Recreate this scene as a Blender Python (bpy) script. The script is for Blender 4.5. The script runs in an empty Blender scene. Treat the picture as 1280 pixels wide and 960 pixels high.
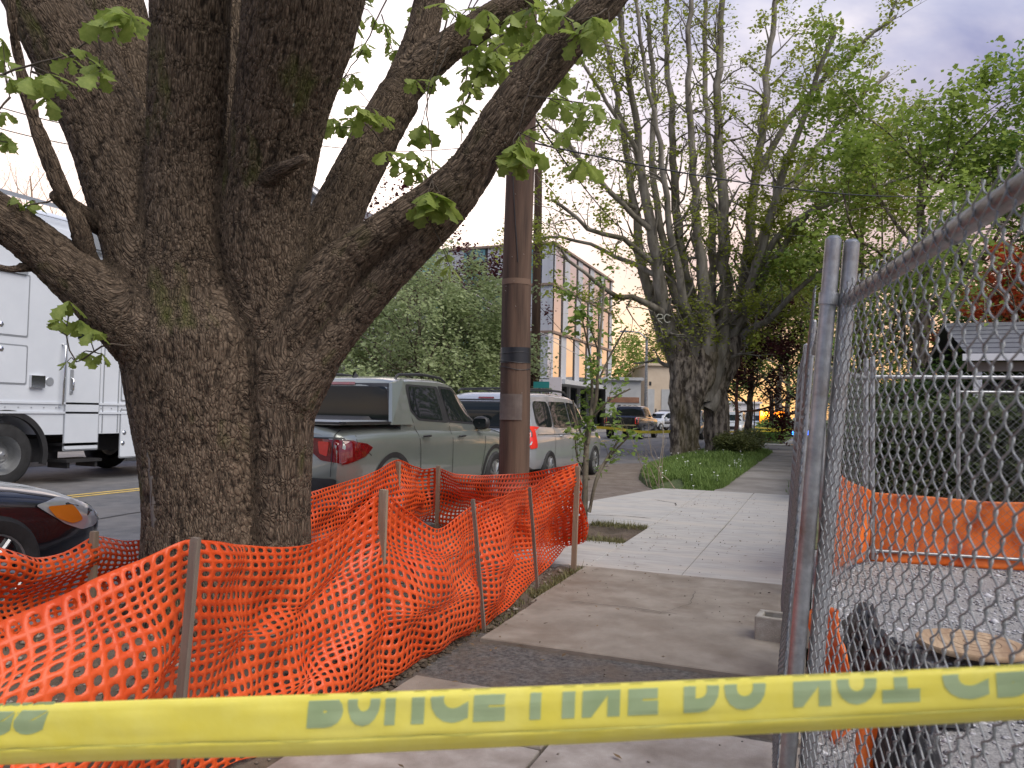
import bpy, bmesh, math, random
import numpy as np
from mathutils import Vector, Matrix
from mathutils.bvhtree import BVHTree

random.seed(7); rng = np.random.default_rng(7)
SC = bpy.context.scene
COL = SC.collection
pi = math.pi

# ------------------------------------------------------------ camera, sky, fill lamp, exposure
F = 961.0; YAW = math.atan(385/961); PITCH = math.atan(35.7/961); ROLL = math.radians(1.1); H = 1.3
fw = np.array([-math.sin(YAW)*math.cos(PITCH), math.cos(YAW)*math.cos(PITCH), math.sin(PITCH)])
_r = np.array([math.cos(YAW), math.sin(YAW), 0.0]); _u = np.cross(_r, fw)
RT = _r*math.cos(ROLL)+_u*math.sin(ROLL); UP = _u*math.cos(ROLL)-_r*math.sin(ROLL)
CP = np.array([0, 0, H])
cam = bpy.data.cameras.new('camera'); camo = bpy.data.objects.new('camera', cam); COL.objects.link(camo)
camo.matrix_world = Matrix(((RT[0], UP[0], -fw[0], 0), (RT[1], UP[1], -fw[1], 0), (RT[2], UP[2], -fw[2], H), (0, 0, 0, 1)))
cam.sensor_width = 36; cam.lens = 36*F/1280; cam.clip_start = .05; cam.clip_end = 2000
cam.dof.use_dof = True; cam.dof.focus_distance = 6.0; cam.dof.aperture_fstop = 6.5
SC.camera = camo
SC.render.resolution_x = 1024; SC.render.resolution_y = 768
GLOW_AZ = math.radians(-36)      # where the sun went down
FILL_EL = math.radians(52); FILL_AZ = math.radians(112)      # clockwise from +Y
EXPOSURE = 0.6

def world():
    w = bpy.data.worlds.new('World'); SC.world = w; w.use_nodes = True
    n = w.node_tree.nodes; l = w.node_tree.links; n.clear()
    out = n.new('ShaderNodeOutputWorld'); bg = n.new('ShaderNodeBackground'); l.new(bg.outputs[0], out.inputs[0])
    sky = n.new('ShaderNodeTexSky'); sky.sky_type = 'NISHITA'; sky.sun_disc = False
    sky.sun_elevation = FILL_EL; sky.sun_rotation = FILL_AZ
    tc = n.new('ShaderNodeTexCoord'); sep = n.new('ShaderNodeSeparateXYZ'); l.new(tc.outputs['Generated'], sep.inputs[0])
    def math_(op, a, b=None, clamp=False):
        m = n.new('ShaderNodeMath'); m.operation = op; m.use_clamp = clamp
        for i, v in enumerate((a, b)):
            if v is None: continue
            if isinstance(v, (int, float)): m.inputs[i].default_value = v
            else: l.new(v, m.inputs[i])
        return m.outputs[0]
    zc = math_('ADD', math_('MAXIMUM', sep.outputs[2], 0.0), 0.18)
    cx = math_('DIVIDE', sep.outputs[0], zc); cy = math_('DIVIDE', sep.outputs[1], zc)
    comb = n.new('ShaderNodeCombineXYZ'); l.new(cx, comb.inputs[0]); l.new(cy, comb.inputs[1])
    no = n.new('ShaderNodeTexNoise'); no.inputs['Scale'].default_value = .9; no.inputs['Detail'].default_value = 7; no.inputs['Roughness'].default_value = .55; no.inputs['Distortion'].default_value = .6
    l.new(comb.outputs[0], no.inputs['Vector'])
    cr = n.new('ShaderNodeValToRGB'); l.new(no.outputs[0], cr.inputs[0]); e = cr.color_ramp.elements
    e[0].position = .47; e[0].color = (0, 0, 0, 1); e[1].position = .66; e[1].color = (1, 1, 1, 1)
    # glow towards the set sun
    sd = (math.sin(GLOW_AZ)*math.cos(.2), math.cos(GLOW_AZ)*math.cos(.2), math.sin(.2))
    dp = n.new('ShaderNodeVectorMath'); dp.operation = 'DOT_PRODUCT'; l.new(tc.outputs['Generated'], dp.inputs[0]); dp.inputs[1].default_value = sd
    glow = math_('POWER', math_('MAXIMUM', dp.outputs['Value'], 0.0), 16.0)
    low = math_('POWER', math_('SUBTRACT', 1.0, math_('MAXIMUM', sep.outputs[2], 0.0), True), 7.0)
    # cloud colour : lavender white, peach towards the horizon, gold close to it
    def mix(f, a, b):
        m = n.new('ShaderNodeMix'); m.data_type = 'RGBA'
        if isinstance(f, float): m.inputs[0].default_value = f
        else: l.new(f, m.inputs[0])
        for i, v in ((6, a), (7, b)):
            if isinstance(v, tuple): m.inputs[i].default_value = (*v, 1)
            else: l.new(v, m.inputs[i])
        return m.outputs[2]
    no2 = n.new('ShaderNodeTexNoise'); no2.inputs['Scale'].default_value = 2.6; no2.inputs['Detail'].default_value = 6; no2.inputs['Distortion'].default_value = .4; l.new(comb.outputs[0], no2.inputs['Vector'])
    lit = n.new('ShaderNodeMapRange'); lit.inputs[1].default_value = .38; lit.inputs[2].default_value = .62; l.new(no2.outputs[0], lit.inputs[0])
    cloud = mix(lit.outputs[0], (.43, .48, .63), (.95, .89, .87))
    cloud = mix(low, cloud, (.98, .74, .54))
    skyc = n.new('ShaderNodeVectorMath'); skyc.operation = 'SCALE'; l.new(sky.outputs[0], skyc.inputs[0]); skyc.inputs['Scale'].default_value = .04
    blue = mix(.75, skyc.outputs[0], (.19, .26, .50))
    blue = mix(low, blue, (.60, .52, .52))
    low2 = math_('POWER', math_('SUBTRACT', 1.0, math_('MAXIMUM', sep.outputs[2], 0.0), True), 5.0)
    c = mix(cr.outputs[0], blue, cloud)
    c = mix(glow, c, (1.75, 1.55, 1.45))
    side = math_('MULTIPLY', math_('ADD', dp.outputs['Value'], .35, True), .9, True)
    c = mix(math_('MULTIPLY', math_('MULTIPLY', low2, .95, True), side), c, (1.2, .60, .15))
    l.new(c, bg.inputs[0]); bg.inputs[1].default_value = 1.0
world()
sl = bpy.data.lights.new('sun', 'SUN'); sl.energy = 2.4; sl.angle = math.radians(55); sl.color = (1, .92, .80)  # soft lamp added to stand in for bright sky behind the camera
so = bpy.data.objects.new('sun', sl); COL.objects.link(so)
sdir = Vector((math.sin(FILL_AZ)*math.cos(FILL_EL), math.cos(FILL_AZ)*math.cos(FILL_EL), math.sin(FILL_EL)))
so.rotation_euler = sdir.to_track_quat('Z', 'Y').to_euler()
vs = SC.view_settings; vs.view_transform = 'Standard'; vs.look = 'None'; vs.exposure = EXPOSURE; vs.gamma = 1; vs.use_curve_mapping = False
SC.cycles.max_bounces = 8; SC.cycles.transparent_max_bounces = 12; SC.cycles.use_denoising = True

# ------------------------------------------------------------ measuring: a pixel of the 1280x960 photograph -> a place
def ray(px, py): return fw+RT*(px-640)/F-UP*(py-480)/F
def P(px, py, d): return CP+ray(px, py)*d
def G(px, py, z=0.0):
    r = ray(px, py); return CP+r*((z-H)/r[2])
def PX(px, py, x): r = ray(px, py); return CP+r*(x/r[0])
def PY(px, py, y): r = ray(px, py); return CP+r*(y/r[1])

# ------------------------------------------------------------ numpy noise
_perm = rng.random((64, 64, 64))
def vnoise(p):
    p = np.asarray(p, float); i = np.floor(p).astype(int); f = p-i; f = f*f*(3-2*f)
    i0 = i % 64; i1 = (i+1) % 64
    def g(a, b, c): return _perm[a, b, c]
    x0, y0, z0 = i0.T; x1, y1, z1 = i1.T; fx, fy, fz = f.T
    c00 = g(x0, y0, z0)*(1-fx)+g(x1, y0, z0)*fx; c10 = g(x0, y1, z0)*(1-fx)+g(x1, y1, z0)*fx
    c01 = g(x0, y0, z1)*(1-fx)+g(x1, y0, z1)*fx; c11 = g(x0, y1, z1)*(1-fx)+g(x1, y1, z1)*fx
    return ((c00*(1-fy)+c10*fy)*(1-fz)+(c01*(1-fy)+c11*fy)*fz)*2-1
def fbm(p, o=4):
    p = np.asarray(p, float); s = 0; a = 1
    for k in range(o): s = s+a*vnoise(p*2**k+17.3*k); a *= .5
    return s

# ------------------------------------------------------------ materials
MATS = {}
def mat(name, c1, c2=None, scale=6.0, rough=.8, bump=0.0, bscale=60.0, metal=0.0, coat=0.0, stretch=(1, 1, 1), trans=0.0, island=None,
        emit=None, spec=.5, detail=6, c3=None, s3=1.2, attr=None, alpha=None, ramp=(.35, .65)):
    if name in MATS: return MATS[name]
    m = bpy.data.materials.new(name); m.use_nodes = True; nt = m.node_tree; n = nt.nodes; l = nt.links
    b = n['Principled BSDF']; o = n['Material Output']
    b.inputs['Roughness'].default_value = rough; b.inputs['Metallic'].default_value = metal
    b.inputs['Coat Weight'].default_value = coat; b.inputs['Coat Roughness'].default_value = .04
    b.inputs['Specular IOR Level'].default_value = spec
    if attr:
        tc = n.new('ShaderNodeAttribute'); tc.attribute_name = attr; vec = tc.outputs['Vector']
    else:
        tc = n.new('ShaderNodeTexCoord'); vec = tc.outputs['Object']
    mp = n.new('ShaderNodeMapping'); mp.inputs['Scale'].default_value = stretch; l.new(vec, mp.inputs[0]); vec = mp.outputs[0]
    def noise(s, d=detail):
        t = n.new('ShaderNodeTexNoise'); t.inputs['Scale'].default_value = s; t.inputs['Detail'].default_value = d; t.inputs['Roughness'].default_value = .6
        l.new(vec, t.inputs['Vector']); return t.outputs[0]
    def rampn(v, a, c):
        r = n.new('ShaderNodeMapRange'); r.inputs[1].default_value = a; r.inputs[2].default_value = c; l.new(v, r.inputs[0]); return r.outputs[0]
    def mixc(f, a, c):
        x = n.new('ShaderNodeMix'); x.data_type = 'RGBA'; l.new(f, x.inputs[0])
        for i, v in ((6, a), (7, c)):
            if isinstance(v, tuple): x.inputs[i].default_value = (*v, 1)
            else: l.new(v, x.inputs[i])
        return x.outputs[2]
    col = None
    if c2 is not None:
        if island:
            g = n.new('ShaderNodeNewGeometry'); f = g.outputs['Random Per Island']
        else: f = rampn(noise(scale), *ramp)
        col = mixc(f, c1, c2)
        if c3 is not None: col = mixc(rampn(noise(s3), .45, .72), col, c3)
        l.new(col, b.inputs['Base Color'])
    else: b.inputs['Base Color'].default_value = (*c1, 1)
    if bump:
        bp = n.new('ShaderNodeBump'); bp.inputs['Strength'].default_value = 1; bp.inputs['Distance'].default_value = bump
        l.new(noise(bscale), bp.inputs['Height']); l.new(bp.outputs[0], b.inputs['Normal'])
    if emit: b.inputs['Emission Color'].default_value = (*emit[0], 1); b.inputs['Emission Strength'].default_value = emit[1]
    if trans:
        tr = n.new('ShaderNodeBsdfTranslucent'); mx = n.new('ShaderNodeMixShader'); mx.inputs[0].default_value = trans
        if col is not None: l.new(col, tr.inputs[0])
        else: tr.inputs[0].default_value = (*c1, 1)
        l.new(b.outputs[0], mx.inputs[1]); l.new(tr.outputs[0], mx.inputs[2]); l.new(mx.outputs[0], o.inputs[0])
    MATS[name] = m; return m

# ------------------------------------------------------------ mesh building
def npv(a): return np.asarray(a, float)
class MB:
    def __init__(s): s.V = []; s.F = []; s.n = 0; s.M = []
    def add(s, V, Fc, m=0):
        V = np.asarray(V, float).reshape(-1, 3); s.V.append(V)
        k = s.n; s.F += [tuple(i+k for i in f) for f in Fc]; s.M += [m]*len(Fc); s.n += len(V); return s
    def box(s, c, size, rz=0, m=0, taper=1.0, ax=None):
        h = npv(size)/2; V = []
        for z in (-1, 1):
            t = taper if z > 0 else 1
            for x, y in ((-1, -1), (1, -1), (1, 1), (-1, 1)): V.append((x*h[0]*t, y*h[1]*t, z*h[2]))
        V = npv(V); ca, sa = math.cos(rz), math.sin(rz)
        V = V @ npv([[ca, sa, 0], [-sa, ca, 0], [0, 0, 1]])
        if ax is not None: V = V @ npv(ax)
        return s.add(V+npv(c), [(0, 3, 2, 1), (4, 5, 6, 7), (0, 1, 5, 4), (1, 2, 6, 5), (2, 3, 7, 6), (3, 0, 4, 7)], m)
    def bbox(s, a, b, m=0):
        a = npv(a); b = npv(b); return s.box((a+b)/2, np.abs(b-a), 0, m)
    def prism(s, poly, z0, z1, m=0, bevel=0):
        n = len(poly); V = [(x, y, z0) for x, y in poly]+[(x, y, z1-bevel) for x, y in poly]
        Fc = [tuple(range(n-1, -1, -1))]+[(i, (i+1) % n, n+(i+1) % n, n+i) for i in range(n)]
        if bevel:
            c = npv(poly).mean(0); q = []
            for x, y in poly:
                d = npv((x, y))-c; L = np.linalg.norm(d); q.append((x-d[0]/L*bevel*1.4, y-d[1]/L*bevel*1.4, z1))
            V += q; Fc += [(n+i, n+(i+1) % n, 2*n+(i+1) % n, 2*n+i) for i in range(n)]+[tuple(range(2*n, 3*n))]
        else: Fc.append(tuple(range(n, 2*n)))
        return s.add(V, Fc, m)
    def tube(s, pts, rad, n=8, m=0, cap=True):
        pts = npv(pts); k = len(pts)
        rad = np.full(k, rad) if np.isscalar(rad) else npv(rad)
        T = np.gradient(pts, axis=0); T /= np.linalg.norm(T, axis=1)[:, None]+1e-12
        ref = npv((0, 0, 1)) if abs(T[0][2]) < .9 else npv((1, 0, 0))
        a = np.cross(T[0], ref); a /= np.linalg.norm(a); V = []
        ang = np.arange(n)*2*pi/n; cs, sn = np.cos(ang)[:, None], np.sin(ang)[:, None]
        for i in range(k):
            a = a-T[i]*(a@T[i]); L = np.linalg.norm(a); a = a/L if L > 1e-9 else npv((1, 0, 0)); b = np.cross(T[i], a)
            V.append(pts[i]+(cs*a+sn*b)*rad[i])
        Fc = [(i*n+j, i*n+(j+1) % n, (i+1)*n+(j+1) % n, (i+1)*n+j) for i in range(k-1) for j in range(n)]
        if cap: Fc += [tuple(range(n-1, -1, -1)), tuple(range((k-1)*n, k*n))]
        return s.add(np.concatenate(V), Fc, m)
    def lathe(s, prof, c, axis='z', n=24, m=0):
        prof = npv(prof); k = len(prof); V = []
        for i in range(n):
            t = 2*pi*i/n
            for r, h in prof:
                x, y = r*math.cos(t), r*math.sin(t)
                V.append({'z': (x, y, h), 'x': (h, x, y), 'y': (x, h, y)}[axis])
        Fc = [(i*k+j, ((i+1) % n)*k+j, ((i+1) % n)*k+j+1, i*k+j+1) for i in range(n) for j in range(k-1)]
        return s.add(npv(V)+npv(c), Fc, m)
    def build(s, name, mats, parent=None, world=True, smooth=0, loc=None, thick=0):
        me = bpy.data.meshes.new(name); V = np.concatenate(s.V) if s.V else np.zeros((0, 3))
        off = npv((0, 0, 0))
        if parent is not None and world:
            q = parent
            while q is not None: off = off+npv(q.location); q = q.parent
        elif loc is not None: off = npv(loc)
        me.from_pydata([tuple(v) for v in (V-off)], [], s.F)
        mats = mats if isinstance(mats, (list, tuple)) else [mats]
        for m_ in mats: me.materials.append(m_)
        if len(mats) > 1: me.polygons.foreach_set('material_index', s.M)
        me.update()
        if smooth:
            me.polygons.foreach_set('use_smooth', [True]*len(me.polygons))
            if smooth < 170: me.set_sharp_from_angle(angle=math.radians(smooth))
        o = bpy.data.objects.new(name, me); COL.objects.link(o)
        if parent is not None: o.parent = parent
        elif loc is not None: o.location = loc
        if thick:
            md = o.modifiers.new('thick', 'SOLIDIFY'); md.thickness = thick; md.offset = 0
        return o
def empty(name, loc=(0, 0, 0), rz=0):
    o = bpy.data.objects.new(name, None); COL.objects.link(o); o.location = loc; o.rotation_euler = (0, 0, rz); o.empty_display_size = .2; return o
def tag(o, label=None, cat=None, group=None, kind=None):
    if label: o['label'] = label
    if cat: o['category'] = cat
    if group: o['group'] = group
    if kind: o['kind'] = kind
    return o
def struct(o): o['kind'] = 'structure'; return o
def fastmesh(name, V, quads, m, parent=None, smooth=False, loc=None):
    """V (n,3), quads (k,3 or 4) -> object, quickly"""
    V = np.asarray(V, np.float64); Q = np.asarray(quads, np.int32); me = bpy.data.meshes.new(name)
    off = npv(parent.location) if parent is not None else (npv(loc) if loc is not None else 0)
    V = V-off
    me.vertices.add(len(V)); me.vertices.foreach_set('co', V.ravel()); k = Q.shape[1]
    me.loops.add(Q.size); me.loops.foreach_set('vertex_index', Q.ravel()); me.polygons.add(len(Q))
    me.polygons.foreach_set('loop_start', np.arange(len(Q), dtype=np.int32)*k)
    me.update(calc_edges=True); me.validate()
    if smooth: me.polygons.foreach_set('use_smooth', [True]*len(Q))
    for x in (m if isinstance(m, (list, tuple)) else [m]): me.materials.append(x)
    o = bpy.data.objects.new(name, me); COL.objects.link(o)
    if parent is not None: o.parent = parent
    elif loc is not None: o.location = loc
    return o
def grid_faces(nu, nv):
    i, j = np.meshgrid(np.arange(nu-1), np.arange(nv-1), indexing='ij'); a = (i*nv+j).ravel()
    return np.stack([a, a+nv, a+nv+1, a+1], 1)
def clone(o, parent=None, loc=None, rz=None):
    c = o.copy(); COL.objects.link(c); c.parent = parent
    if loc is not None: c.location = loc
    if rz is not None: c.rotation_euler = (0, 0, rz)
    for ch in [x for x in bpy.data.objects if x.parent == o]: clone(ch, c)
    return c
def text_mesh(body, size, extrude=0.0, offset=0.0, sx=1.0):
    cu = bpy.data.curves.new('t', 'FONT'); cu.body = body; cu.size = size; cu.extrude = extrude; cu.offset = offset; cu.resolution_u = 4
    o = bpy.data.objects.new('t', cu); COL.objects.link(o); dg = bpy.context.evaluated_depsgraph_get(); dg.update()
    me = bpy.data.meshes.new_from_object(o.evaluated_get(dg)); V = np.zeros(len(me.vertices)*3); me.vertices.foreach_get('co', V); V = V.reshape(-1, 3)
    Fc = [tuple(p.vertices) for p in me.polygons]; bpy.data.objects.remove(o); bpy.data.curves.remove(cu); bpy.data.meshes.remove(me)
    V[:, 0] *= sx; return V, Fc
def apply_mods(o):
    dg = bpy.context.evaluated_depsgraph_get(); dg.update(); me = bpy.data.meshes.new_from_object(o.evaluated_get(dg)); old = o.data
    o.modifiers.clear(); o.data = me; bpy.data.meshes.remove(old)

# ------------------------------------------------------------ ground, road, pavement
m_dirt = mat('soil', (.075, .052, .036), (.15, .115, .085), 5, .95, .02, 40, c3=(.05, .04, .028), s3=2)
m_asph = mat('asphalt', (.085, .088, .095), (.14, .14, .148), 4, .85, .003, 300, c3=(.17, .16, .155), s3=.5)
m_patch = mat('asphalt_patch', (.045, .043, .042), (.15, .14, .13), 45, .9, .008, 160, c3=(.12, .09, .065), s3=3)
m_concA = mat('old_concrete', (.19, .163, .132), (.30, .268, .225), 2.6, .88, .002, 200, c3=(.15, .118, .088), s3=2.1)
m_concL = mat('near_concrete', (.27, .235, .205), (.42, .385, .35), 5, .88, .002, 180, c3=(.18, .15, .125), s3=2.6)
m_concW = mat('new_concrete', (.30, .29, .275), (.40, .39, .37), 5, .85, .001, 220, c3=(.42, .385, .34), s3=1.1, stretch=(.6, 2.6, 1))
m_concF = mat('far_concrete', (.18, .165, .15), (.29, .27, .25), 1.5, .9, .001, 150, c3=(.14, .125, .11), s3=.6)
m_kerb = mat('kerb_concrete', (.30, .29, .27), (.42, .40, .38), 4, .9, .002, 120)
m_yel = mat('road_paint_yellow', (.45, .31, .07), (.62, .44, .12), 12, .8)
m_white = mat('road_paint_white', (.62, .61, .58), (.75, .74, .72), 12, .8)
m_grav = mat('gravel_ground', (.22, .22, .22), (.48, .47, .46), 70, .95, .02, 110, c3=(.25, .24, .24), s3=2)
m_grassg = mat('grass_ground', (.05, .075, .025), (.09, .11, .045), 8, .95, .02, 60)

def sheet(name, x0, x1, y0, y1, z, m, nx=2, ny=2, amp=0, s=1.0):
    X, Y = np.meshgrid(np.linspace(x0, x1, nx), np.linspace(y0, y1, ny), indexing='ij')
    Z = np.full(X.shape, float(z))
    if amp: Z = Z+amp*fbm(np.stack([X.ravel()*s, Y.ravel()*s, np.zeros(X.size)], 1), 4).reshape(X.shape)
    return struct(fastmesh(name, np.stack([X.ravel(), Y.ravel(), Z.ravel()], 1), grid_faces(nx, ny), m, smooth=bool(amp)))
sheet('ground', -600, 600, -200, 900, -.16, m_grassg)
sheet('road', -15.7, -4.27, -60, 400, -.06, m_asph)
sheet('far_pavement', -19.5, -15.7, -60, 400, .04, m_concF)
for dx in (0, .22):
    sheet('lane_line', -10.17-dx, -10.06-dx, -40, 39, -.056, m_yel)
mb = MB()
for k in range(60): mb.bbox((-15.85, -40+k*2.0, -.1), (-15.70, -40+k*2.0+1.985, .07))
tag(mb.build('far_kerb', m_kerb), kind='structure')
kb = struct(empty('kerb', (-4.3, 0, 0)))
y = -4.0
while y < 10.2:
    MB().prism([(-4.37, y), (-4.23, y), (-4.23, min(y+1.48, 10.2)), (-4.37, min(y+1.48, 10.2))], -.15, .02+random.uniform(-.004, .004), bevel=.012).build('kerbstone', m_kerb, kb); y += 1.49
# dirt washed over the road by the driveway
X, Y = [], []
ang = np.linspace(0, 2*pi, 40, endpoint=False)
mb = MB()
c = npv((-4.7, 14.5, -.052)); V = [c]+[c+npv((1.9*math.cos(a)*(1+.25*math.sin(3*a+1)+.1*math.sin(7*a)), 6.2*math.sin(a)*(1+.12*math.sin(5*a)), 0)) for a in ang]
mb.add(V, [(0, i+1, (i+1) % 40+1) for i in range(40)])
tag(mb.build('road_dirt', mat('road_dirt', (.13, .10, .08), (.20, .17, .145), 3, .95, .006, 120, c3=(.085, .065, .05), s3=6)), kind='structure')
# tar seams of the road
for k, (xx, ya, yb) in enumerate([(-6.2, 12, 60), (-7.9, 6, 50), (-5.4, 20, 60)]):
    pts = [(xx+.15*math.sin(t*1.3+k), t, -.054) for t in np.arange(ya, yb, .6)]; mb = MB()
    V = []
    for p in pts: V += [(p[0]-.02, p[1], p[2]), (p[0]+.02, p[1], p[2])]
    mb.add(V, [(2*i, 2*i+1, 2*i+3, 2*i+2) for i in range(len(pts)-1)])
    tag(mb.build('tar_seam', mat('tar', (.03, .03, .03), rough=.6)), kind='structure')

pave = struct(empty('sidewalk', (-1, 4, 0)))
def slab(x0, x1, y0, y1, m, z=0.0, tilt=0, g=.006, name='slab', sk=0):
    """a flag with chamfered, slightly wavering edges"""
    n = 8; b = .006
    def edge(a, bb, k): t = np.linspace(0, 1, n, endpoint=False)[:, None]; return npv(a)*(1-t)+npv(bb)*t+rng.normal(0, .0018, (n, 2))
    P4 = [(x0+g, y0+g+sk), (x1-g, y0+g), (x1-g, y1-g), (x0+g, y1-g)]
    poly = np.concatenate([edge(P4[i], P4[(i+1) % 4], i) for i in range(4)])
    cc = poly.mean(0); ins = cc+(poly-cc)*(1-b/np.maximum(.15, np.abs(poly-cc).max(1)))[:, None]
    N = len(poly); zz = lambda p: z+tilt*(p[1]-y0)
    V = [(p[0], p[1], -.12) for p in poly]+[(p[0], p[1], zz(p)-b) for p in poly]+[(p[0], p[1], zz(p)) for p in ins]
    Fc = [(i, (i+1) % N, N+(i+1) % N, N+i) for i in range(N)]+[(N+i, N+(i+1) % N, 2*N+(i+1) % N, 2*N+i) for i in range(N)]+[tuple(range(2*N, 3*N))]
    return MB().add(V, Fc).build(name, m, pave)
XR = -.06
slab(-1.86, XR-.9, -3.2, .3, m_concL); slab(-.96, XR, -3.2, .3, m_concL)
slab(-1.86, -.99, .3, 2.86, m_concL); slab(-.99, XR, .3, 3.30, m_concL, z=.004)
slab(-1.86, -1.0, 2.88, 3.42, m_concA, z=-.006); slab(-1.0, XR, 3.35, 3.50, m_concA, z=.012, name='slab')
tag(MB().add([(-1.95, 3.25, -.011), (-.05, 3.30, -.011), (-.05, 4.40, -.011), (-1.95, 4.22, -.011)], [(0, 1, 2, 3)]).build('asphalt_patch', m_patch, pave), 'dark broken asphalt patch between two concrete slabs')
slab(-1.80, XR, 4.06, 5.02, m_concA, z=.014, tilt=.006); slab(-1.86, XR, 5.045, 6.40, m_concA, z=0, tilt=.002)
# driveway crossing : pale new concrete in long panels
for (a, b) in ((-1.04, XR), (-1.84, -1.04)): slab(a, b, 6.41, 13.86, m_concW, g=.004)
slab(-2.62, -1.84, 6.41, 7.72, m_concW, g=.004)
def polyslab(pts, m, z=0.0): return MB().prism(pts, -.12, z, bevel=.006).build('slab', m, pave)
polyslab([(-2.62, 8.925), (-1.845, 8.925), (-1.845, 11.3), (-3.18, 11.3), (-3.35, 10.3), (-3.0, 9.6)], m_concW, -.001)
polyslab([(-3.17, 11.31), (-1.845, 11.31), (-1.845, 13.86), (-2.62, 13.86)], m_concW)
y = 13.88
while y < 31:
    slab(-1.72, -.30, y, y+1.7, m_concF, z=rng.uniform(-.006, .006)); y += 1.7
slab(-2.6, .6, 31.0, 32.2, m_concW, z=-.02); slab(-2.6, .6, 39.5, 41.0, m_concW, z=-.02)
y = 41.0
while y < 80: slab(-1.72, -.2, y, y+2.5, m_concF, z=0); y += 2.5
sheet('cross_street', -4.27, 60, 32.2, 39.5, -.055, m_asph)
sheet('ramp_mat', -1.3, -.2, 39.9, 40.7, -.012, mat('tactile_orange', (.65, .30, .10), (.75, .38, .15), 9, .8))
# cracks on the old slabs
def crack(pts, w, z, m=None):
    pts = npv(pts); q = []
    for i in range(len(pts)-1):
        for t in np.linspace(0, 1, 7, endpoint=False): q.append(pts[i]*(1-t)+pts[i+1]*t+rng.normal(0, .006, 2))
    V = []
    for i, p in enumerate(q):
        d = q[min(i+1, len(q)-1)]-q[max(i-1, 0)]; nn = npv((-d[1], d[0]))/(np.linalg.norm(d)+1e-9)*w*rng.uniform(.3, 1)
        V += [(*(p-nn), z), (*(p+nn), z)]
    return MB().add(V, [(2*i, 2*i+1, 2*i+3, 2*i+2) for i in range(len(q)-1)]).build('crack', m or mat('crack_dark', (.03, .025, .02), rough=.95), pave)
crack([(-1.6, 5.12), (-1.2, 5.15), (-.8, 5.1)], .004, .009); crack([(-.95, 5.1), (-.82, 5.45), (-.85, 5.9)], .002, .009)
crack([(-1.7, .9), (-1.2, 1.4), (-.7, 2.1), (-.3, 2.4)], .003, .006)
crack([(-2.4, 11.9), (-2.0, 11.6), (-1.9, 11.2)], .01, .004); crack([(-2.9, 9.6), (-2.3, 9.75), (-1.9, 9.7)], .012, .004); crack([(-2.3, 12.8), (-1.9, 12.7)], .01, .004)

# planting strip soil
def heightfield(name, x0, x1, y0, y1, nx, ny, f, m):
    X, Y = np.meshgrid(np.linspace(x0, x1, nx), np.linspace(y0, y1, ny), indexing='ij'); Z = f(X, Y)
    return tag(fastmesh(name, np.stack([X.ravel(), Y.ravel(), Z.ravel()], 1), grid_faces(nx, ny), m, smooth=True), kind='structure')
def soilz(X, Y):
    n = fbm(np.stack([X.ravel()*2, Y.ravel()*2, np.ones(X.size)], 1), 5).reshape(X.shape)
    n2 = fbm(np.stack([X.ravel()*14, Y.ravel()*14, np.ones(X.size)], 1), 3).reshape(X.shape)
    heap = .10*np.exp(-((X+2.15)**2/.10+(Y-3.75)**2/.22))
    edge = np.clip((-1.84-X)/.12, 0, 1)
    return -.045+edge*(.035+.03*n+.016*n2+heap)+.06*np.exp(-((X+3.25)**2+(Y-3.65)**2)/.7)
heightfield('soil', -4.24, -1.70, -3.2, 6.40, 120, 420, soilz, m_dirt)
def pitz(X, Y): return -.03+.03*fbm(np.stack([X.ravel()*5, Y.ravel()*5, np.ones(X.size)], 1), 4).reshape(X.shape)
heightfield('tree_pit_soil', -2.58, -1.845, 7.725, 8.92, 30, 50, pitz, m_dirt)
heightfield('pole_soil', -4.24, -2.585, 6.39, 10.35, 50, 110, lambda X, Y: pitz(X, Y)-.015, m_dirt)
def moundz(X, Y):
    xl = np.interp(Y, [13.7, 16, 19, 31], [-2.75, -3.5, -4.1, -4.1]); xr = np.interp(Y, [13.7, 14.5, 31], [-1.85, -1.62, -1.62])
    t = np.clip((X-xl)/np.maximum(xr-xl, .1), 0, 1)
    n = fbm(np.stack([X.ravel()*1.2, Y.ravel()*1.2, np.ones(X.size)], 1), 3).reshape(X.shape)
    inside = np.minimum(np.clip((Y-13.75)/.8, 0, 1), np.clip((31.0-Y)/1.0, 0, 1))
    return -.12+inside*(.12+.22*np.sin(pi*t)**.6*(.75+.35*n))*(t > 0)*(t < 1)
heightfield('grass_bank', -4.3, -1.6, 13.7, 31.0, 60, 260, moundz, m_grassg)

# gravel yard on the right, ground beyond
def yardz(X, Y):
    n = fbm(np.stack([X.ravel()*1.5, Y.ravel()*1.5, np.ones(X.size)*3], 1), 4).reshape(X.shape)
    return -.035+.02*n+np.clip((Y-9)/9, 0, 1)*.35*(X > .5)
heightfield('gravel_yard', -.05, 30, -4, 8.6, 120, 80, lambda X, Y: yardz(X, Y), m_grav)
heightfield('yard_slope', -.05, 30, 8.55, 31.6, 90, 60, lambda X, Y: yardz(X, Y)+.01, mat('yard_soil', (.07, .065, .035), (.15, .15, .07), 2, .95, .03, 30, c3=(.05, .075, .02), s3=.8))

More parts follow.
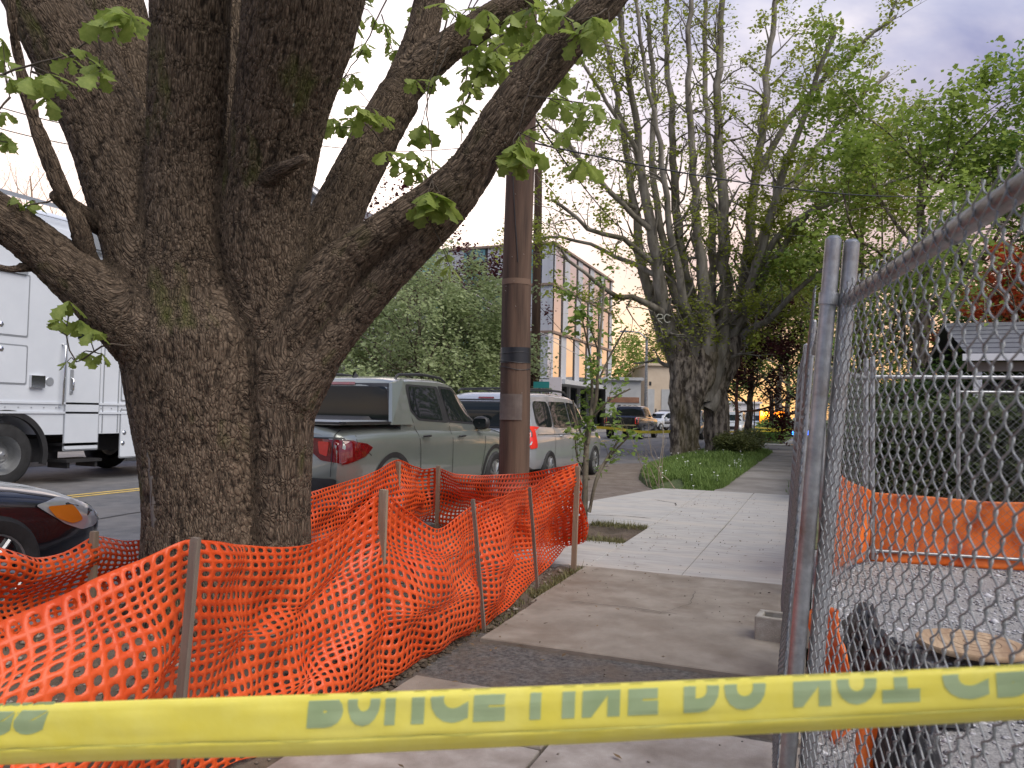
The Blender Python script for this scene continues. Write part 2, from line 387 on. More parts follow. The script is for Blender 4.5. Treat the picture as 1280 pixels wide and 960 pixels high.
# ------------------------------------------------------------ small scatter: stones, clods, grass
def scatter_stones(name, pts, size, m, kind='stuff', parent=None, label=None, cat=None):
    N = len(pts); base = npv([(1, 0, 0), (0, 1, 0), (-1, 0, 0), (0, -1, 0), (0, 0, .8), (0, 0, -.8), (.7, .7, .35), (-.6, -.75, .3)])
    base = base[:6]; Fq = np.array([(0, 1, 4), (1, 2, 4), (2, 3, 4), (3, 0, 4), (1, 0, 5), (2, 1, 5), (3, 2, 5), (0, 3, 5)])
    sz = size*rng.lognormal(0, .35, N); V = base[None]*(1+rng.uniform(-.35, .35, (N, 6, 3)))*sz[:, None, None]*npv([1, .8, .6])
    a = rng.uniform(0, 2*pi, N); ca, sa = np.cos(a)[:, None], np.sin(a)[:, None]
    x = V[:, :, 0]*ca-V[:, :, 1]*sa; y = V[:, :, 0]*sa+V[:, :, 1]*ca; V = np.stack([x, y, V[:, :, 2]], 2)+npv(pts)[:, None]
    Q = (Fq[None]+np.arange(N)[:, None, None]*6).reshape(-1, 3)
    return tag(fastmesh(name, V.reshape(-1, 3), Q, m, parent=parent), label, cat, kind=kind)
def scatter_grass(name, pts, h, w, m, label, cat, lean=.5, kind='stuff'):
    N = len(pts); pts = npv(pts); a = rng.uniform(0, 2*pi, N); hh = h*rng.lognormal(0, .3, N); ln = rng.uniform(.1, lean, N)
    d = np.stack([np.cos(a), np.sin(a), np.zeros(N)], 1); s = np.stack([-np.sin(a), np.cos(a), np.zeros(N)], 1)*w
    z = npv([0, 0, 1])
    p1 = pts+d*(hh*ln*.3)[:, None]+z*(hh*.55)[:, None]; p2 = pts+d*(hh*ln)[:, None]+z*(hh*(1-.35*ln))[:, None]
    V = np.stack([pts-s, pts+s, p1+s*.7, p1-s*.7, p2], 1).reshape(-1, 3); k = np.arange(N)[:, None]*5
    Q = np.concatenate([k+npv([0, 1, 2, 3]), k+npv([3, 2, 4, 4])]).astype(int)
    Q = np.concatenate([np.concatenate([k+np.array([0, 1, 2]), k+np.array([0, 2, 3])]), k+np.array([3, 2, 4])]).astype(int)
    return tag(fastmesh(name, V, Q, m), label, cat, kind=kind)
def ylayer(x, y): return yardz(npv(x), npv(y))
n = 15000; xs = rng.uniform(.0, 1, n)**1.1*4.2; ys = 1.6+rng.uniform(0, 1, n)*6.6
scatter_stones('gravel', np.stack([xs, ys, ylayer(xs, ys)+.002], 1), .013, mat('stone_grey', (.13, .13, .14), (.50, .50, .52), island=True, rough=.9), label='loose grey crushed gravel covering the fenced yard', cat='gravel')
n = 1600; xs = rng.uniform(-2.35, -1.86, n); ys = np.clip(rng.normal(3.8, .42, n), 2.9, 5.4); zs = soilz(xs[:, None], ys[:, None])[:, 0]
scatter_stones('soil_clods', np.stack([xs, ys, zs+.008], 1), .017, mat('clod', (.05, .035, .024), (.13, .10, .07), island=True, rough=.95), label='dark crumbly soil clods heaped at the edge of the asphalt patch', cat='soil')
n = 5200; xs = rng.uniform(-4.1, -1.9, n); ys = rng.uniform(-1, 8.4, n); xs = np.where(ys > 6.3, np.minimum(xs, -2.65), xs); zs = np.where(ys > 6.3, -.035, soilz(xs[:, None], ys[:, None])[:, 0])
scatter_stones('wood_chips', np.stack([xs, ys, zs+.004], 1), .014, mat('chip', (.09, .065, .045), (.30, .26, .22), island=True, rough=.95), label='wood chips and small debris on the soil inside the orange netting', cat='debris')
n = 380; xs = rng.uniform(-1.9, -.2, n); ys = rng.uniform(2.0, 13, n)
scatter_stones('grit', np.stack([xs, ys, np.full(n, .008)], 1), .006, mat('grit_m', (.05, .04, .03), (.25, .22, .18), island=True, rough=.95), label='scattered grit and crumbs of dirt on the sidewalk', cat='debris')
m_blade = mat('grass_blade', (.09, .16, .03), (.20, .29, .065), island=True, rough=.7, trans=.25)
m_blade2 = mat('grass_dry', (.10, .11, .04), (.22, .20, .09), island=True, rough=.8, trans=.2)
def moundpts(n):
    ys = 13.8+rng.uniform(0, 1, n)**1.25*17; xl = np.interp(ys, [13.7, 16, 19, 31], [-2.72, -3.45, -4.05, -4.05]); xr = np.interp(ys, [13.7, 14.5, 31], [-1.80, -1.60, -1.60]); xs = xl+(xr-xl)*rng.uniform(0, 1, n)
    # height from the same function, evaluated point by point
    t = np.clip((xs-xl)/(xr-xl), 0, 1); nn = fbm(np.stack([xs*1.2, ys*1.2, np.ones(n)], 1), 3)
    ins = np.minimum(np.clip((ys-13.75)/.8, 0, 1), np.clip((31-ys), 0, 1)); z = -.12+ins*(.12+.22*np.sin(pi*t)**.6*(.75+.35*nn))
    return np.stack([xs, ys, z], 1), nn
pp, nn = moundpts(60000); pp = pp[(nn > -.55)]
scatter_grass('bank_grass', pp, .085, .0055, m_blade, 'lush long green grass on the bank beside the far sidewalk', 'grass', .9)
xs = np.concatenate([rng.normal(-1.87, .035, 1500), rng.uniform(-2.5, -1.84, 1500), rng.normal(-1.92, .06, 500), rng.uniform(-4.1, -2.1, 1500)]); ys = np.concatenate([rng.uniform(5.2, 6.38, 1500), rng.choice([7.76, 8.87], 1500)+rng.normal(0, .07, 1500), rng.normal(4.6, .5, 500), rng.uniform(1, 6.2, 1500)])
zz = np.where(ys > 7, -.01, soilz(xs[:, None], ys[:, None])[:, 0]-.01)
scatter_grass('edge_grass', np.stack([xs, ys, zz], 1), .05, .0035, m_blade2, 'short patchy grass along the sidewalk edge and round the sapling pit', 'grass', .8)
n = 9000; xs = rng.uniform(.3, 7, n); ys = rng.uniform(8.4, 16, n)
scatter_grass('yard_grass', np.stack([xs, ys, ylayer(xs, ys)], 1), .12, .007, m_blade2, 'rough dry grass at the back of the fenced yard', 'grass', .9)
n = 2600; xs = -.12+rng.normal(0, .14, n); ys = 13.5+rng.uniform(0, 1, n)*17
scatter_grass('verge_grass', np.stack([xs, ys, np.full(n, -.03)], 1), .16, .008, m_blade, 'tufts of grass leaning over the right edge of the far sidewalk', 'grass', .8)
# fallen leaves, bud scales and twigs on the paving
n = 170; xs = np.concatenate([rng.uniform(-1.85, -.15, n//2), -1.8+np.abs(rng.normal(0, .3, n-n//2))]); ys = rng.uniform(1.6, 13, n); a = rng.uniform(0, 2*pi, n); V, Q = [], []
for i in range(n):
    L = rng.uniform(.008, .028); w = L*rng.uniform(.15, .5); c, s_ = math.cos(a[i]), math.sin(a[i]); z = .014+rng.uniform(0, .004)
    for (u, v, h) in ((-L, 0, 0), (0, -w, .003), (L, 0, .006*rng.random()), (0, w, .004)): V.append((xs[i]+u*c-v*s_, ys[i]+u*s_+v*c, z+h))
    Q.append((4*i, 4*i+1, 4*i+2, 4*i+3))
tag(fastmesh('leaf_litter', V, Q, mat('litter', (.05, .03, .015), (.20, .13, .06), island=True, rough=.9)), 'tiny brown fallen leaves and bud scales scattered on the sidewalk', 'debris', kind='stuff')
# daisies on the bank
pf, _ = moundpts(42); mb = MB()
for p in pf:
    c = p+npv((0, 0, .16)); a0 = rng.uniform(0, pi)
    ring = [(c[0]+.022*math.cos(a0+k*pi/4), c[1]+.022*math.sin(a0+k*pi/4), c[2]+.004*math.sin(k*2)) for k in range(8)]
    mb.add([tuple(c+npv((0, 0, .006)))]+ring, [(0, k+1, (k+1) % 8+1) for k in range(8)])
    mb.tube([p, c], .0015, 3, cap=False)
tag(mb.build('daisies', mat('daisy', (.80, .80, .78), rough=.7)), 'small white daisies dotted over the grass bank', 'flowers', kind='stuff')

# ------------------------------------------------------------ wood: limbs drawn as chains of (px, py, width px, depth)
def chain(rows, dflt=4.6, step=.06):
    """-> points, radii along a smooth curve"""
    pts, rad = [], []
    for r in rows:
        d = r[3] if len(r) > 3 else dflt
        pts.append(P(r[0], r[1], d)); rad.append(r[2]*d/F/2)
    return smooth_path(npv(pts), npv(rad), step)
def smooth_path(pts, rad, step=.06):
    k = len(pts); out, ro = [], []
    for i in range(k-1):
        p0, p1, p2, p3 = pts[max(i-1, 0)], pts[i], pts[i+1], pts[min(i+2, k-1)]
        n = max(2, int(np.linalg.norm(p2-p1)/step))
        for t in np.linspace(0, 1, n, endpoint=False):
            out.append(.5*((2*p1)+(-p0+p2)*t+(2*p0-5*p1+4*p2-p3)*t*t+(-p0+3*p1-3*p2+p3)*t**3)); ro.append(rad[i]*(1-t)+rad[i+1]*t)
    out.append(pts[-1]); ro.append(rad[-1]); return npv(out), npv(ro)

D0 = 4.6
OAK = {
 'c1': [(262, 880, 215, 4.6), (261, 800, 185, 4.6), (260, 720, 162, 4.6), (258, 640, 150, 4.6), (252, 560, 150, 4.6), (247, 480, 166, 4.6), (245, 420, 180, 4.6), (238, 360, 140, 4.55), (234, 300, 102, 4.45), (231, 200, 92, 4.35), (235, 100, 94, 4.2), (238, 0, 98, 4.05), (240, -150, 100, 3.85), (238, -420, 90, 3.5), (230, -700, 52, 3.3), (224, -900, 12, 3.2)],
 'c2': [(345, 880, 104, 4.6), (347, 780, 90), (350, 700, 76), (350, 620, 74), (352, 540, 78), (352, 460, 90), (338, 390, 105), (328, 300, 108, 4.5), (336, 220, 108, 4.4), (352, 130, 116, 4.2), (371, 40, 140, 4.0), (386, -60, 158, 3.8), (398, -200, 165, 3.6), (410, -420, 140, 3.3), (418, -680, 75, 3.2), (424, -900, 14, 3.1)],
 'c3': [(304, 880, 150, 4.68), (304, 700, 120, 4.7), (302, 560, 125, 4.72), (300, 440, 150, 4.72), (292, 350, 130, 4.72)],
 'sl': [(300, 350, 90, 4.75), (294, 200, 62, 4.8), (292, 80, 54, 4.85), (290, -80, 50, 5.0), (286, -300, 40, 5.2), (282, -520, 8, 5.4)],
 'b': [(228, 440, 130, 4.6), (202, 350, 118, 4.55), (174, 270, 105, 4.5), (142, 180, 103, 4.45), (110, 110, 98, 4.4), (52, 0, 88, 4.3), (-10, -120, 80, 4.2), (-70, -300, 66, 4.1), (-120, -460, 38, 4.0), (-165, -620, 9, 3.9)],
 'b2': [(222, 350, 80, 4.85), (186, 190, 70, 4.9), (164, 100, 74, 4.95), (140, 15, 80, 5.05), (118, -90, 78, 5.1), (90, -300, 60, 5.3), (60, -520, 12, 5.6)],
 'a': [(228, 450, 115, 4.5), (168, 400, 96, 4.4), (108, 355, 72, 4.3), (55, 312, 60, 4.2), (0, 272, 56, 4.1), (-70, 230, 54, 4.0), (-200, 170, 48, 3.9), (-380, 90, 36, 3.8), (-560, -20, 20, 3.7), (-700, -120, 7, 3.6)],
 'e': [(365, 420, 92, 4.75), (398, 330, 80, 4.85), (430, 248, 62, 4.95), (465, 180, 57, 5.05), (500, 118, 55, 5.1)],
 'e1': [(496, 126, 50, 5.1), (515, 78, 44, 5.15), (530, 35, 42, 5.2), (541, -30, 40, 5.3), (560, -180, 34, 5.4), (576, -320, 22, 5.5), (592, -450, 7, 5.6)],
 'e2': [(494, 122, 48, 5.1), (535, 80, 44, 5.1), (575, 48, 40, 5.1), (615, 22, 38, 5.1), (655, -8, 36, 5.1), (720, -60, 32, 5.1), (800, -130, 24, 5.15), (900, -220, 14, 5.2), (980, -300, 6, 5.3)],
 'f': [(355, 430, 90, 4.6), (400, 362, 74, 4.55), (440, 318, 54, 4.5), (487, 283, 48, 4.45), (540, 248, 46, 4.4), (585, 212, 50, 4.35), (625, 155, 56, 4.3), (670, 95, 55, 4.25), (712, 48, 52, 4.2), (752, 5, 50, 4.15), (800, -60, 46, 4.1), (880, -200, 40, 4.0), (960, -330, 28, 3.9), (1030, -460, 9, 3.8)],
 'f3': [(360, 490, 90, 4.6), (402, 436, 62, 4.6), (440, 396, 50, 4.6), (482, 350, 44, 4.55), (530, 296, 46, 4.5), (575, 243, 48, 4.42), (608, 190, 46, 4.35)],
}
TWIGS = {
 'g': [(122, 345, 26, 4.3), (106, 305, 24, 4.25), (94, 270, 23, 4.2), (76, 235, 21, 4.15), (58, 190, 19, 4.1), (40, 140, 16, 4.05), (25, 80, 13, 4.0), (15, 20, 11, 3.9), (10, -60, 9, 3.85)],
 'g2': [(140, 290, 26, 4.45), (112, 274, 24, 4.32), (84, 255, 22, 4.22), (66, 237, 20, 4.15)],
 'stub': [(322, 232, 26, 4.25), (345, 216, 22, 4.15), (368, 205, 18, 4.05), (386, 196, 13, 4.0)],
 'spur': [(60, 330, 16, 4.2), (35, 333, 13, 4.15), (12, 337, 11, 4.1), (-10, 330, 8, 4.1)],
}
oak_base = P(285, 850, 4.6); oak_base[2] = 0
oak = tag(empty('oak_tree', tuple(oak_base)), 'massive rough-barked oak with many heavy limbs standing inside the orange netting', 'tree')
bones = []
def bone_chain(pts, rad, s0=0.0):
    s = s0
    for i in range(len(pts)-1):
        L = np.linalg.norm(pts[i+1]-pts[i]); bones.append((pts[i], pts[i+1], rad[i], rad[i+1], s)); s += L
mb = MB()
for k, rows in OAK.items():
    p, r = chain(rows, D0, .14); mb.tube(p, r, 20); bone_chain(p, r, {'c1': 0, 'c2': .3, 'c3': .1}.get(k, 1.7))
# buttress roots flaring into the soil
for (px, py, a, w) in ((190, 850, 3.4, 60), (250, 860, 4.4, 70), (345, 860, 5.2, 60), (390, 850, 6.0, 55), (300, 840, 1.4, 60)):
    c = P(px, py, 4.65); c = c*.75+oak_base*.25; c[2] = .30; e = c+npv((math.cos(a)*.30, math.sin(a)*.30, -.36)); p, r = smooth_path(npv([c+npv((0, 0, .22))*.9-.2*npv((math.cos(a), math.sin(a), 0)), c, e, e+npv((math.cos(a)*.2, math.sin(a)*.2, -.12))]), npv([.06, .13, .11, .05]), .1); mb.tube(p, r, 14); bone_chain(p, r)
wood = mb.build('trunk', [mat('tmp', (1, 1, 1))], oak)
rm = wood.modifiers.new('r', 'REMESH'); rm.mode = 'VOXEL'; rm.voxel_size = .0135; rm.adaptivity = 0
sm = wood.modifiers.new('s', 'SMOOTH'); sm.iterations = 9; sm.factor = .6
apply_mods(wood)
def bark_coords(V):
    B0 = npv([b[0] for b in bones]); B1 = npv([b[1] for b in bones]); R0 = npv([b[2] for b in bones]); R1 = npv([b[3] for b in bones]); S0 = npv([b[4] for b in bones])
    D = B1-B0; L = np.linalg.norm(D, axis=1); T = D/L[:, None]
    # rotation taking T to +Z, smooth for upward limbs
    mats_ = []
    for t in T:
        q = Vector(t).rotation_difference(Vector((0, 0, 1))); mats_.append(np.array(q.to_matrix()))
    Mx = npv(mats_); out = np.zeros_like(V)
    for a in range(0, len(V), 20000):
        v = V[a:a+20000]; rel = v[:, None]-B0[None]; h = np.clip((rel*T[None]).sum(2), 0, L[None]); t = h/L[None]
        perp = rel-T[None]*h[..., None]; dist = np.linalg.norm(perp, axis=2); rr = R0*(1-t)+R1*t
        w = np.exp(-np.clip((np.abs(dist/rr-1))*14, 0, 60))+1e-12; k = 6
        idx = np.argpartition(-w, k, axis=1)[:, :k]; ww = np.take_along_axis(w, idx, 1); ww /= ww.sum(1)[:, None]
        pr = np.take_along_axis(perp, idx[..., None], 1); M_ = Mx[idx]; loc = np.einsum('nkij,nkj->nki', M_, pr)
        sc = S0[idx]+np.take_along_axis(h, idx, 1); o_ = (loc*ww[..., None]).sum(1); o_[:, 2] = (sc*ww).sum(1); out[a:a+20000] = o_
    return out
def bark_finish(o, m, amp=.012, fxy=26, fz=4.5):
    me = o.data; N = len(me.vertices); V = np.zeros(N*3); me.vertices.foreach_get('co', V); V = V.reshape(-1, 3); q = o; off = npv((0, 0, 0))
    while q.parent is not None: off = off+npv(q.parent.location); q = q.parent
    W = V+off; bc = bark_coords(W); nor = np.zeros(N*3); me.vertices.foreach_get('normal', nor); nor = nor.reshape(-1, 3)
    c = bc*npv([fxy, fxy, fz]); warp = vnoise(c*.5+9)[:, None]*.9
    c2 = c+np.concatenate([warp, -warp, warp*0], 1)
    r1 = 1-np.abs(vnoise(c2))*2.2; r2 = 1-np.abs(vnoise(c2*npv([2.1, 2.1, 2.6])+31))*2.2; lump = fbm(bc*npv([4, 4, 1.6])+5, 3)-.35
    cracks = np.clip(np.abs(vnoise(c2*npv([1, 1, 1.2])+50))*3.4, 0, 1)
    h = cracks*.9+.35*r2*.5+vnoise(c2*npv([3, 3, 5]))*.28
    me.vertices.foreach_set('co', (V+nor*(amp*(h-.7)+amp*1.1*lump*.8)[:, None]).ravel())
    at = me.attributes.new('bark', 'FLOAT_VECTOR', 'POINT'); at.data.foreach_set('vector', bc.ravel().astype(np.float32))
    at = me.attributes.new('depth', 'FLOAT', 'POINT'); at.data.foreach_set('value', np.clip(h, -1, 2).astype(np.float32))
    me.materials.clear(); me.materials.append(m); me.polygons.foreach_set('use_smooth', [True]*len(me.polygons)); me.update()
def bark_material(name, dark, mid, light, moss, moss_amt=.2, vs=1.0):
    m = bpy.data.materials.new(name); m.use_nodes = True; nt = m.node_tree; n = nt.nodes; l = nt.links; b = n['Principled BSDF']; b.inputs['Roughness'].default_value = .9; b.inputs['Specular IOR Level'].default_value = .25
    A = n.new('ShaderNodeAttribute'); A.attribute_name = 'bark'; D = n.new('ShaderNodeAttribute'); D.attribute_name = 'depth'
    def mapping(s):
        mp = n.new('ShaderNodeMapping'); mp.inputs['Scale'].default_value = s; l.new(A.outputs['Vector'], mp.inputs[0]); return mp.outputs[0]
    def noise(v, s, d=5, r=.6):
        t = n.new('ShaderNodeTexNoise'); t.inputs['Scale'].default_value = s; t.inputs['Detail'].default_value = d; t.inputs['Roughness'].default_value = r; l.new(v, t.inputs['Vector']); return t.outputs[0]
    def rng_(v, a, c, lo=0, hi=1):
        r = n.new('ShaderNodeMapRange'); r.inputs[1].default_value = a; r.inputs[2].default_value = c; r.inputs[3].default_value = lo; r.inputs[4].default_value = hi; l.new(v, r.inputs[0]); return r.outputs[0]
    def mix(f, a, c):
        x = n.new('ShaderNodeMix'); x.data_type = 'RGBA'; l.new(f, x.inputs[0])
        for i, v in ((6, a), (7, c)):
            if isinstance(v, tuple): x.inputs[i].default_value = (*v, 1)
            else: l.new(v, x.inputs[i])
        return x.outputs[2]
    def mul(a, c):
        x = n.new('ShaderNodeMath'); x.operation = 'MULTIPLY'; l.new(a, x.inputs[0])
        if isinstance(c, float): x.inputs[1].default_value = c
        else: l.new(c, x.inputs[1])
        return x.outputs[0]
    vstr = mapping((44*vs, 44*vs, 13*vs)); vfine = mapping((70*vs, 70*vs, 26*vs)); big = mapping((3, 3, 1.4))
    vo = n.new('ShaderNodeTexVoronoi'); vo.feature = 'DISTANCE_TO_EDGE'; vo.inputs['Scale'].default_value = 1.6; l.new(vstr, vo.inputs['Vector'])
    plate = rng_(vo.outputs['Distance'], 0.0, .22)
    c = mix(rng_(noise(vstr, 1.3), .35, .65), mid, light)
    c = mix(mul(rng_(noise(vfine, 1.0), .52, .7), .55), c, tuple(min(1, x*1.9) for x in light))
    c = mix(rng_(D.outputs['Fac'], .05, .75, 1, 0), c, dark)
    c = mix(mul(rng_(plate, 0, .5, 1, 0), .5), c, dark)
    c = mix(mul(rng_(noise(big, 1.0, 3), .60, .72), moss_amt), c, moss)
    lich = mul(rng_(noise(mapping((16, 16, 11)), 1.0, 4, .7), .71, .76), .85); c = mix(lich, c, (.42, .46, .38))
    l.new(c, b.inputs['Base Color'])
    hgt = n.new('ShaderNodeMath'); hgt.operation = 'ADD'; l.new(mul(plate, .7), hgt.inputs[0]); l.new(mul(noise(vfine, 1.2, 6, .7), 1.1), hgt.inputs[1])
    bp = n.new('ShaderNodeBump'); bp.inputs['Strength'].default_value = 1; bp.inputs['Distance'].default_value = .012; l.new(hgt.outputs[0], bp.inputs['Height']); l.new(bp.outputs[0], b.inputs['Normal'])
    return m
m_bark = bark_material('oak_bark', (.034, .025, .018), (.108, .077, .052), (.195, .148, .107), (.085, .10, .02), .8)
bark_finish(wood, m_bark, .0085, 56, 11)
mb = MB(); nb = len(bones)
for k in ('g', 'g2', 'spur'):
    p, r = chain(TWIGS[k], D0, .05); r = r*(1+.25*vnoise(p*14)); mb.tube(p, r, 10); bone_chain(p, r)
gw = mb.build('branch', [m_bark], oak)
sb = gw.modifiers.new('s', 'SUBSURF'); sb.levels = 2; apply_mods(gw); bark_finish(gw, m_bark, .006, 40, 12)
mb = MB(); p, r = chain(TWIGS['stub'], D0, .03); r = r*(1+.15*vnoise(p*20)); mb.tube(p, r, 12); bone_chain(p, r); gw = mb.build('branch_stub', [m_bark], oak)
sb = gw.modifiers.new('s', 'SUBSURF'); sb.levels = 2; apply_mods(gw); bark_finish(gw, m_bark, .005, 40, 10)
# bare scar of grey wood low on the street side of the trunk
sc_rows = [[(207, 700, 20), (204, 640, 24), (200, 590, 22), (193, 540, 20), (186, 505, 16)], [(192, 700, 14), (190, 640, 15), (187, 580, 14), (181, 530, 12)]]
for kx, rows in enumerate(sc_rows):
    p, r = chain([(a-3, b_, c_, 4.335+.10*kx) for a, b_, c_ in rows], D0, .04)
    MB().tube(p, r, 12).build('callus_ridge', mat('bare_wood', (.13, .115, .10), (.25, .225, .20), 9, .85, .006, 60, stretch=(1, 1, .12), c3=(.08, .05, .035), s3=3), oak, smooth=180)

# oak leaf: lobed outline, folded along the midrib
def oak_leaf_arrays():
    half = [(0, .0), (.05, .07), (.10, .17), (.075, .25), (.15, .34), (.24, .40), (.17, .47), (.25, .58), (.36, .66), (.24, .70), (.22, .78), (.26, .86), (.12, .92), (0, 1.0)]
    V, Fc = [], []
    mid = [(0, y) for x, y in half]
    for x, y in half: V.append((x, y, -.25*x-.18*y*y))
    for x, y in mid: V.append((0, y, -.18*y*y))
    for x, y in half: V.append((-x, y, -.25*x-.18*y*y))
    k = len(half)
    for i in range(k-1): Fc += [(k+i, i, i+1, k+i+1), (2*k+i, k+i, k+i+1, 2*k+i+1)]
    return npv(V), Fc
OLV, OLF = oak_leaf_arrays()
m_oakleaf = mat('oak_leaf', (.20, .28, .05), (.36, .44, .11), 3, .5, .0015, 90, trans=.5)
m_twig = mat('twig', (.05, .038, .028), (.10, .08, .06), 20, .9, .003, 90)
leafme = bpy.data.meshes.new('leaf'); leafme.from_pydata([tuple(v) for v in OLV], [], OLF); leafme.materials.append(m_oakleaf); leafme.polygons.foreach_set('use_smooth', [True]*len(OLF))
leaf_count = [0]
def rand_rot(dirn, droop=.5):
    """matrix whose Y axis follows dirn (with droop), Z roughly up"""
    y = npv(dirn)+npv((0, 0, -droop)); y /= np.linalg.norm(y); z = npv((rng.normal(0, .5), rng.normal(0, .5), 1)); x = np.cross(y, z); x /= np.linalg.norm(x); z = np.cross(x, y); return x, y, z
far_leaves = []
def leaf_tuft(c, n, size, single=True, droop=.6):
    a0 = rng.uniform(0, 2*pi)
    for k in range(n):
        a = a0+k*2*pi/n+rng.normal(0, .25); d = npv((math.cos(a), math.sin(a), rng.uniform(-.35, .25))); x, y, z = rand_rot(d, droop*rng.uniform(.3, 1.5)); s = size*rng.uniform(.65, 1.15)
        if single and leaf_count[0] < 290:
            o = bpy.data.objects.new('leaf', leafme); COL.objects.link(o); o.parent = oak; b = c-oak_base; leaf_count[0] += 1
            o.matrix_local = Matrix(((x[0]*s, y[0]*s, z[0]*s, b[0]), (x[1]*s, y[1]*s, z[1]*s, b[1]), (x[2]*s, y[2]*s, z[2]*s, b[2]), (0, 0, 0, 1)))
        else: far_leaves.append((c, x*s, y*s, z*s))
twm = MB()
def twig_px(rows, r0=.006, r1=.0025):
    pts = npv([P(a, b_, d) for a, b_, d in rows]); pts, _ = smooth_path(pts, np.ones(len(pts)), .05); pts = pts+rng.normal(0, .004, pts.shape)
    twm.tube(pts, np.linspace(r0, r1, len(pts)), 5); return pts
# (twig polyline px,py,depth), (tufts on it: px,py,n,size m)
TW = [
 ([(-30, 110, 3.3), (0, 93, 3.3), (40, 83, 3.3), (85, 66, 3.25), (120, 42, 3.2), (140, 14, 3.2)], [(12, 98, 5, .10), (38, 96, 6, .12), (62, 92, 6, .12), (88, 72, 4, .10), (108, 64, 3, .09), (124, 80, 5, .12), (134, 22, 6, .13), (150, 8, 6, .13), (164, 20, 5, .12)]),
 ([(88, 70, 3.25), (105, 72, 3.2), (122, 84, 3.2)], [(124, 90, 4, .13)]),
 ([(40, 90, 3.3), (62, 100, 3.3), (60, 122, 3.3)], [(58, 120, 4, .11), (66, 100, 4, .11)]),
 ([(165, 432, 4.1), (140, 430, 4.0), (118, 440, 4.0), (95, 452, 4.0), (84, 420, 4.0), (88, 380, 4.0)], [(86, 376, 5, .12), (75, 398, 5, .10), (100, 400, 6, .12), (118, 412, 5, .10), (104, 440, 5, .10), (84, 452, 4, .09), (128, 442, 4, .09), (70, 400, 3, .09)]),
 ([(70, 250, 4.2), (45, 255, 4.1), (20, 258, 4.1)], [(40, 250, 4, .13), (16, 245, 3, .11)]),
 ([(12, 120, 3.7), (0, 140, 3.7), (-8, 170, 3.7)], [(8, 140, 5, .10), (2, 165, 5, .10), (10, 178, 4, .09), (4, 50, 5, .1), (6, 75, 5, .1)]),
 ([(560, 20, 4.6), (535, 120, 4.5), (540, 190, 4.4), (540, 225, 4.3)], [(536, 240, 8, .17), (552, 246, 7, .17), (530, 256, 6, .14)]),
 ([(690, 60, 4.1), (660, 120, 4.0), (648, 165, 4.0)], [(648, 178, 8, .17), (660, 190, 7, .16), (640, 196, 5, .13), (700, 130, 6, .12), (728, 200, 7, .16), (738, 130, 6, .14)]),
 ([(760, 10, 4.1), (740, 20, 4.0), (715, 28, 4.0)], [(740, 22, 7, .16), (722, 44, 5, .14), (704, 20, 5, .12), (760, 30, 4, .12)]),
 ([(470, -30, 4.6), (452, 10, 4.5), (440, 30, 4.5)], [(440, 22, 5, .12), (428, 12, 5, .11), (466, 20, 5, .11), (452, 60, 5, .10), (430, 42, 4, .10)]),
 ([(500, -40, 4.6), (455, 60, 4.5), (428, 100, 4.5), (410, 140, 4.5)], [(456, 54, 5, .11), (430, 98, 5, .11), (418, 148, 6, .12), (440, 92, 4, .1)]),
 ([(480, 180, 4.9), (450, 150, 4.7), (430, 148, 4.6)], [(436, 150, 5, .12), (424, 158, 4, .12), (445, 145, 4, .10)]),
 ([(560, 60, 4.7), (540, 110, 4.6), (528, 150, 4.6)], [(528, 156, 6, .14), (520, 100, 5, .12), (545, 95, 6, .12), (528, 165, 4, .12)]),
 ([(590, 30, 4.7), (580, 120, 4.7), (576, 180, 4.6)], [(572, 190, 6, .14), (580, 130, 6, .13), (570, 145, 5, .12), (596, 60, 5, .13), (590, 100, 5, .12)]),
 ([(600, -20, 4.5), (585, 10, 4.5), (570, 22, 4.5)], [(572, 14, 7, .13), (590, 24, 6, .13), (610, 14, 6, .13), (556, 4, 5, .12)]),
 ([(640, 50, 4.6), (620, 62, 4.5), (600, 80, 4.5)], [(618, 64, 6, .12), (632, 84, 5, .11), (606, 84, 5, .11)]),
 ([(700, 20, 4.4), (690, 14, 4.3), (660, 10, 4.3)], [(668, 8, 7, .15), (650, 28, 6, .13), (640, 18, 5, .13), (690, 10, 6, .14), (672, 30, 5, .13)]),
 ([(560, 250, 4.4), (545, 262, 4.3), (540, 280, 4.3)], [(562, 332, 4, .10), (560, 318, 3, .09)]),
]
for rows, tufts in TW:
    twig_px(rows); dd = rows[-1][2]
    for (a, b_, n, s) in tufts:
        c = P(a, b_, dd+rng.uniform(-.08, .08)); leaf_tuft(c, n, s)
        j = min(range(len(rows)), key=lambda i: (rows[i][0]-a)**2+(rows[i][1]-b_)**2); q = P(*rows[j]); twm.tube([q, (q+c)/2+rng.normal(0, .01, 3), c], [.0035, .003, .002], 4)
# leafy shoots higher in the crown and hanging behind the limbs
for k in range(90):
    a, b_ = rng.uniform(380, 820), rng.uniform(-260, 60); 
    if k > 45: a, b_ = rng.uniform(-200, 380), rng.uniform(-420, -60)
    if k > 72: a, b_ = rng.uniform(450, 740), rng.uniform(60, 250)
    d = rng.uniform(4.4, 6.2) if k > 45 else rng.uniform(4.6, 6.6)
    c = P(a, b_, d); e = c+rng.normal(0, .25, 3); twm.tube([c, (c+e)/2+rng.normal(0, .03, 3), e], [.006, .004, .002], 4)
    for t in np.linspace(.2, 1, 4): leaf_tuft(c+(e-c)*t, 5, .12, single=False)
twm.build('twigs', m_twig, oak, smooth=180)['kind'] = 'stuff'
NL = len(far_leaves); LV = npv([c+OLV[:, [0]]*x+OLV[:, [1]]*y+OLV[:, [2]]*z for c, x, y, z in far_leaves]).reshape(-1, 3); LF = np.array(OLF)
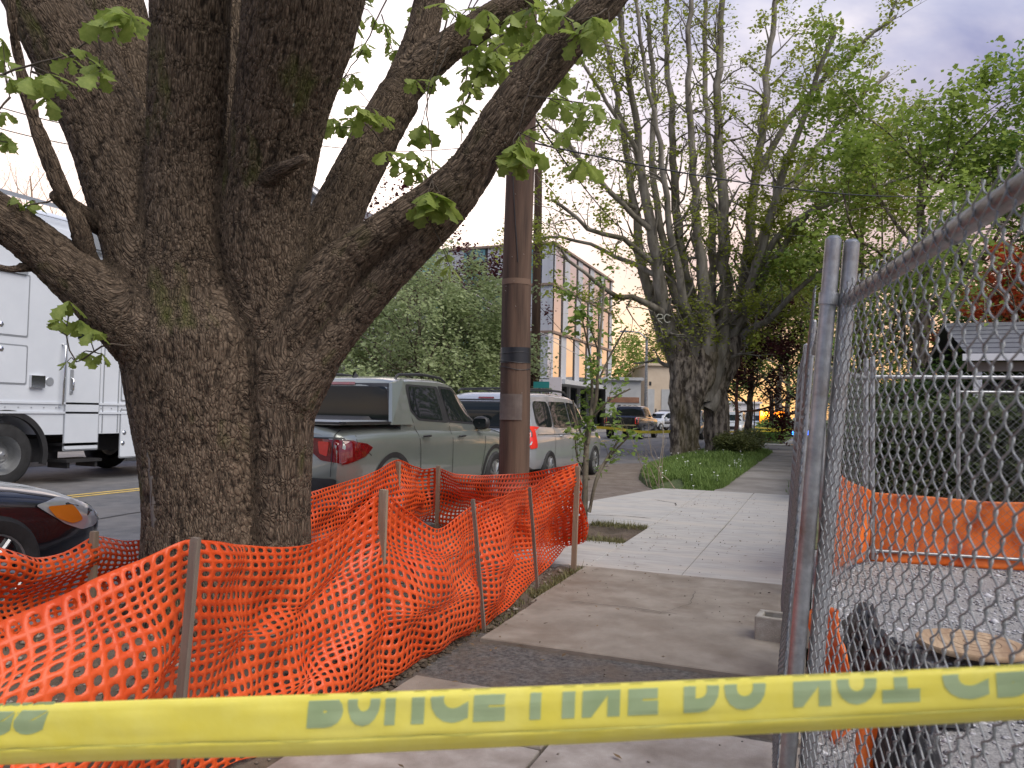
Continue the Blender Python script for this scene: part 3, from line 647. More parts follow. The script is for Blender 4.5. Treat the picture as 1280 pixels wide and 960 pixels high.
tag(fastmesh('foliage', LV, (LF[None]+np.arange(NL)[:, None, None]*len(OLV)).reshape(-1, 4), m_oakleaf, oak, smooth=True), kind='stuff')

# ------------------------------------------------------------ orange safety netting on stakes
def net_material():
    m = bpy.data.materials.new('orange_netting'); m.use_nodes = True; nt = m.node_tree; n = nt.nodes; l = nt.links; b = n['Principled BSDF']; o = n['Material Output']
    tc = n.new('ShaderNodeTexCoord'); t = n.new('ShaderNodeTexNoise'); t.inputs['Scale'].default_value = 3; t.inputs['Detail'].default_value = 5; l.new(tc.outputs['Object'], t.inputs['Vector'])
    r = n.new('ShaderNodeValToRGB'); l.new(t.outputs[0], r.inputs[0]); r.color_ramp.elements[0].color = (.78, .085, .011, 1); r.color_ramp.elements[1].color = (.92, .165, .040, 1); r.color_ramp.elements[0].position = .3; r.color_ramp.elements[1].position = .7
    l.new(r.outputs[0], b.inputs['Base Color']); b.inputs['Roughness'].default_value = .36; b.inputs['Specular IOR Level'].default_value = .55
    tr = n.new('ShaderNodeBsdfTranslucent'); l.new(r.outputs[0], tr.inputs[0]); mx = n.new('ShaderNodeMixShader'); mx.inputs[0].default_value = .38
    l.new(b.outputs[0], mx.inputs[1]); l.new(tr.outputs[0], mx.inputs[2]); l.new(mx.outputs[0], o.inputs[0]); return m
m_net = net_material()
def curve3(pts, k=400):
    p, _ = smooth_path(npv(pts), np.ones(len(pts)), .02); L = np.concatenate([[0], np.cumsum(np.linalg.norm(np.diff(p, axis=0), axis=1))]); return p, L
def netting(name, tops, bots, rows, disp, parent, pitch=.056, closed=False, hole=.63, seed=0, stk=()):
    """a sheet of netting between two rails of points: every hole is a hole"""
    T = npv(tops); B = npv(bots); n = len(T); t, L = [], 0
    K = np.arange(n); mid = (T+B)/2; seg = np.linalg.norm(np.diff(mid, axis=0), axis=1); S = np.concatenate([[0], np.cumsum(seg)]); W = int(S[-1]*1.06/pitch)
    sub = 3   # fine samples per cell edge
    def smooth_eval(A, s):
        s = np.clip(s, 0, S[-1]); i = np.clip(np.searchsorted(S, s, 'right')-1, 0, n-2); f = ((s-S[i])/(S[i+1]-S[i]))[:, None]
        p0, p1, p2, p3 = A[np.maximum(i-1, 0)], A[i], A[i+1], A[np.minimum(i+2, n-1)]
        h = np.minimum(1, np.linalg.norm(p2-p1, axis=1)/.3)[:, None]
        m1 = (p2-p0)*.5*.7; m2 = (p3-p1)*.5*.7
        return (2*f**3-3*f**2+1)*p1+(f**3-2*f**2+f)*m1+(-2*f**3+3*f**2)*p2+(f**3-f**2)*m2
    def surf(u, v):   # u in cells 0..W, v in rows 0..rows
        s = u/W*S[-1]; vv = v/rows; a = smooth_eval(T, s); b = smooth_eval(B, s); e = smooth_eval(mid, s+.05)-smooth_eval(mid, s-.05); e[:, 2] = 0; e /= np.linalg.norm(e, axis=1)[:, None]+1e-9
        nn = np.stack([e[:, 1], -e[:, 0], np.zeros(len(e))], 1); p = a*(1-vv)[:, None]+b*vv[:, None]
        dn, dz, du = disp(s, vv, S[-1])
        for kx in stk: g_ = 1-.95*np.exp(-((s-S[kx])/.13)**2); dn = dn*g_-.02*(1-g_)
        return p+nn*dn[:, None]+npv((0, 0, 1))*dz[:, None]+e*du[:, None]
    # one cell : 8 rim points, 8 hole points
    cell_o = npv([(0, 0), (.5, 0), (1, 0), (1, .5), (1, 1), (.5, 1), (0, 1), (0, .5)]); ang = npv([225, 270, 315, 0, 45, 90, 135, 180])*pi/180
    hx, hy = .5*hole*.97, .5*hole*.93; hp = np.stack([.5+hx*np.sign(np.cos(ang))*np.abs(np.cos(ang))**.8, .5+hy*np.sign(np.sin(ang))*np.abs(np.sin(ang))**.8], 1)
    ii, jj = np.meshgrid(np.arange(W), np.arange(rows), indexing='ij'); ii = ii.ravel(); jj = jj.ravel()
    hj = 1+rng.normal(0, .03, (len(ii), 1, 1)); O = cell_o[None]+np.stack([ii, jj], 1)[:, None]; Hh = (.5+(hp-.5)[None]*hj)+np.stack([ii, jj], 1)[:, None]
    allp = np.concatenate([O, Hh], 1).reshape(-1, 2); V = surf(allp[:, 0], allp[:, 1])
    q = np.array([(i, (i+1) % 8, 8+(i+1) % 8, 8+i) for i in range(8)]); Q = (q[None]+np.arange(len(ii))[:, None, None]*16).reshape(-1, 4)
    # weld the rims
    key = np.round(allp*2).astype(np.int64); isr = np.tile(np.array([True]*8+[False]*8), len(ii)); code = np.where(isr, key[:, 0]*100000+key[:, 1], -1-np.arange(len(allp)))
    uq, first, inv = np.unique(code, return_index=True, return_inverse=True); V = V[first]; Q = inv.ravel()[Q]
    o = fastmesh(name, V, Q, m_net, parent, smooth=True); md = o.modifiers.new('thick', 'SOLIDIFY'); md.thickness = .0022; md.offset = 0
    return o
def stake_pts(b, t): return npv(b), npv(t)
def ground_under(p, dx=0, dy=0): return npv((p[0]+dx, p[1]+dy, .0))
# front run: tops and bottoms
fr_top = [P(-230, 890, 1.85), P(-100, 820, 1.95), P(0, 776, 2.1), P(100, 737, 2.22), P(175, 702, 2.35), P(240, 675, 2.44), P(300, 683, 2.8), P(385, 682, 3.3), P(432, 650, 3.6), P(480, 617, 3.74), P(516, 642, 4.0), P(545, 660, 4.2), P(592, 634, 4.62), P(629, 618, 5.0), P(661, 611, 5.65), P(690, 594, 6.05), P(722, 579, 6.45)]
fr_bot = [G(-300, 1500), G(-150, 1300), G(0, 1200), G(90, 1130), G(180, 1030), G(235, 990), G(320, 948), G(385, 905), G(430, 880), G(478, 858), G(502, 842), G(545, 812), G(598, 786), G(640, 758), G(676, 722)+npv((0, 0, .03)), G(705, 702)+npv((0, 0, .10)), P(733, 674, 6.45)]
def disp_front(s, v, L):
    z0 = np.zeros_like(s); env = np.sin(pi*np.clip(v, 0, 1))**.6
    q = np.stack([s*1.6+v*1.9, v*1.3, z0+3], 1); q2 = np.stack([s*5.5-v*4, v*5+s*1.5, z0+8], 1); fold = np.sin((s*1.0+v*1.5+.5*vnoise(np.stack([s, v, z0], 1)))*9)*.013
    dn = env*(vnoise(q)*.12+vnoise(q2)*.028+fold)+.02*np.sin(s*7)*(1-v)
    dn = dn+.05*np.exp(-((s-3.2)/.5)**2)*env
    dz = -.05*env*np.abs(vnoise(q+9))+.02*vnoise(q2+4)*(.3+v)
    # horizontal gathers where the net has slid down
    dz = dz-.035*np.sin(v*17+s*2)*env*np.clip(vnoise(np.stack([s*.9, z0, z0+5], 1))+.35, 0, 1)
    return dn, dz, .03*vnoise(q2+20)*env
nroot = tag(empty('safety_netting', tuple(ground_under(P(480, 760, 3.9)))), 'orange plastic safety netting sagging between stakes in front of the oak', 'netting')
netting('mesh', fr_top, fr_bot, 25, disp_front, nroot, pitch=.047, stk=(5, 9, 12, 14, 16))['kind'] = 'stuff'
# back run, street side
bk_top = [P(722, 579, 6.45), P(700, 584, 6.75), P(660, 591, 7.3), P(610, 594, 8.0), P(570, 592, 8.6), P(548, 585, 8.9), P(528, 586, 8.8), P(498, 575, 8.1), P(470, 588, 7.6), P(430, 603, 7.1), P(385, 616, 6.5), P(300, 640, 5.8), P(210, 668, 5.2), P(160, 676, 4.95), P(118, 670, 4.7), P(80, 690, 4.5), P(40, 697, 4.3), P(0, 684, 4.1), P(-60, 670, 3.9), P(-130, 690, 3.7)]
bk_bot = [P(733, 674, 6.45)]+[ground_under(p, .05*math.sin(i*2), .04*math.cos(i)) for i, p in enumerate(bk_top)][1:]
bk_bot[1] = bk_bot[1]+npv((0, 0, .14)); bk_bot[2] = bk_bot[2]+npv((0, 0, .05))
def disp_back(s, v, L):
    z0 = np.zeros_like(s); env = np.sin(pi*np.clip(v, 0, 1))**.6; q = np.stack([s*1.3+v, v*1.6, z0+30], 1); q2 = np.stack([s*5-v*3, v*4, z0+50], 1)
    return env*(vnoise(q)*.11+vnoise(q2)*.04), .02*vnoise(q2+3)*(.2+v), .02*vnoise(q2+7)
nroot2 = tag(empty('safety_netting', tuple(ground_under(bk_top[8]))), 'orange plastic safety netting strung along the kerb behind the oak and utility pole', 'netting')
netting('mesh', bk_top, bk_bot, 15, disp_back, nroot2, pitch=.054)['kind'] = 'stuff'
# stakes
m_stake = mat('stake_wood', (.21, .15, .10), (.40, .31, .22), 14, .85, .003, 90, stretch=(1, 1, .08), c3=(.13, .10, .07), s3=8)
m_stake_g = mat('stake_grey', (.12, .09, .07), (.22, .18, .145), 14, .85, .003, 90, stretch=(1, 1, .08))
def stake(bot, top, w, d, m, label, rz=0.0):
    b = npv(bot); t = npv(top); ax = t-b; L = np.linalg.norm(ax); z = ax/L; x = npv((math.cos(rz), math.sin(rz), 0)); x = x-z*(x@z); x /= np.linalg.norm(x); y = np.cross(z, x); V = []
    for k, (h, s_) in enumerate(((-.12, .35), (0, 1), (L*.35, 1.02), (L*.7, .98), (L-.012, 1), (L, .88))):
        for a, c in ((-1, -1), (1, -1), (1, 1), (-1, 1)): V.append(b+z*h+x*(a*w/2*s_+.002*math.sin(k*3))+y*c*d/2*s_)
    Fc = [(4*k+i, 4*k+(i+1) % 4, 4*k+4+(i+1) % 4, 4*k+4+i) for k in range(5) for i in range(4)]+[(3, 2, 1, 0), (20, 21, 22, 23)]
    return tag(MB().add(V, Fc).build('stake', m, loc=tuple(b)), label, 'stake', 'stakes holding the orange netting')
stake(G(212, 1032), P(245, 672, 2.40), .030, .018, m_stake_g, 'weathered grey wooden stake nearest the camera, in front of the oak trunk')
stake(G(470, 845), P(480, 612, 3.72), .042, .02, m_stake, 'tall pale wooden stake in front of the netting just right of the oak trunk')
stake(G(528, 826), P(514, 700, 3.95), .028, .02, m_stake_g, 'short dark stake leaning in the heap of soil clods')
stake(G(605, 786), P(591, 624, 4.58), .022, .015, m_stake_g, 'thin dark leaning stake between the soil heap and the far corner')
stake(G(672, 737), P(662, 609, 5.6), .022, .015, m_stake_g, 'thin weathered stake one before the far corner of the netting')
stake(G(717, 712), P(722, 583, 6.42), .042, .025, m_stake, 'brown wooden corner stake at the far end of the netting by the pale driveway')
for (tp, lab) in ((P(548, 582, 8.86), 'wooden stake of the kerbside netting, next to the silver minivan behind'), (P(498, 577, 8.05), 'wooden stake at the peak of the netting beside the green pickup'), (P(118, 664, 4.66), 'wooden stake left of the oak in front of the black car'), (P(640, 590, 7.5), 'hidden stake of the kerbside netting in front of the utility pole')):
    if 'hidden' in lab: continue
    stake(ground_under(tp), tp, .045, .03, m_stake, lab)

# ------------------------------------------------------------ chain link panels
m_galv = mat('galvanised', (.30, .315, .33), (.44, .455, .47), 25, .38, .0006, 200, metal=.8, c3=(.22, .20, .19), s3=9)
m_wire = mat('galvanised_wire', (.20, .21, .215), (.30, .315, .32), 30, .5, metal=.55)
def link_mesh(base0, base1, lean, h0, h1, parent, r=.0021, n=4, a=.036, bh=.034, over=.05, fine=True, dw=.003, shift=0.0, name='chain_link'):
    p0 = npv(base0); p1 = npv(base1); e = p1-p0; L = np.linalg.norm(e); e /= L; up = npv((0, 0, 1))+npv(lean); up /= np.linalg.norm(up); nn = np.cross(e, up); nn /= np.linalg.norm(nn)
    nw = int(L/a); nk = int((h1-h0+over)/bh); Vs, Qs, off = [], [], 0
    ang = np.arange(n)*2*pi/n+pi/4
    # centre line of a single zigzag in (u, v, w)
    pts = []
    for k in range(nk+1):
        side = 1 if k % 2 else 0; uc = side*a; v = k*bh
        sg_ = -1 if side else 1
        if fine: pts += [(uc+sg_*.13*a, v-.34*bh, -sg_*dw), (uc, v-.20*bh, -sg_*dw*.6), (uc, v+.20*bh, sg_*dw*.6), (uc+sg_*.13*a, v+.34*bh, sg_*dw)]
        else: pts.append((uc, v, 0))
    pts = npv(pts); T = np.gradient(pts, axis=0); T /= np.linalg.norm(T, axis=1)[:, None]
    A = np.stack([T[:, 1], -T[:, 0], np.zeros(len(T))], 1); A /= np.linalg.norm(A, axis=1)[:, None]; Bz = np.cross(T, A)
    ring = pts[:, None]+r*(np.cos(ang)[None, :, None]*A[:, None]+np.sin(ang)[None, :, None]*Bz[:, None])   # (m,n,3)
    m_ = len(pts); f = np.array([(i*n+j, i*n+(j+1) % n, (i+1)*n+(j+1) % n, (i+1)*n+j) for i in range(m_-1) for j in range(n)])
    for i in range(nw):
        R = ring.copy().reshape(-1, 3); 
        if i % 2: pass
        u = R[:, 0]+i*a; 
        if i % 2: u = (i+1)*a-R[:, 0]
        ww = R[:, 2]*(1 if i % 2 == 0 else -1)
        bulge = .012*vnoise(np.stack([u*1.3, R[:, 1]*1.3, np.zeros(len(u))], 1))
        W3 = p0+npv((shift, 0, 0))+e*u[:, None]+up*(h0+R[:, 1])[:, None]+nn*(ww+bulge)[:, None]; Vs.append(W3); Qs.append(f+off); off += len(R)
    o = fastmesh(name, np.concatenate(Vs), np.concatenate(Qs), m_wire, parent, smooth=True); o['kind'] = 'stuff'; return o
def panel(base0, base1, lean, hr, hp, label, rp=.030, rr=.021, mid=False, group='temporary chain link panels', fine=True, r=.0021, n=4, bot=.08, posts=(1, 1), mk={}):
    p0 = npv(base0); p1 = npv(base1); e = p1-p0; L = np.linalg.norm(e); e /= L; up = npv((0, 0, 1))+npv(lean)
    root = tag(empty('fence_panel', tuple(p0)), label, 'fence panel', group)
    for k, (q, on) in enumerate(((p0+e*.0, posts[0]), (p1-e*.0, posts[1]))):
        if not on: continue
        b = MB().tube([q, q+up*hp], rp, 14); b.build('post', m_galv, root, smooth=50)
        MB().lathe([(0, .012), (rp*.6, .010), (rp*.98, 0)], q+up*hp, n=14).build('cap', m_galv, root, smooth=60)
        for hh in (hr, bot):
            c = q+up*hh; MB().tube([c-up*.018, c+up*.018], rp*1.18, 14).build('clamp', m_galv, root, smooth=50)
    MB().tube([p0+up*hr, p1+up*hr], rr, 14).build('top_rail', m_galv, root, smooth=50)
    MB().tube([p0+up*bot, p1+up*bot], rr*.8, 10).build('bottom_rail', m_galv, root, smooth=50)
    link_mesh(p0+e*.03, p1-e*.03, lean, bot, hr, root, r=r, n=n, fine=fine, **mk)
    # wire ties round the top rail
    for k in range(1, int(L/.45)):
        c = p0+e*(k*.45)+up*hr; t = np.linspace(0, 2*pi, 9); nn = np.cross(e, up); nn /= np.linalg.norm(nn)
        MB().tube([c+nn*math.cos(q)*(rr+.003)+npv((0, 0, 1))*math.sin(q)*(rr+.003)+e*(.01*math.sin(q)) for q in t], .002, 5).build('tie', m_wire, root, smooth=180)
    return root
lean = (.077, 0, 0)
A0 = npv((-.105, 2.49, 0))
# near panel: from post A towards and past the camera's right shoulder
near_top_A = P(1060, 366, 2.30); near_top_B = P(1280, 202, 1.16); dirn = near_top_B-near_top_A; dirn[2] = 0; dirn /= np.linalg.norm(dirn)
A1 = A0+npv((.055, .02, 0)); hr = 1.655
panel(A1, A1+dirn*3.05, (.075, 0, 0), hr, 1.83, 'chain link fence panel closest to the camera, its top rail rising at right', r=.0018, n=5, rr=.021, rp=.024, mk=dict(a=.033, bh=.035, dw=.0035, over=.07, shift=-.027))
pb = [(-.16, 4.55, 0), (-.22, 6.05, 0), (-.26, 9.1, 0), (-.29, 12.1, 0), (-.33, 15.1, 0), (-.36, 18.1, 0)]
labs = ['leaning chain link fence panel starting at the paired tall posts beside the old sidewalk slabs', 'second chain link fence panel, beside the start of the pale driveway', 'third chain link fence panel along the pale driveway', 'fourth chain link fence panel at the middle of the pale driveway', 'fifth chain link fence panel reaching the end of the driveway', 'last chain link fence panel beside the grey far sidewalk']
q = A0
for k, p in enumerate(pb):
    panel(q, p, (.077-.006*k, 0, 0), 1.66, 1.84, labs[k], fine=k < 1, n=4 if k < 1 else 3, rp=.024 if k < 1 else .014, rr=.013, r=.0026, posts=(1, 0 if k == 0 else 1), mk=dict(shift=-.032, a=.030, bh=.030)); q = npv(p)+npv((.0, .05, 0))
# yard side: return panel and a long cross panel
yc = npv((.46, 7.95, 0)); mc = dict(fine=False, n=3, rp=.024, rr=.019)
panel((.02, 6.1, 0), yc-npv((.06, .08, 0)), (0, 0, 0), 1.68, 1.86, 'short chain link fence panel inside the yard joining the row to the cross fence', **mc)
panel(yc, (3.5, 8.30, 0), (0, 0, 0), 1.70, 1.88, 'chain link fence panel crossing the yard behind the gravel', **mc)
panel((3.56, 8.31, 0), (6.6, 8.66, 0), (0, 0, 0), 1.70, 1.86, 'chain link fence panel crossing the yard at far right', **mc)
# back fence of the yard, seen as a second, finer mesh
panel((1.55, 10.6, .1), (4.8, 11.2, .12), (0, 0, 0), 1.55, 1.75, 'older chain link fence panel farther back in the yard by the dark porch', **mc)

# orange barrier cloth on the cross fence
def cloth(name, tops, bots, rows, disp, m, label, cat, parent=None, group=None, hole=None, cols=None):
    T = npv(tops); B = npv(bots); n = len(T); mid = (T+B)/2; S = np.concatenate([[0], np.cumsum(np.linalg.norm(np.diff(mid, axis=0), axis=1))]); W = cols or int(S[-1]/.03)+2
    s = np.linspace(0, S[-1], W)
    def ev(A): 
        return np.stack([np.interp(s, S, A[:, i]) for i in range(3)], 1)
    a, b = ev(T), ev(B); v = np.linspace(0, 1, rows); e = np.gradient(ev(mid), axis=0); e[:, 2] = 0; e /= np.linalg.norm(e, axis=1)[:, None]+1e-9; nn = np.stack([e[:, 1], -e[:, 0], 0*e[:, 0]], 1)
    SS, VV = np.meshgrid(s, v, indexing='ij'); dn, dz = disp(SS.ravel(), VV.ravel()); X = (a[:, None]*(1-v)[None, :, None]+b[:, None]*v[None, :, None]).reshape(-1, 3)+np.repeat(nn, rows, 0)*dn[:, None]+npv((0, 0, 1))*dz[:, None]
    o = fastmesh(name, X, grid_faces(W, rows), m, parent, smooth=True, loc=None if parent is not None else tuple(ground_under(mid[0]))); md = o.modifiers.new('thick', 'SOLIDIFY'); md.thickness = .003; md.offset = 0
    return tag(o, label, cat, group)
def dsp(s, v): z = np.zeros_like(s); return .025*vnoise(np.stack([s*2.2, v*2.5, z+2], 1))+.02*np.sin(v*6+vnoise(np.stack([s, v, z], 1))*3)*v, .018*vnoise(np.stack([s*1.7, z, z+4], 1))*(1-v)
m_cloth = mat('orange_cloth', (.92, .21, .025), (.98, .31, .06), 2.5, .45, .002, 60, trans=.35, c3=(.55, .065, .012), s3=5)
cloth('barrier_cloth', [(.10, 6.7, .92), (.25, 7.25, .78), (.44, 7.97, .62), (1.2, 8.08, .60), (2.4, 8.20, .57), (3.5, 8.36, .60), (5, 8.54, .58)], [(.05, 6.6, .02), (.18, 7.2, .04), (.44, 7.95, -.02), (1.2, 8.07, -.02), (2.4, 8.22, -.02), (3.5, 8.36, -.02), (5, 8.54, 0)], 26, dsp, m_cloth, 'smooth orange barrier cloth fixed low along the fence across the yard', 'barrier cloth')
# heap inside the corner by the near panel: orange sheeting, black plastic, timber
def dsp2(s, v): z = np.zeros_like(s); return .05*vnoise(np.stack([s*6, v*4, z+12], 1))+.02*vnoise(np.stack([s*15, v*9, z+2], 1)), .03*vnoise(np.stack([s*7, v*3, z], 1))
cloth('orange_sheeting', [P(1024, 738, 4.0), P(1044, 768, 3.6), P(1060, 800, 3.3)], [P(1012, 900, 3.7), P(1034, 930, 3.3), P(1052, 990, 3.0)], 22, dsp2, m_cloth, 'crumpled orange sheeting hanging inside the fence corner beside the black plastic', 'sheeting', cols=26)
def blob_sheet(name, c, rx, ry, rz, m, label, cat, seed, fold=.3, n=46):
    u, v = np.meshgrid(np.linspace(0, 2*pi, n*2, endpoint=False), np.linspace(.02, pi*.62, n), indexing='ij'); d = np.stack([np.cos(u)*np.sin(v), np.sin(u)*np.sin(v), np.cos(v)], 2).reshape(-1, 3)
    k = 1+fold*fbm(d*2.2+seed, 3)+fold*.5*(1-2*np.abs(vnoise(d*npv([4, 4, 1.4])+seed*3))); X = d*npv([rx, ry, rz])*k[:, None]; X[:, 2] = np.maximum(X[:, 2]+rz*.28, .004); X += npv(c)
    N = 2*n; i, j = np.meshgrid(np.arange(N), np.arange(n-1), indexing='ij'); a = (i*n+j).ravel(); b2 = (((i+1) % N)*n+j).ravel(); Q = np.stack([a, a+1, b2+1, b2], 1)
    return tag(fastmesh(name, X, Q, m, smooth=True, loc=tuple(c)), label, cat)
m_blackp = mat('black_plastic', (.012, .012, .014), (.03, .03, .034), 6, .38, .004, 40)
blob_sheet('black_plastic_bag', G(1126, 880), .13, .13, .20, m_blackp, 'crumpled black plastic bag inside the fence beside a wooden block', 'plastic bag', 3.0)
blob_sheet('black_plastic_sheet', G(1082, 820), .10, .42, .20, m_blackp, 'long heap of black plastic sheet running back along the fence', 'plastic sheet', 8.0)
cb = G(1108, 1010); 
def dsp3(s, v): z = np.zeros_like(s); return .03*np.sin(s*55)*(.4+v)+.015*vnoise(np.stack([s*14, v*5, z+44], 1)), z
cloth('orange_tarp', [P(1072, 880, 2.9), P(1092, 878, 2.85), P(1112, 890, 2.8)], [P(1066, 1010, 2.75), P(1104, 1020, 2.7), P(1150, 1010, 2.65)], 20, dsp3, m_cloth, 'bright orange folded tarp standing against the black plastic near the camera', 'tarp', cols=34)
blob_sheet('black_plastic_bundle', G(1138, 1000), .09, .14, .24, m_blackp, 'dark plastic bundle on the gravel right of the folded orange tarp', 'plastic bundle', 15.0)
m_ply = mat('plywood', (.30, .20, .12), (.46, .34, .22), 10, .8, .002, 60, stretch=(3, .5, 1), c3=(.24, .15, .09), s3=3)
w = tag(empty('wooden_disc', tuple(G(1213, 812)+npv((0, 0, .0)))), 'round flat wooden spool top lying on the gravel', 'wooden disc')
MB().lathe([(0, .0), (.275, .0), (.28, .006), (.28, .026), (.275, .032), (0, .032)], npv(w.location)+npv((0, 0, .012)), n=48).build('board', m_ply, w, smooth=40)
mb = MB(); 
for rr_ in (.06, .12, .19): mb.lathe([(rr_, .0), (rr_+.003, .0015), (rr_+.006, .0)], npv(w.location)+npv((.03, 0, .0445)), n=36)
mb.build('saw_ring', mat('saw_ring', (.20, .13, .08), rough=.8), w)
c = G(1137, 868); tag(MB().box(c+npv((0, 0, .07)), (.085, .12, .14), .35, taper=.98).build('wooden_block', m_ply, loc=tuple(c)), 'upright short wooden block between the black plastic bag and wooden disc', 'wooden block')
c = G(1188, 905); tag(MB().box(c+npv((0, 0, .02)), (.16, .07, .045), .3, taper=.9).build('black_fence_foot', mat('black_rubber', (.02, .02, .022), rough=.7, c2=(.04, .04, .042)), loc=tuple(c)), 'small black rubber block on the gravel in front of the wooden disc', 'rubber block')
# concrete block holding the fence
m_blk = mat('block_concrete', (.27, .25, .21), (.42, .40, .36), 9, .92, .003, 150, c3=(.20, .17, .13), s3=5)
c = G(948, 800); bl = tag(empty('concrete_block', (c[0]+.13, c[1]+.02, .006)), 'pale hollow concrete block pushed under the fence on the sidewalk edge', 'block')
L_, W_, H_ = .40, .19, .145; c0 = npv(bl.location); mb = MB()
mb.bbox(c0+npv((-.14, -.095, 0)), c0+npv((.26, -.060, H_))); mb.bbox(c0+npv((-.14, .060, 0)), c0+npv((.26, .095, H_)))
for xx in (-.14, .042, .225): mb.bbox(c0+npv((xx, -.0602, 0)), c0+npv((xx+.035, .0602, H_-.002)))
b = mb.build('body', m_blk, bl); bv = b.modifiers.new('b', 'BEVEL'); bv.width = .006; bv.segments = 2
b.matrix_local = Matrix.Rotation(-.10, 4, 'Z')

# ------------------------------------------------------------ police tape across the foreground
def tape_mat():
    m = mat('yellow_tape', (.91, .81, .12), (.95, .87, .19), 14, .28, .0012, 22, trans=.18, spec=.5); return m
m_tape = tape_mat(); m_ink = mat('tape_ink', (.37, .48, .25), (.44, .55, .31), 12, .35, trans=.18)
tl = npv(P(-420, 912, 1.36)); tr_ = npv(P(1560, 836, .80))
def tape_line(t): p = tl*(1-t)+tr_*t; return p+npv((0, 0, -.008*math.sin(pi*t)))
def tape_pt(px):   # parameter whose centre is seen at column px
    lo, hi = 0, 1
    for _ in range(40):
        mm = (lo+hi)/2; v = tape_line(mm)-CP; x = 640+F*(v@RT)/(v@fw)
        if x < px: lo = mm
        else: hi = mm
    return lo
troot = tag(empty('barrier_tape', tuple(tape_line(.5)-npv((0, 0, .05)))), 'yellow police tape stretched across the whole foreground with green lettering', 'tape')
e = tr_-tl; e /= np.linalg.norm(e); tn = np.cross(e, npv((0, 0, 1))); tn /= np.linalg.norm(tn)
if tn@fw > 0: tn = -tn      # towards the camera
# profile across the ribbon: (height, towards camera); rolled at the top, flat face, crease, tucked lower flap
prof = npv([(.006, -.012), (.012, -.006), (.0125, .000), (.009, .0035), (.002, .006), (-.010, .008), (-.020, .0085), (-.0215, .0075), (-.0225, .0090), (-.030, .004), (-.0365, -.004), (-.038, -.010)])
def tape_surface(t, h, w):  # t (n,), profile height/out
    c = tl*(1-t)[:, None]+tr_*t[:, None]; L = t*np.linalg.norm(tr_-tl); z = np.zeros_like(L)
    sc = np.interp(t, [0, .2, .55, .85, 1], [2.0, 1.95, 1.68, 1.28, 1.15])
    tw = .12*vnoise(np.stack([L*2.2, z, z+3], 1)); hh = h*sc*(1+.0*tw); ww = w+tw*h*.5+.0012*vnoise(np.stack([L*9, h*120, z], 1))
    return c+npv((0, 0, 1))*(hh-.008*np.sin(pi*t)+.0015*vnoise(np.stack([L*3, z+5, z], 1)))[:, None]+tn*ww[:, None]
nt_ = 260; ts = np.linspace(0, 1, nt_); k = len(prof); fine = np.linspace(0, k-1, (k-1)*3+1); ph = np.interp(fine, range(k), prof[:, 0]); pw = np.interp(fine, range(k), prof[:, 1]); k = len(ph)
TT, HH = np.repeat(ts, k), np.tile(ph, nt_); WW = np.tile(pw, nt_)
o = fastmesh('ribbon', tape_surface(TT, HH, WW), grid_faces(nt_, k), m_tape, troot, smooth=True); md = o.modifiers.new('t', 'SOLIDIFY'); md.thickness = .0004
ts2 = np.linspace(0, 1, 160); hh2 = npv([-.0205, -.0222]); Tq = np.repeat(ts2, 2); Hq = np.tile(hh2, 160)+.0006*vnoise(np.stack([Tq*60, Tq*0, Tq*0+9], 1)); Wq = np.interp(Hq, np.sort(prof[1:, 0]), prof[1:, 1][np.argsort(prof[1:, 0])])+.0009
fastmesh('edge_line', tape_surface(Tq, Hq, Wq), grid_faces(160, 2), mat('tape_edge', (.52, .50, .10), (.66, .60, .12), 30, .35, trans=.1), troot)  # shade of the crease painted on as a darker olive strip
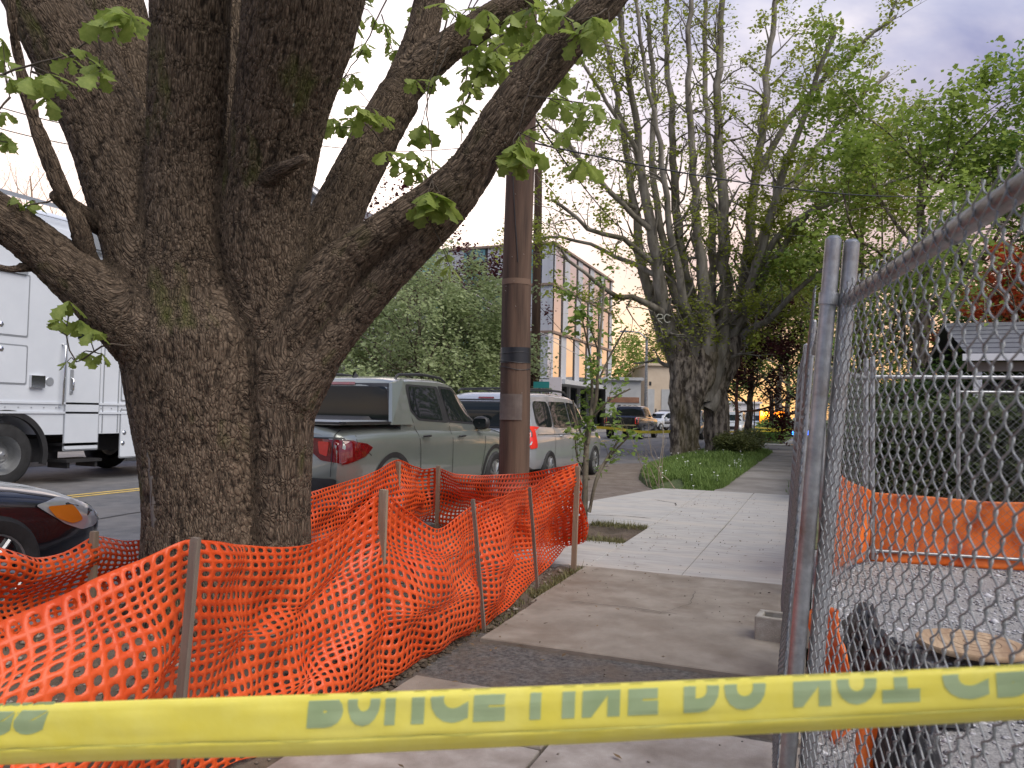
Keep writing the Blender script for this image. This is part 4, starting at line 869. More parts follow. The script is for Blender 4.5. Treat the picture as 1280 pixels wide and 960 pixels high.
# lettering, seen through the back of the ribbon: upside down, cut where the ribbon rolls over
words = [('S', -10, 22, .55), ('S', 22, 64, .55), ('P', 388, 432, 0), ('O', 437, 478, 0), ('L', 484, 512, 0), ('I', 517, 533, 0), ('C', 540, 588, 0), ('E', 594, 634, 0), ('L', 664, 694, 0), ('I', 704, 720, 0), ('N', 729, 776, 0), ('E', 786, 824, 0),
         ('D', 855, 899, 0), ('O', 905, 957, 0), ('N', 991, 1038, 0), ('O', 1045, 1095, 0), ('T', 1101, 1148, 0), ('C', 1176, 1234, 0), ('R', 1243, 1300, 0), ('O', 1308, 1370, 0), ('R', -110, -62, .4), ('O', -58, -12, .4)]
for ch, x0, x1, slant in words:
    V, Fc = text_mesh(ch, 1.0, 0, .085); bm = bmesh.new(); vs_ = [bm.verts.new(v) for v in V]
    for f in Fc:
        try: bm.faces.new([vs_[i] for i in f])
        except ValueError: pass
    mnx, mxx = V[:, 0].min(), V[:, 0].max(); mny, mxy = V[:, 1].min(), V[:, 1].max(); hgt = mxy-mny
    for q in np.linspace(mny, mxy, 12): bmesh.ops.bisect_plane(bm, geom=bm.verts[:]+bm.edges[:]+bm.faces[:], plane_co=(0, q, 0), plane_no=(0, 1, 0))
    for q in np.linspace(mnx, mxx, 6): bmesh.ops.bisect_plane(bm, geom=bm.verts[:]+bm.edges[:]+bm.faces[:], plane_co=(q, 0, 0), plane_no=(1, 0, 0))
    bmesh.ops.bisect_plane(bm, geom=bm.verts[:]+bm.edges[:]+bm.faces[:], plane_co=(0, mny+.34*hgt, 0), plane_no=(0, -1, 0), clear_outer=True)
    bm.verts.ensure_lookup_table(); V2 = npv([v.co[:] for v in bm.verts])
    for i, v in enumerate(bm.verts): v.index = i
    F2 = [tuple(v.index for v in f.verts) for f in bm.faces]; bm.free()
    if not len(V2): continue
    ta, tb = tape_pt(x0), tape_pt(x1); u = (V2[:, 0]-mnx)/(mxx-mnx); vv = (V2[:, 1]-mny)/hgt   # vv 1 = top of letter -> lowest on the tape
    h = np.interp(vv, [.34, 1.0], [.0129, -.0120])+.0012*((x0 < 100)*1.5); t = ta+(tb-ta)*u+(tb-ta)*slant*(h-.0)*30*.6
    w = np.interp(h, np.sort(prof[1:, 0]), prof[1:, 1][np.argsort(prof[1:, 0])])
    MB().add(tape_surface(t, h, w+.0012), F2).build('letter', m_ink, troot)

# ------------------------------------------------------------ vehicles (local axes: x right, y forward, z up)
m_glass = mat('dark_glass', (.012, .016, .017), rough=.03, spec=.32)
m_black = mat('black_trim', (.018, .018, .02), (.03, .03, .032), 8, .5)
m_tyre = mat('tyre', (.016, .016, .017), (.03, .03, .032), 10, .85, .002, 60)
m_rim = mat('rim', (.32, .33, .34), (.42, .43, .44), 8, .35, metal=.8)
m_red = mat('red_lens', (.10, .003, .004), (.17, .005, .006), 20, .08, coat=1)
m_redl = mat('red_lens_light', (.75, .04, .03), rough=.1, coat=1)
m_amber = mat('amber_lens', (.85, .26, .02), rough=.1, coat=1)
m_clear = mat('clear_lens', (.55, .58, .60), rough=.06, coat=1, metal=.3)
m_chrome = mat('chrome', (.65, .66, .68), rough=.12, metal=1)
def paint(name, c, metal=.35, rough=.3): return mat(name, c, tuple(x*.93 for x in c), 3, rough, metal=metal, coat=1)
def pchip(x, xs, ys):
    xs = npv(xs); ys = npv(ys); h = np.diff(xs); d = np.diff(ys)/h; m_ = np.zeros(len(xs)); m_[0] = d[0]; m_[-1] = d[-1]
    for i in range(1, len(xs)-1): m_[i] = 0 if d[i-1]*d[i] <= 0 else 2*d[i-1]*d[i]/(d[i-1]+d[i])
    i = np.clip(np.searchsorted(xs, x, 'right')-1, 0, len(xs)-2); t = (x-xs[i])/h[i]; 
    return (2*t**3-3*t**2+1)*ys[i]+(t**3-2*t**2+t)*h[i]*m_[i]+(-2*t**3+3*t**2)*ys[i+1]+(t**3-t**2)*h[i]*m_[i+1]
def loft_body(st, n=60, ex=3.2, mbx=None):
    """stations (y, half width, z bottom, z shoulder, z top)"""
    st = npv(st); y = np.linspace(st[0, 0], st[-1, 0], n); y = np.unique(np.concatenate([y, st[:, 0]])); w, zb, zs, zt = [pchip(y, st[:, 0], st[:, k]) for k in (1, 2, 3, 4)]
    th = np.linspace(0, pi/2, 9); rings = []
    for k in range(len(y)):
        half = [(0, zb[k]), (w[k]*.78, zb[k]), (w[k]*.94, zb[k]+.035), (w[k]*.975, zb[k]+.12), (w[k]*.99, zb[k]*.5+zs[k]*.5)]
        half += [(w[k]*math.cos(t)**(2/ex), zs[k]+(zt[k]-zs[k])*math.sin(t)**(2/ex)) for t in th]
        rings.append([(x, y[k], z) for x, z in half]+[(-x, y[k], z) for x, z in half[-2:0:-1]])
    m_ = len(rings[0]); V = npv(rings).reshape(-1, 3); Fc = [(i*m_+j, i*m_+(j+1) % m_, (i+1)*m_+(j+1) % m_, (i+1)*m_+j) for i in range(len(y)-1) for j in range(m_)]
    Fc = [f[::-1] for f in Fc]; k = len(y); Fc += [tuple(range(m_)), tuple(range((k-1)*m_+m_-1, (k-1)*m_-1, -1))]
    (mbx or MB()); mb = mbx or MB(); mb.add(V, Fc); return mb
def loft_cab(st, n=40, ex=3.4, r=.13, mbx=None):
    """stations (y, half width at belt, z belt, half width at roof, z roof)"""
    st = npv(st); y = np.unique(np.concatenate([np.linspace(st[0, 0], st[-1, 0], n), st[:, 0]])); wb, zb, wt, zt = [pchip(y, st[:, 0], st[:, k]) for k in (1, 2, 3, 4)]; th = np.linspace(0, pi/2, 8); rings = []
    for k in range(len(y)):
        rr = min(r, max(.005, (zt[k]-zb[k])*.45)); half = [(0, zb[k]-.12), (wb[k], zb[k]-.12), (wb[k], zb[k])]+[(wb[k]+(wt[k]-wb[k])*t, zb[k]+(zt[k]-rr-zb[k])*t) for t in (.3, .6, .9)]
        half += [(wt[k]*math.cos(t)**(2/ex), zt[k]-rr+rr*math.sin(t)**(2/ex)) for t in th]
        rings.append([(x, y[k], z) for x, z in half]+[(-x, y[k], z) for x, z in half[-2:0:-1]])
    m_ = len(rings[0]); V = npv(rings).reshape(-1, 3); Fc = [(i*m_+j, (i+1)*m_+j, (i+1)*m_+(j+1) % m_, i*m_+(j+1) % m_) for i in range(len(y)-1) for j in range(m_)]; k = len(y)
    Fc += [tuple(range(m_)), tuple(range((k-1)*m_+m_-1, (k-1)*m_-1, -1))]; mb = mbx or MB(); mb.add(V, Fc); return mb
def cut_arches(o, wheels, r, w):
    mb = MB()
    for (x, y) in wheels:
        s = 1 if x > 0 else -1; mb.lathe([(0, -.45*s+x), (r, -.45*s+x), (r, .35*s+x), (0, .35*s+x)], (0, y, w), 'x', 28)
    c = mb.build('cut', m_black); me = c.data; bm = bmesh.new(); bm.from_mesh(me); bmesh.ops.remove_doubles(bm, verts=bm.verts, dist=1e-5); bmesh.ops.recalc_face_normals(bm, faces=bm.faces); bm.to_mesh(me); bm.free()
    bm = bmesh.new(); bm.from_mesh(o.data); bmesh.ops.recalc_face_normals(bm, faces=bm.faces); bm.to_mesh(o.data); bm.free()
    md = o.modifiers.new('b', 'BOOLEAN'); md.object = c; md.operation = 'DIFFERENCE'; md.solver = 'EXACT'; apply_mods(o); bpy.data.objects.remove(c)
    o.data.polygons.foreach_set('use_smooth', [True]*len(o.data.polygons)); o.data.set_sharp_from_angle(angle=math.radians(38))
def bvh_of(objs):
    V, Fc, k = [], [], 0
    for o in objs:
        V += [v.co[:] for v in o.data.vertices]; Fc += [tuple(i+k for i in p.vertices) for p in o.data.polygons]; k = len(V)
    return BVHTree.FromPolygons(V, Fc)
AX = {'right': ((4, 0, 0), (-1, 0, 0), 1, 2), 'left': ((-4, 0, 0), (1, 0, 0), 1, 2), 'rear': ((0, -8, 0), (0, 1, 0), 0, 2), 'front': ((0, 8, 0), (0, -1, 0), 0, 2), 'top': ((0, 0, 6), (0, 0, -1), 0, 1)}
def patch(bvh, poly, axis, name, m, parent, off=.005, step=.07):
    o_, d_, a, b = AX[axis]; bm = bmesh.new(); vs_ = [bm.verts.new((p[0], p[1], 0)) for p in poly]
    f = bm.faces.new(vs_); xs = [p[0] for p in poly]; ys = [p[1] for p in poly]
    for q in np.arange(min(xs)+step, max(xs), step): bmesh.ops.bisect_plane(bm, geom=bm.verts[:]+bm.edges[:]+bm.faces[:], plane_co=(q, 0, 0), plane_no=(1, 0, 0))
    for q in np.arange(min(ys)+step, max(ys), step): bmesh.ops.bisect_plane(bm, geom=bm.verts[:]+bm.edges[:]+bm.faces[:], plane_co=(0, q, 0), plane_no=(0, 1, 0))
    dead = []; D = Vector(d_)
    for v in bm.verts:
        p = list(o_); p[a] = v.co.x; p[b] = v.co.y; h, nrm, _, _ = bvh.ray_cast(Vector(p), D)
        if h is None: dead.append(v)
        else:
            if nrm.dot(D) > 0: nrm = -nrm
            v.co = h+(nrm*.5-D*.5).normalized()*off
    if dead: bmesh.ops.delete(bm, geom=dead, context='VERTS')
    if not bm.faces: bm.free(); return None
    bmesh.ops.recalc_face_normals(bm, faces=bm.faces)
    me = bpy.data.meshes.new(name); 
    for f in bm.faces:
        f.smooth = True
    bm.normal_update()
    if sum((f.normal.dot(-D)*f.calc_area() for f in bm.faces)) < 0: bmesh.ops.reverse_faces(bm, faces=bm.faces[:])
    bm.to_mesh(me); bm.free(); me.materials.append(m); o = bpy.data.objects.new(name, me); COL.objects.link(o); o.parent = parent; return o
def band(pts, w):
    pts = npv(pts); T = np.gradient(pts, axis=0); T /= np.linalg.norm(T, axis=1)[:, None]; N = np.stack([-T[:, 1], T[:, 0]], 1)*w/2; return [tuple(x) for x in np.concatenate([pts+N, (pts-N)[::-1]])]
def rpoly(p, r=.03, k=3):
    """round the corners of a polygon"""
    p = npv(p); n = len(p); out = []
    for i in range(n):
        a, b, c = p[i-1], p[i], p[(i+1) % n]; u = a-b; v = c-b; lu, lv = np.linalg.norm(u), np.linalg.norm(v); q = min(r, lu*.45, lv*.45); s, e_ = b+u/lu*q, b+v/lv*q
        for t in np.linspace(0, 1, k+1): out.append(tuple((1-t)**2*s+2*t*(1-t)*b+t*t*e_))
    return out
def wheel(parent, x, y, R, w=.24, spokes=5, name='wheel', steel=False):
    s = 1 if x > 0 else -1; t = MB().lathe([(R*.64, -w/2), (R*.90, -w/2), (R*.985, -w*.36), (R, -w*.2), (R, w*.2), (R*.985, w*.36), (R*.90, w/2), (R*.70, w*.47), (R*.64, w*.40)], (x, y, R), 'x', 36).build(name, m_tyre, parent, world=False, smooth=50)
    mb = MB(); mb.lathe([(R*.66, s*w*.45), (R*.63, s*w*.42), (R*.60, s*w*.1), (R*.58, -s*w*.3), (.02, -s*w*.3)], (x, y, R), 'x', 30)
    if steel: mb.lathe([(R*.60, s*w*.15), (R*.45, s*w*.02), (R*.30, s*w*.10), (R*.22, s*w*.42), (.01, s*w*.46)], (x, y, R), 'x', 30)
    else:
        for k in range(spokes):
            for da in (-.13, .13):
                a = 2*pi*k/spokes; c, sn = math.cos(a+da), math.sin(a+da); c2, s2 = math.cos(a+da*2.2), math.sin(a+da*2.2)
                mb.tube([(x+s*w*.34, y+c*R*.12, R+sn*R*.12), (x+s*w*.36, y+c2*R*.61, R+s2*R*.61)], [R*.055, R*.05], 6)
        mb.lathe([(R*.15, s*w*.30), (R*.13, s*w*.40), (.01, s*w*.42)], (x, y, R), 'x', 20)
    mb.build('rim', m_rim, t, world=False, smooth=40); return t
def mirror_part(parent, x, y, z, m, s=1):
    u, v = np.meshgrid(np.linspace(0, 2*pi, 16, endpoint=False), np.linspace(0, pi, 9), indexing='ij')
    X = np.stack([np.cos(u)*np.sin(v)*.13, .075*np.cos(v), np.sin(u)*np.sin(v)*.095], 2).reshape(-1, 3); X = np.sign(X)*np.abs(X/npv([.13, .075, .095]))**.8*npv([.13, .075, .095]); X += npv((x+s*.10, y, z))
    Fc = [(((i+1) % 16)*9+j, i*9+j, i*9+j+1, ((i+1) % 16)*9+j+1) for i in range(16) for j in range(8)]
    h = MB().add(X, Fc).box((x-s*.02, y, z-.05), (.10, .05, .04)).build('mirror', m, parent, world=False, smooth=60)
    g = rpoly([(x+s*.0, z-.062), (x+s*.20, z-.062), (x+s*.205, z+.062), (x+s*.01, z+.06)], .03); MB().add([(a, y-.074, b) for a, b in g], [tuple(range(len(g)))]).build('mirror_glass', m_glass, h, world=False)
def handle(parent, x, y, z, m, s=1, L=.17):
    MB().tube([(x, y-L/2, z), (x+s*.028, y-L/2+.02, z+.003), (x+s*.034, y, z+.004), (x+s*.028, y+L/2-.02, z+.003), (x, y+L/2, z)], [.012, .013, .013, .013, .012], 8).build('door_handle', m, parent, world=False, smooth=60)

# sage green compact pickup
def green_pickup(loc, rz):
    root = tag(empty('pickup_truck', loc, rz), 'sage green crew cab pickup parked behind the oak, rear wrap taillight showing', 'pickup truck')
    mp = paint('sage_paint', (.26, .288, .27), .5, .3)
    b = loft_body([(-2.485, .84, .46, .72, 1.06), (-2.43, .90, .40, .76, 1.12), (-2.25, .945, .33, .80, 1.135), (-1.2, .955, .30, .84, 1.15), (.6, .955, .29, .84, 1.12), (1.35, .955, .30, .82, 1.10), (2.05, .93, .32, .78, 1.03), (2.38, .85, .34, .72, .93), (2.47, .74, .42, .66, .80)], ex=3.6).build('body', mp, root, world=False, smooth=38)
    cut_arches(b, [(.86, -1.52), (-.86, -1.52), (.86, 1.50), (-.86, 1.50)], .40, .36)
    c = loft_cab([(-1.24, .87, 1.12, .735, 1.57), (-1.12, .88, 1.12, .74, 1.66), (-.7, .88, 1.12, .735, 1.705), (0, .89, 1.11, .725, 1.715), (.4, .89, 1.10, .71, 1.68), (.8, .89, 1.08, .67, 1.52), (1.15, .89, 1.06, .68, 1.27), (1.45, .88, 1.04, .70, 1.08)], r=.11).build('cab', mp, root, world=False, smooth=38)
    bv = bvh_of([b, c])
    # sail panels behind the cab
    for s in (1, -1):
        V = [(s*.915, -1.52, 1.12), (s*.905, -1.0, 1.12), (s*.755, -1.0, 1.645), (s*.745, -1.25, 1.60)]; W = [(x-s*.045, y, z) for x, y, z in V]
        f = [(0, 1, 2, 3), (7, 6, 5, 4), (0, 4, 5, 1), (1, 5, 6, 2), (2, 6, 7, 3), (3, 7, 4, 0)]; MB().add(V+W, f).build('sail_panel', mp, root, world=False)
        MB().add([(s*.868, -1.50, 1.13), (s*.79, -1.262, 1.13), (s*.68, -1.262, 1.585), (s*.702, -1.262, 1.60)], [(0, 1, 2, 3)]).build('sail_trim', m_black, root, world=False)
    patch(bv, rpoly([(-.84, 1.14), (.84, 1.14), (.715, 1.60), (-.715, 1.60)], .05), 'rear', 'rear_frame', m_black, root, off=.004) 
    patch(bv, rpoly([(-.77, 1.18), (.77, 1.18), (.665, 1.555), (-.665, 1.555)], .06), 'rear', 'rear_window', m_glass, root, off=.010)
    patch(bv, rpoly([(-.22, 1.575), (.22, 1.575), (.20, 1.608), (-.20, 1.608)], .01), 'rear', 'brake_lamp', m_red, root, off=.013)
    # glowing red box painted in as a lamp reflection in the rear window
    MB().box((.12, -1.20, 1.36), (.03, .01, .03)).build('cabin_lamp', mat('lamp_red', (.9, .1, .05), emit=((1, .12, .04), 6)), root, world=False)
    for s, ax in ((1, 'right'), (-1, 'left')):
        patch(bv, rpoly([(-.98, 1.30), (-.80, 1.165), (-.08, 1.135), (.02, 1.14), (-.06, 1.60), (-.92, 1.60)], .04), ax, 'side_window', m_black, root, off=.004)
        patch(bv, rpoly([(-.93, 1.31), (-.78, 1.195), (-.14, 1.165), (-.16, 1.575), (-.86, 1.575)], .04), ax, 'side_window', m_glass, root, off=.009)
        patch(bv, rpoly([(.00, 1.14), (1.06, 1.10), (.62, 1.53), (.40, 1.60), (-.04, 1.61)], .03), ax, 'side_window', m_black, root, off=.004)
        patch(bv, rpoly([(.04, 1.17), (.86, 1.135), (.56, 1.50), (.36, 1.572), (.02, 1.575)], .03), ax, 'side_window', m_glass, root, off=.009)
        for q in ([(-.98, 1.28), (-.90, 1.0), (-.86, .60)], [(.03, 1.14), (.02, .8), (.04, .45)], [(1.12, 1.08), (1.10, .8), (1.0, .45)], [(-2.20, 1.08), (-2.26, .95), (-2.0, .80)]): patch(bv, band(q, .012), ax, 'panel_gap', m_black, root, off=.003)
        handle(root, s*.955, -.74, .98, m_black, s); handle(root, s*.955, .28, .96, m_black, s)
        mirror_part(root, s*.86, .92, 1.13, m_black, s)
        for k, (yy, R_) in enumerate(((-1.52, .36), (1.50, .36))): wheel(root, s*.86, yy, R_)
        for yy in (-1.52, 1.5):
            a = np.linspace(-.1, pi+.1, 20); patch(bv, [(yy+.47*math.cos(t), .36+.46*math.sin(t)) for t in a]+[(yy+.402*math.cos(t), .36+.402*math.sin(t)) for t in a[::-1]], ax, 'arch_trim', m_black, root, off=.008)
        patch(bv, rpoly([(-2.475, .965), (-2.10, .93), (-1.98, .885), (-2.12, .80), (-2.46, .72)], .02), ax, 'taillight', m_red, root, off=.012)
        MB().tube([(s*.60, -.95, 1.655), (s*.61, -.88, 1.715), (s*.62, -.3, 1.745), (s*.62, .25, 1.725), (s*.61, .42, 1.675)], [.014, .018, .018, .018, .014], 8).build('roof_rail', m_black, root, world=False, smooth=60)
        g = [(s*.52, .985), (s*.925, .965), (s*.935, .87), (s*.90, .735), (s*.64, .76), (s*.50, .86)]; patch(bv, rpoly(g, .03), 'rear', 'taillight', m_red, root, off=.012)
        patch(bv, rpoly([(s*.60, .955), (s*.74, .95), (s*.72, .80), (s*.62, .83)], .02), 'rear', 'taillight_glow', mat('red_lens_mid', (.55, .03, .02), rough=.1, coat=1), root, off=.016)  # lighter red section of the lens
    patch(bv, rpoly([(-.86, .995), (.86, .995), (.90, .94), (.60, .885), (-.60, .885), (-.90, .94)], .02), 'rear', 'light_bar', m_black, root, off=.006)
    patch(bv, rpoly([(-.60, .945), (.60, .945), (.62, .915), (-.62, .915)], .01), 'rear', 'chrome_strip', m_chrome, root, off=.010)
    patch(bv, [(-.42, .80), (.42, .80), (.42, .62), (-.42, .62)], 'rear', 'tailgate_recess', m_clear, root, off=.006)
    patch(bv, rpoly([(-.84, .58), (.84, .58), (.80, .44), (-.80, .44)], .03), 'rear', 'bumper', m_black, root, off=.03)
    for s in (1, -1): patch(bv, band([(s*.78, 1.06), (s*.785, .85), (s*.77, .60)], .01), 'rear', 'panel_gap', m_black, root, off=.018)
    MB().prism(rpoly([(-.80, -2.40), (.80, -2.40), (.80, -1.26), (-.80, -1.26)], .04), 1.12, 1.165, bevel=.01).build('bed_cover', mat('bed_cover_grey', (.42, .45, .46), (.50, .53, .54), 6, .32, metal=.6), root, world=False)
    for s in (1, -1): MB().bbox((s*.80, -2.42, 1.13), (s*.895, -1.30, 1.156)).build('bed_rail', m_black, root, world=False)
    MB().bbox((-.86, -2.455, 1.13), (.86, -2.40, 1.150)).build('tailgate_cap', m_black, root, world=False)
    MB().add([(.0, -.98, 1.665), (.03, -.86, 1.69), (-.03, -.86, 1.69), (0, -.90, 1.75), (0, -.955, 1.745)], [(0, 1, 3, 4), (0, 4, 3, 2), (1, 2, 3), (0, 2, 1)]).build('antenna_fin', m_black, root, world=False)
    return root
RZ = 0.0
gp = green_pickup((-5.65, 9.50, -.06), .0); gp.scale = (1.03, 1.02, 1.06)

# silver minivan
def minivan(loc, rz):
    root = tag(empty('minivan', loc, rz), 'silver white minivan with roof bars parked ahead of the green pickup', 'minivan')
    mp = paint('silver_white_paint', (.44, .46, .50), .4, .3)
    b = loft_body([(-2.57, .80, .50, .70, .92), (-2.50, .92, .40, .74, 1.02), (-2.3, .98, .32, .80, 1.08), (0, 1.0, .28, .86, 1.07), (1.5, .99, .28, .84, 1.02), (2.1, .95, .30, .74, .93), (2.45, .80, .36, .62, .80), (2.56, .66, .44, .56, .70)], ex=4).build('body', mp, root, world=False, smooth=38)
    cut_arches(b, [(.90, -1.60), (-.90, -1.60), (.90, 1.48), (-.90, 1.48)], .38, .34)
    c = loft_cab([(-2.46, .93, 1.0, .74, 1.44), (-2.34, .95, 1.0, .77, 1.66), (-2.1, .96, 1.0, .785, 1.735), (-1.0, .97, 1.0, .80, 1.765), (0, .97, 1.0, .80, 1.75), (.6, .965, 1.0, .78, 1.68), (1.2, .95, .98, .76, 1.38), (1.75, .93, .94, .78, 1.06)], r=.15).build('cabin', mp, root, world=False, smooth=38)
    bv = bvh_of([b, c])
    patch(bv, rpoly([(-.86, 1.07), (.86, 1.07), (.75, 1.56), (-.75, 1.56)], .09), 'rear', 'rear_window', m_black, root, off=.006)
    patch(bv, rpoly([(-.80, 1.11), (.80, 1.11), (.71, 1.535), (-.71, 1.535)], .08), 'rear', 'rear_window', m_glass, root, off=.012)
    patch(bv, rpoly([(-.72, 1.575), (.72, 1.575), (.70, 1.60), (-.70, 1.60)], .01), 'rear', 'spoiler_gap', m_black, root, off=.006)
    patch(bv, rpoly([(-.16, 1.61), (.16, 1.61), (.15, 1.64), (-.15, 1.64)], .01), 'rear', 'brake_lamp', m_red, root, off=.01)
    MB().box((.47, -2.43, 1.24), (.035, .01, .035)).build('cabin_lamp', mat('lamp_warm', (1, .7, .3), emit=((1, .55, .15), 9)), root, world=False)  # small warm glowing box behind the rear window
    patch(bv, rpoly([(-.80, .92), (.80, .92), (.80, .86), (-.80, .86)], .02), 'rear', 'chrome_bar', m_clear, root, off=.02)
    patch(bv, [(-.26, .84), (.26, .84), (.26, .70), (-.26, .70)], 'rear', 'licence_plate', mat('plate_white', (.6, .6, .58)), root, off=.012)
    patch(bv, rpoly([(-.90, .55), (.90, .55), (.86, .40), (-.86, .40)], .03), 'rear', 'bumper', mp, root, off=.04)
    patch(bv, rpoly([(-.55, 1.085), (.55, 1.085), (.50, 1.10), (-.50, 1.12)], .01), 'rear', 'wiper', m_black, root, off=.02)
    for s, ax in ((1, 'right'), (-1, 'left')):
        patch(bv, rpoly([(s*.77, 1.13), (s*.93, 1.12), (s*.96, .78), (s*.86, .72), (s*.80, .74)], .03), 'rear', 'taillight', m_redl, root, off=.012)
        patch(bv, rpoly([(-2.52, 1.13), (-2.34, 1.12), (-2.30, .74), (-2.50, .72)], .02), ax, 'taillight', m_redl, root, off=.012)
        patch(bv, rpoly([(s*.80, .87), (s*.94, .86), (s*.93, .79), (s*.81, .78)], .02), 'rear', 'reversing_lamp', m_clear, root, off=.018)
        patch(bv, rpoly([(-2.20, 1.12), (-1.34, 1.09), (-1.34, 1.58), (-2.12, 1.58)], .14, 5), ax, 'side_window', m_glass, root, off=.008)
        patch(bv, rpoly([(-1.27, 1.09), (-.25, 1.07), (-.25, 1.59), (-1.27, 1.585)], .05), ax, 'side_window', m_glass, root, off=.008)
        patch(bv, rpoly([(-.18, 1.07), (1.05, 1.03), (.62, 1.50), (.40, 1.57), (-.18, 1.59)], .05), ax, 'side_window', m_glass, root, off=.008)
        for q in ([(-1.31, 1.62), (-1.30, 1.0), (-1.30, .42)], [(-.21, 1.6), (-.21, 1.0), (-.18, .4)], [(.95, 1.0), (.98, .7), (.92, .4)], [(-2.22, .97), (-1.2, .955), (-.25, .95)]): patch(bv, band(q, .012), ax, 'panel_gap', m_black, root, off=.003)
        handle(root, s*.995, -.98, .93, mp, s); handle(root, s*.995, .05, .92, mp, s); mirror_part(root, s*.90, 1.08, 1.06, mp, s)
        for yy in (-1.60, 1.48): wheel(root, s*.89, yy, .34)
        MB().tube([(s*.66, -2.20, 1.745), (s*.67, -2.05, 1.79), (s*.68, -1.0, 1.82), (s*.68, .10, 1.80), (s*.67, .30, 1.745)], [.016, .022, .022, .022, .016], 8).build('roof_rail', m_black, root, world=False, smooth=60)
    for yy in (-1.95, -.6): MB().tube([(-.67, yy, 1.80), (0, yy, 1.815), (.67, yy, 1.80)], .017, 8).build('cross_bar', m_black, root, world=False, smooth=60)
    return root
minivan((-5.66, 15.25, -.06), 0)

# black sedan nose at the left
def sedan(loc, rz):
    root = tag(empty('sedan', loc, rz), 'glossy black sedan whose nose with amber headlight shows at the left edge', 'car')
    mp = paint('black_paint', (.010, .011, .016), .2, .18)
    b = loft_body([(-2.42, .78, .45, .66, .95), (-2.2, .90, .34, .72, 1.02), (-1, .93, .28, .78, .99), (.6, .93, .27, .78, .96), (1.2, .925, .27, .74, .93), (1.85, .90, .28, .66, .83), (2.18, .83, .30, .58, .73), (2.36, .72, .32, .52, .62), (2.42, .60, .36, .48, .54)], ex=2.9, n=80).build('body', mp, root, world=False, smooth=38)
    cut_arches(b, [(.83, -1.42), (-.83, -1.42), (.83, 1.44), (-.83, 1.44)], .375, .335)
    c = loft_cab([(-1.9, .80, .96, .60, 1.02), (-1.4, .83, .95, .58, 1.28), (-.8, .84, .94, .60, 1.42), (-.1, .85, .93, .61, 1.45), (.4, .85, .92, .60, 1.36), (.95, .84, .91, .64, 1.08), (1.3, .83, .88, .70, .92)], r=.11).build('cabin', mp, root, world=False, smooth=38)
    bv = bvh_of([b, c])
    for s, ax in ((1, 'right'), (-1, 'left')):
        patch(bv, rpoly([(-1.25, .98), (-.3, .965), (-.3, 1.36), (-.85, 1.35)], .05), ax, 'side_window', m_glass, root, off=.008)
        patch(bv, rpoly([(-.24, .965), (.85, .94), (.35, 1.28), (.1, 1.36), (-.24, 1.37)], .04), ax, 'side_window', m_glass, root, off=.008)
        patch(bv, rpoly([(1.72, .70), (1.92, .735), (2.18, .665), (2.32, .575), (2.28, .50), (2.12, .49), (1.96, .55)], .03), ax, 'headlight', m_clear, root, off=.010)
        patch(bv, rpoly([(1.80, .685), (2.02, .675), (2.12, .56), (2.02, .545), (1.88, .60)], .03), ax, 'indicator', m_amber, root, off=.016)
        patch(bv, rpoly([(s*.46, .60), (s*.74, .66), (s*.80, .56), (s*.66, .50), (s*.48, .52)], .03), 'front', 'headlight', m_clear, root, off=.010)
        for q in ([(1.12, .93), (1.08, .7), (.98, .4)], [(-.27, 1.4), (-.27, .96), (-.24, .38)], [(1.1, .86), (1.6, .80), (2.1, .69)]): patch(bv, band(q, .011), ax, 'panel_gap', m_black, root, off=.003)
        patch(bv, rpoly([(1.22, .72), (1.42, .74), (1.46, .66), (1.30, .64)], .02), ax, 'fender_vent', m_chrome, root, off=.006)
        handle(root, s*.925, -.40, .86, m_chrome, s); handle(root, s*.925, -1.2, .88, m_chrome, s); mirror_part(root, s*.82, .72, .98, mp, s)
        for yy in (-1.42, 1.44): wheel(root, s*.83, yy, .335)
    patch(bv, rpoly([(-.42, .58), (.42, .58), (.36, .40), (-.36, .40)], .03), 'front', 'grille', m_black, root, off=.01)
    patch(bv, rpoly([(-.68, 1.38), (.68, 1.38), (.74, 1.0), (-.74, 1.0)], .05), 'front', 'windscreen', m_glass, root, off=.008)
    return root
sedan((-5.62, 1.78, -.06), 0)

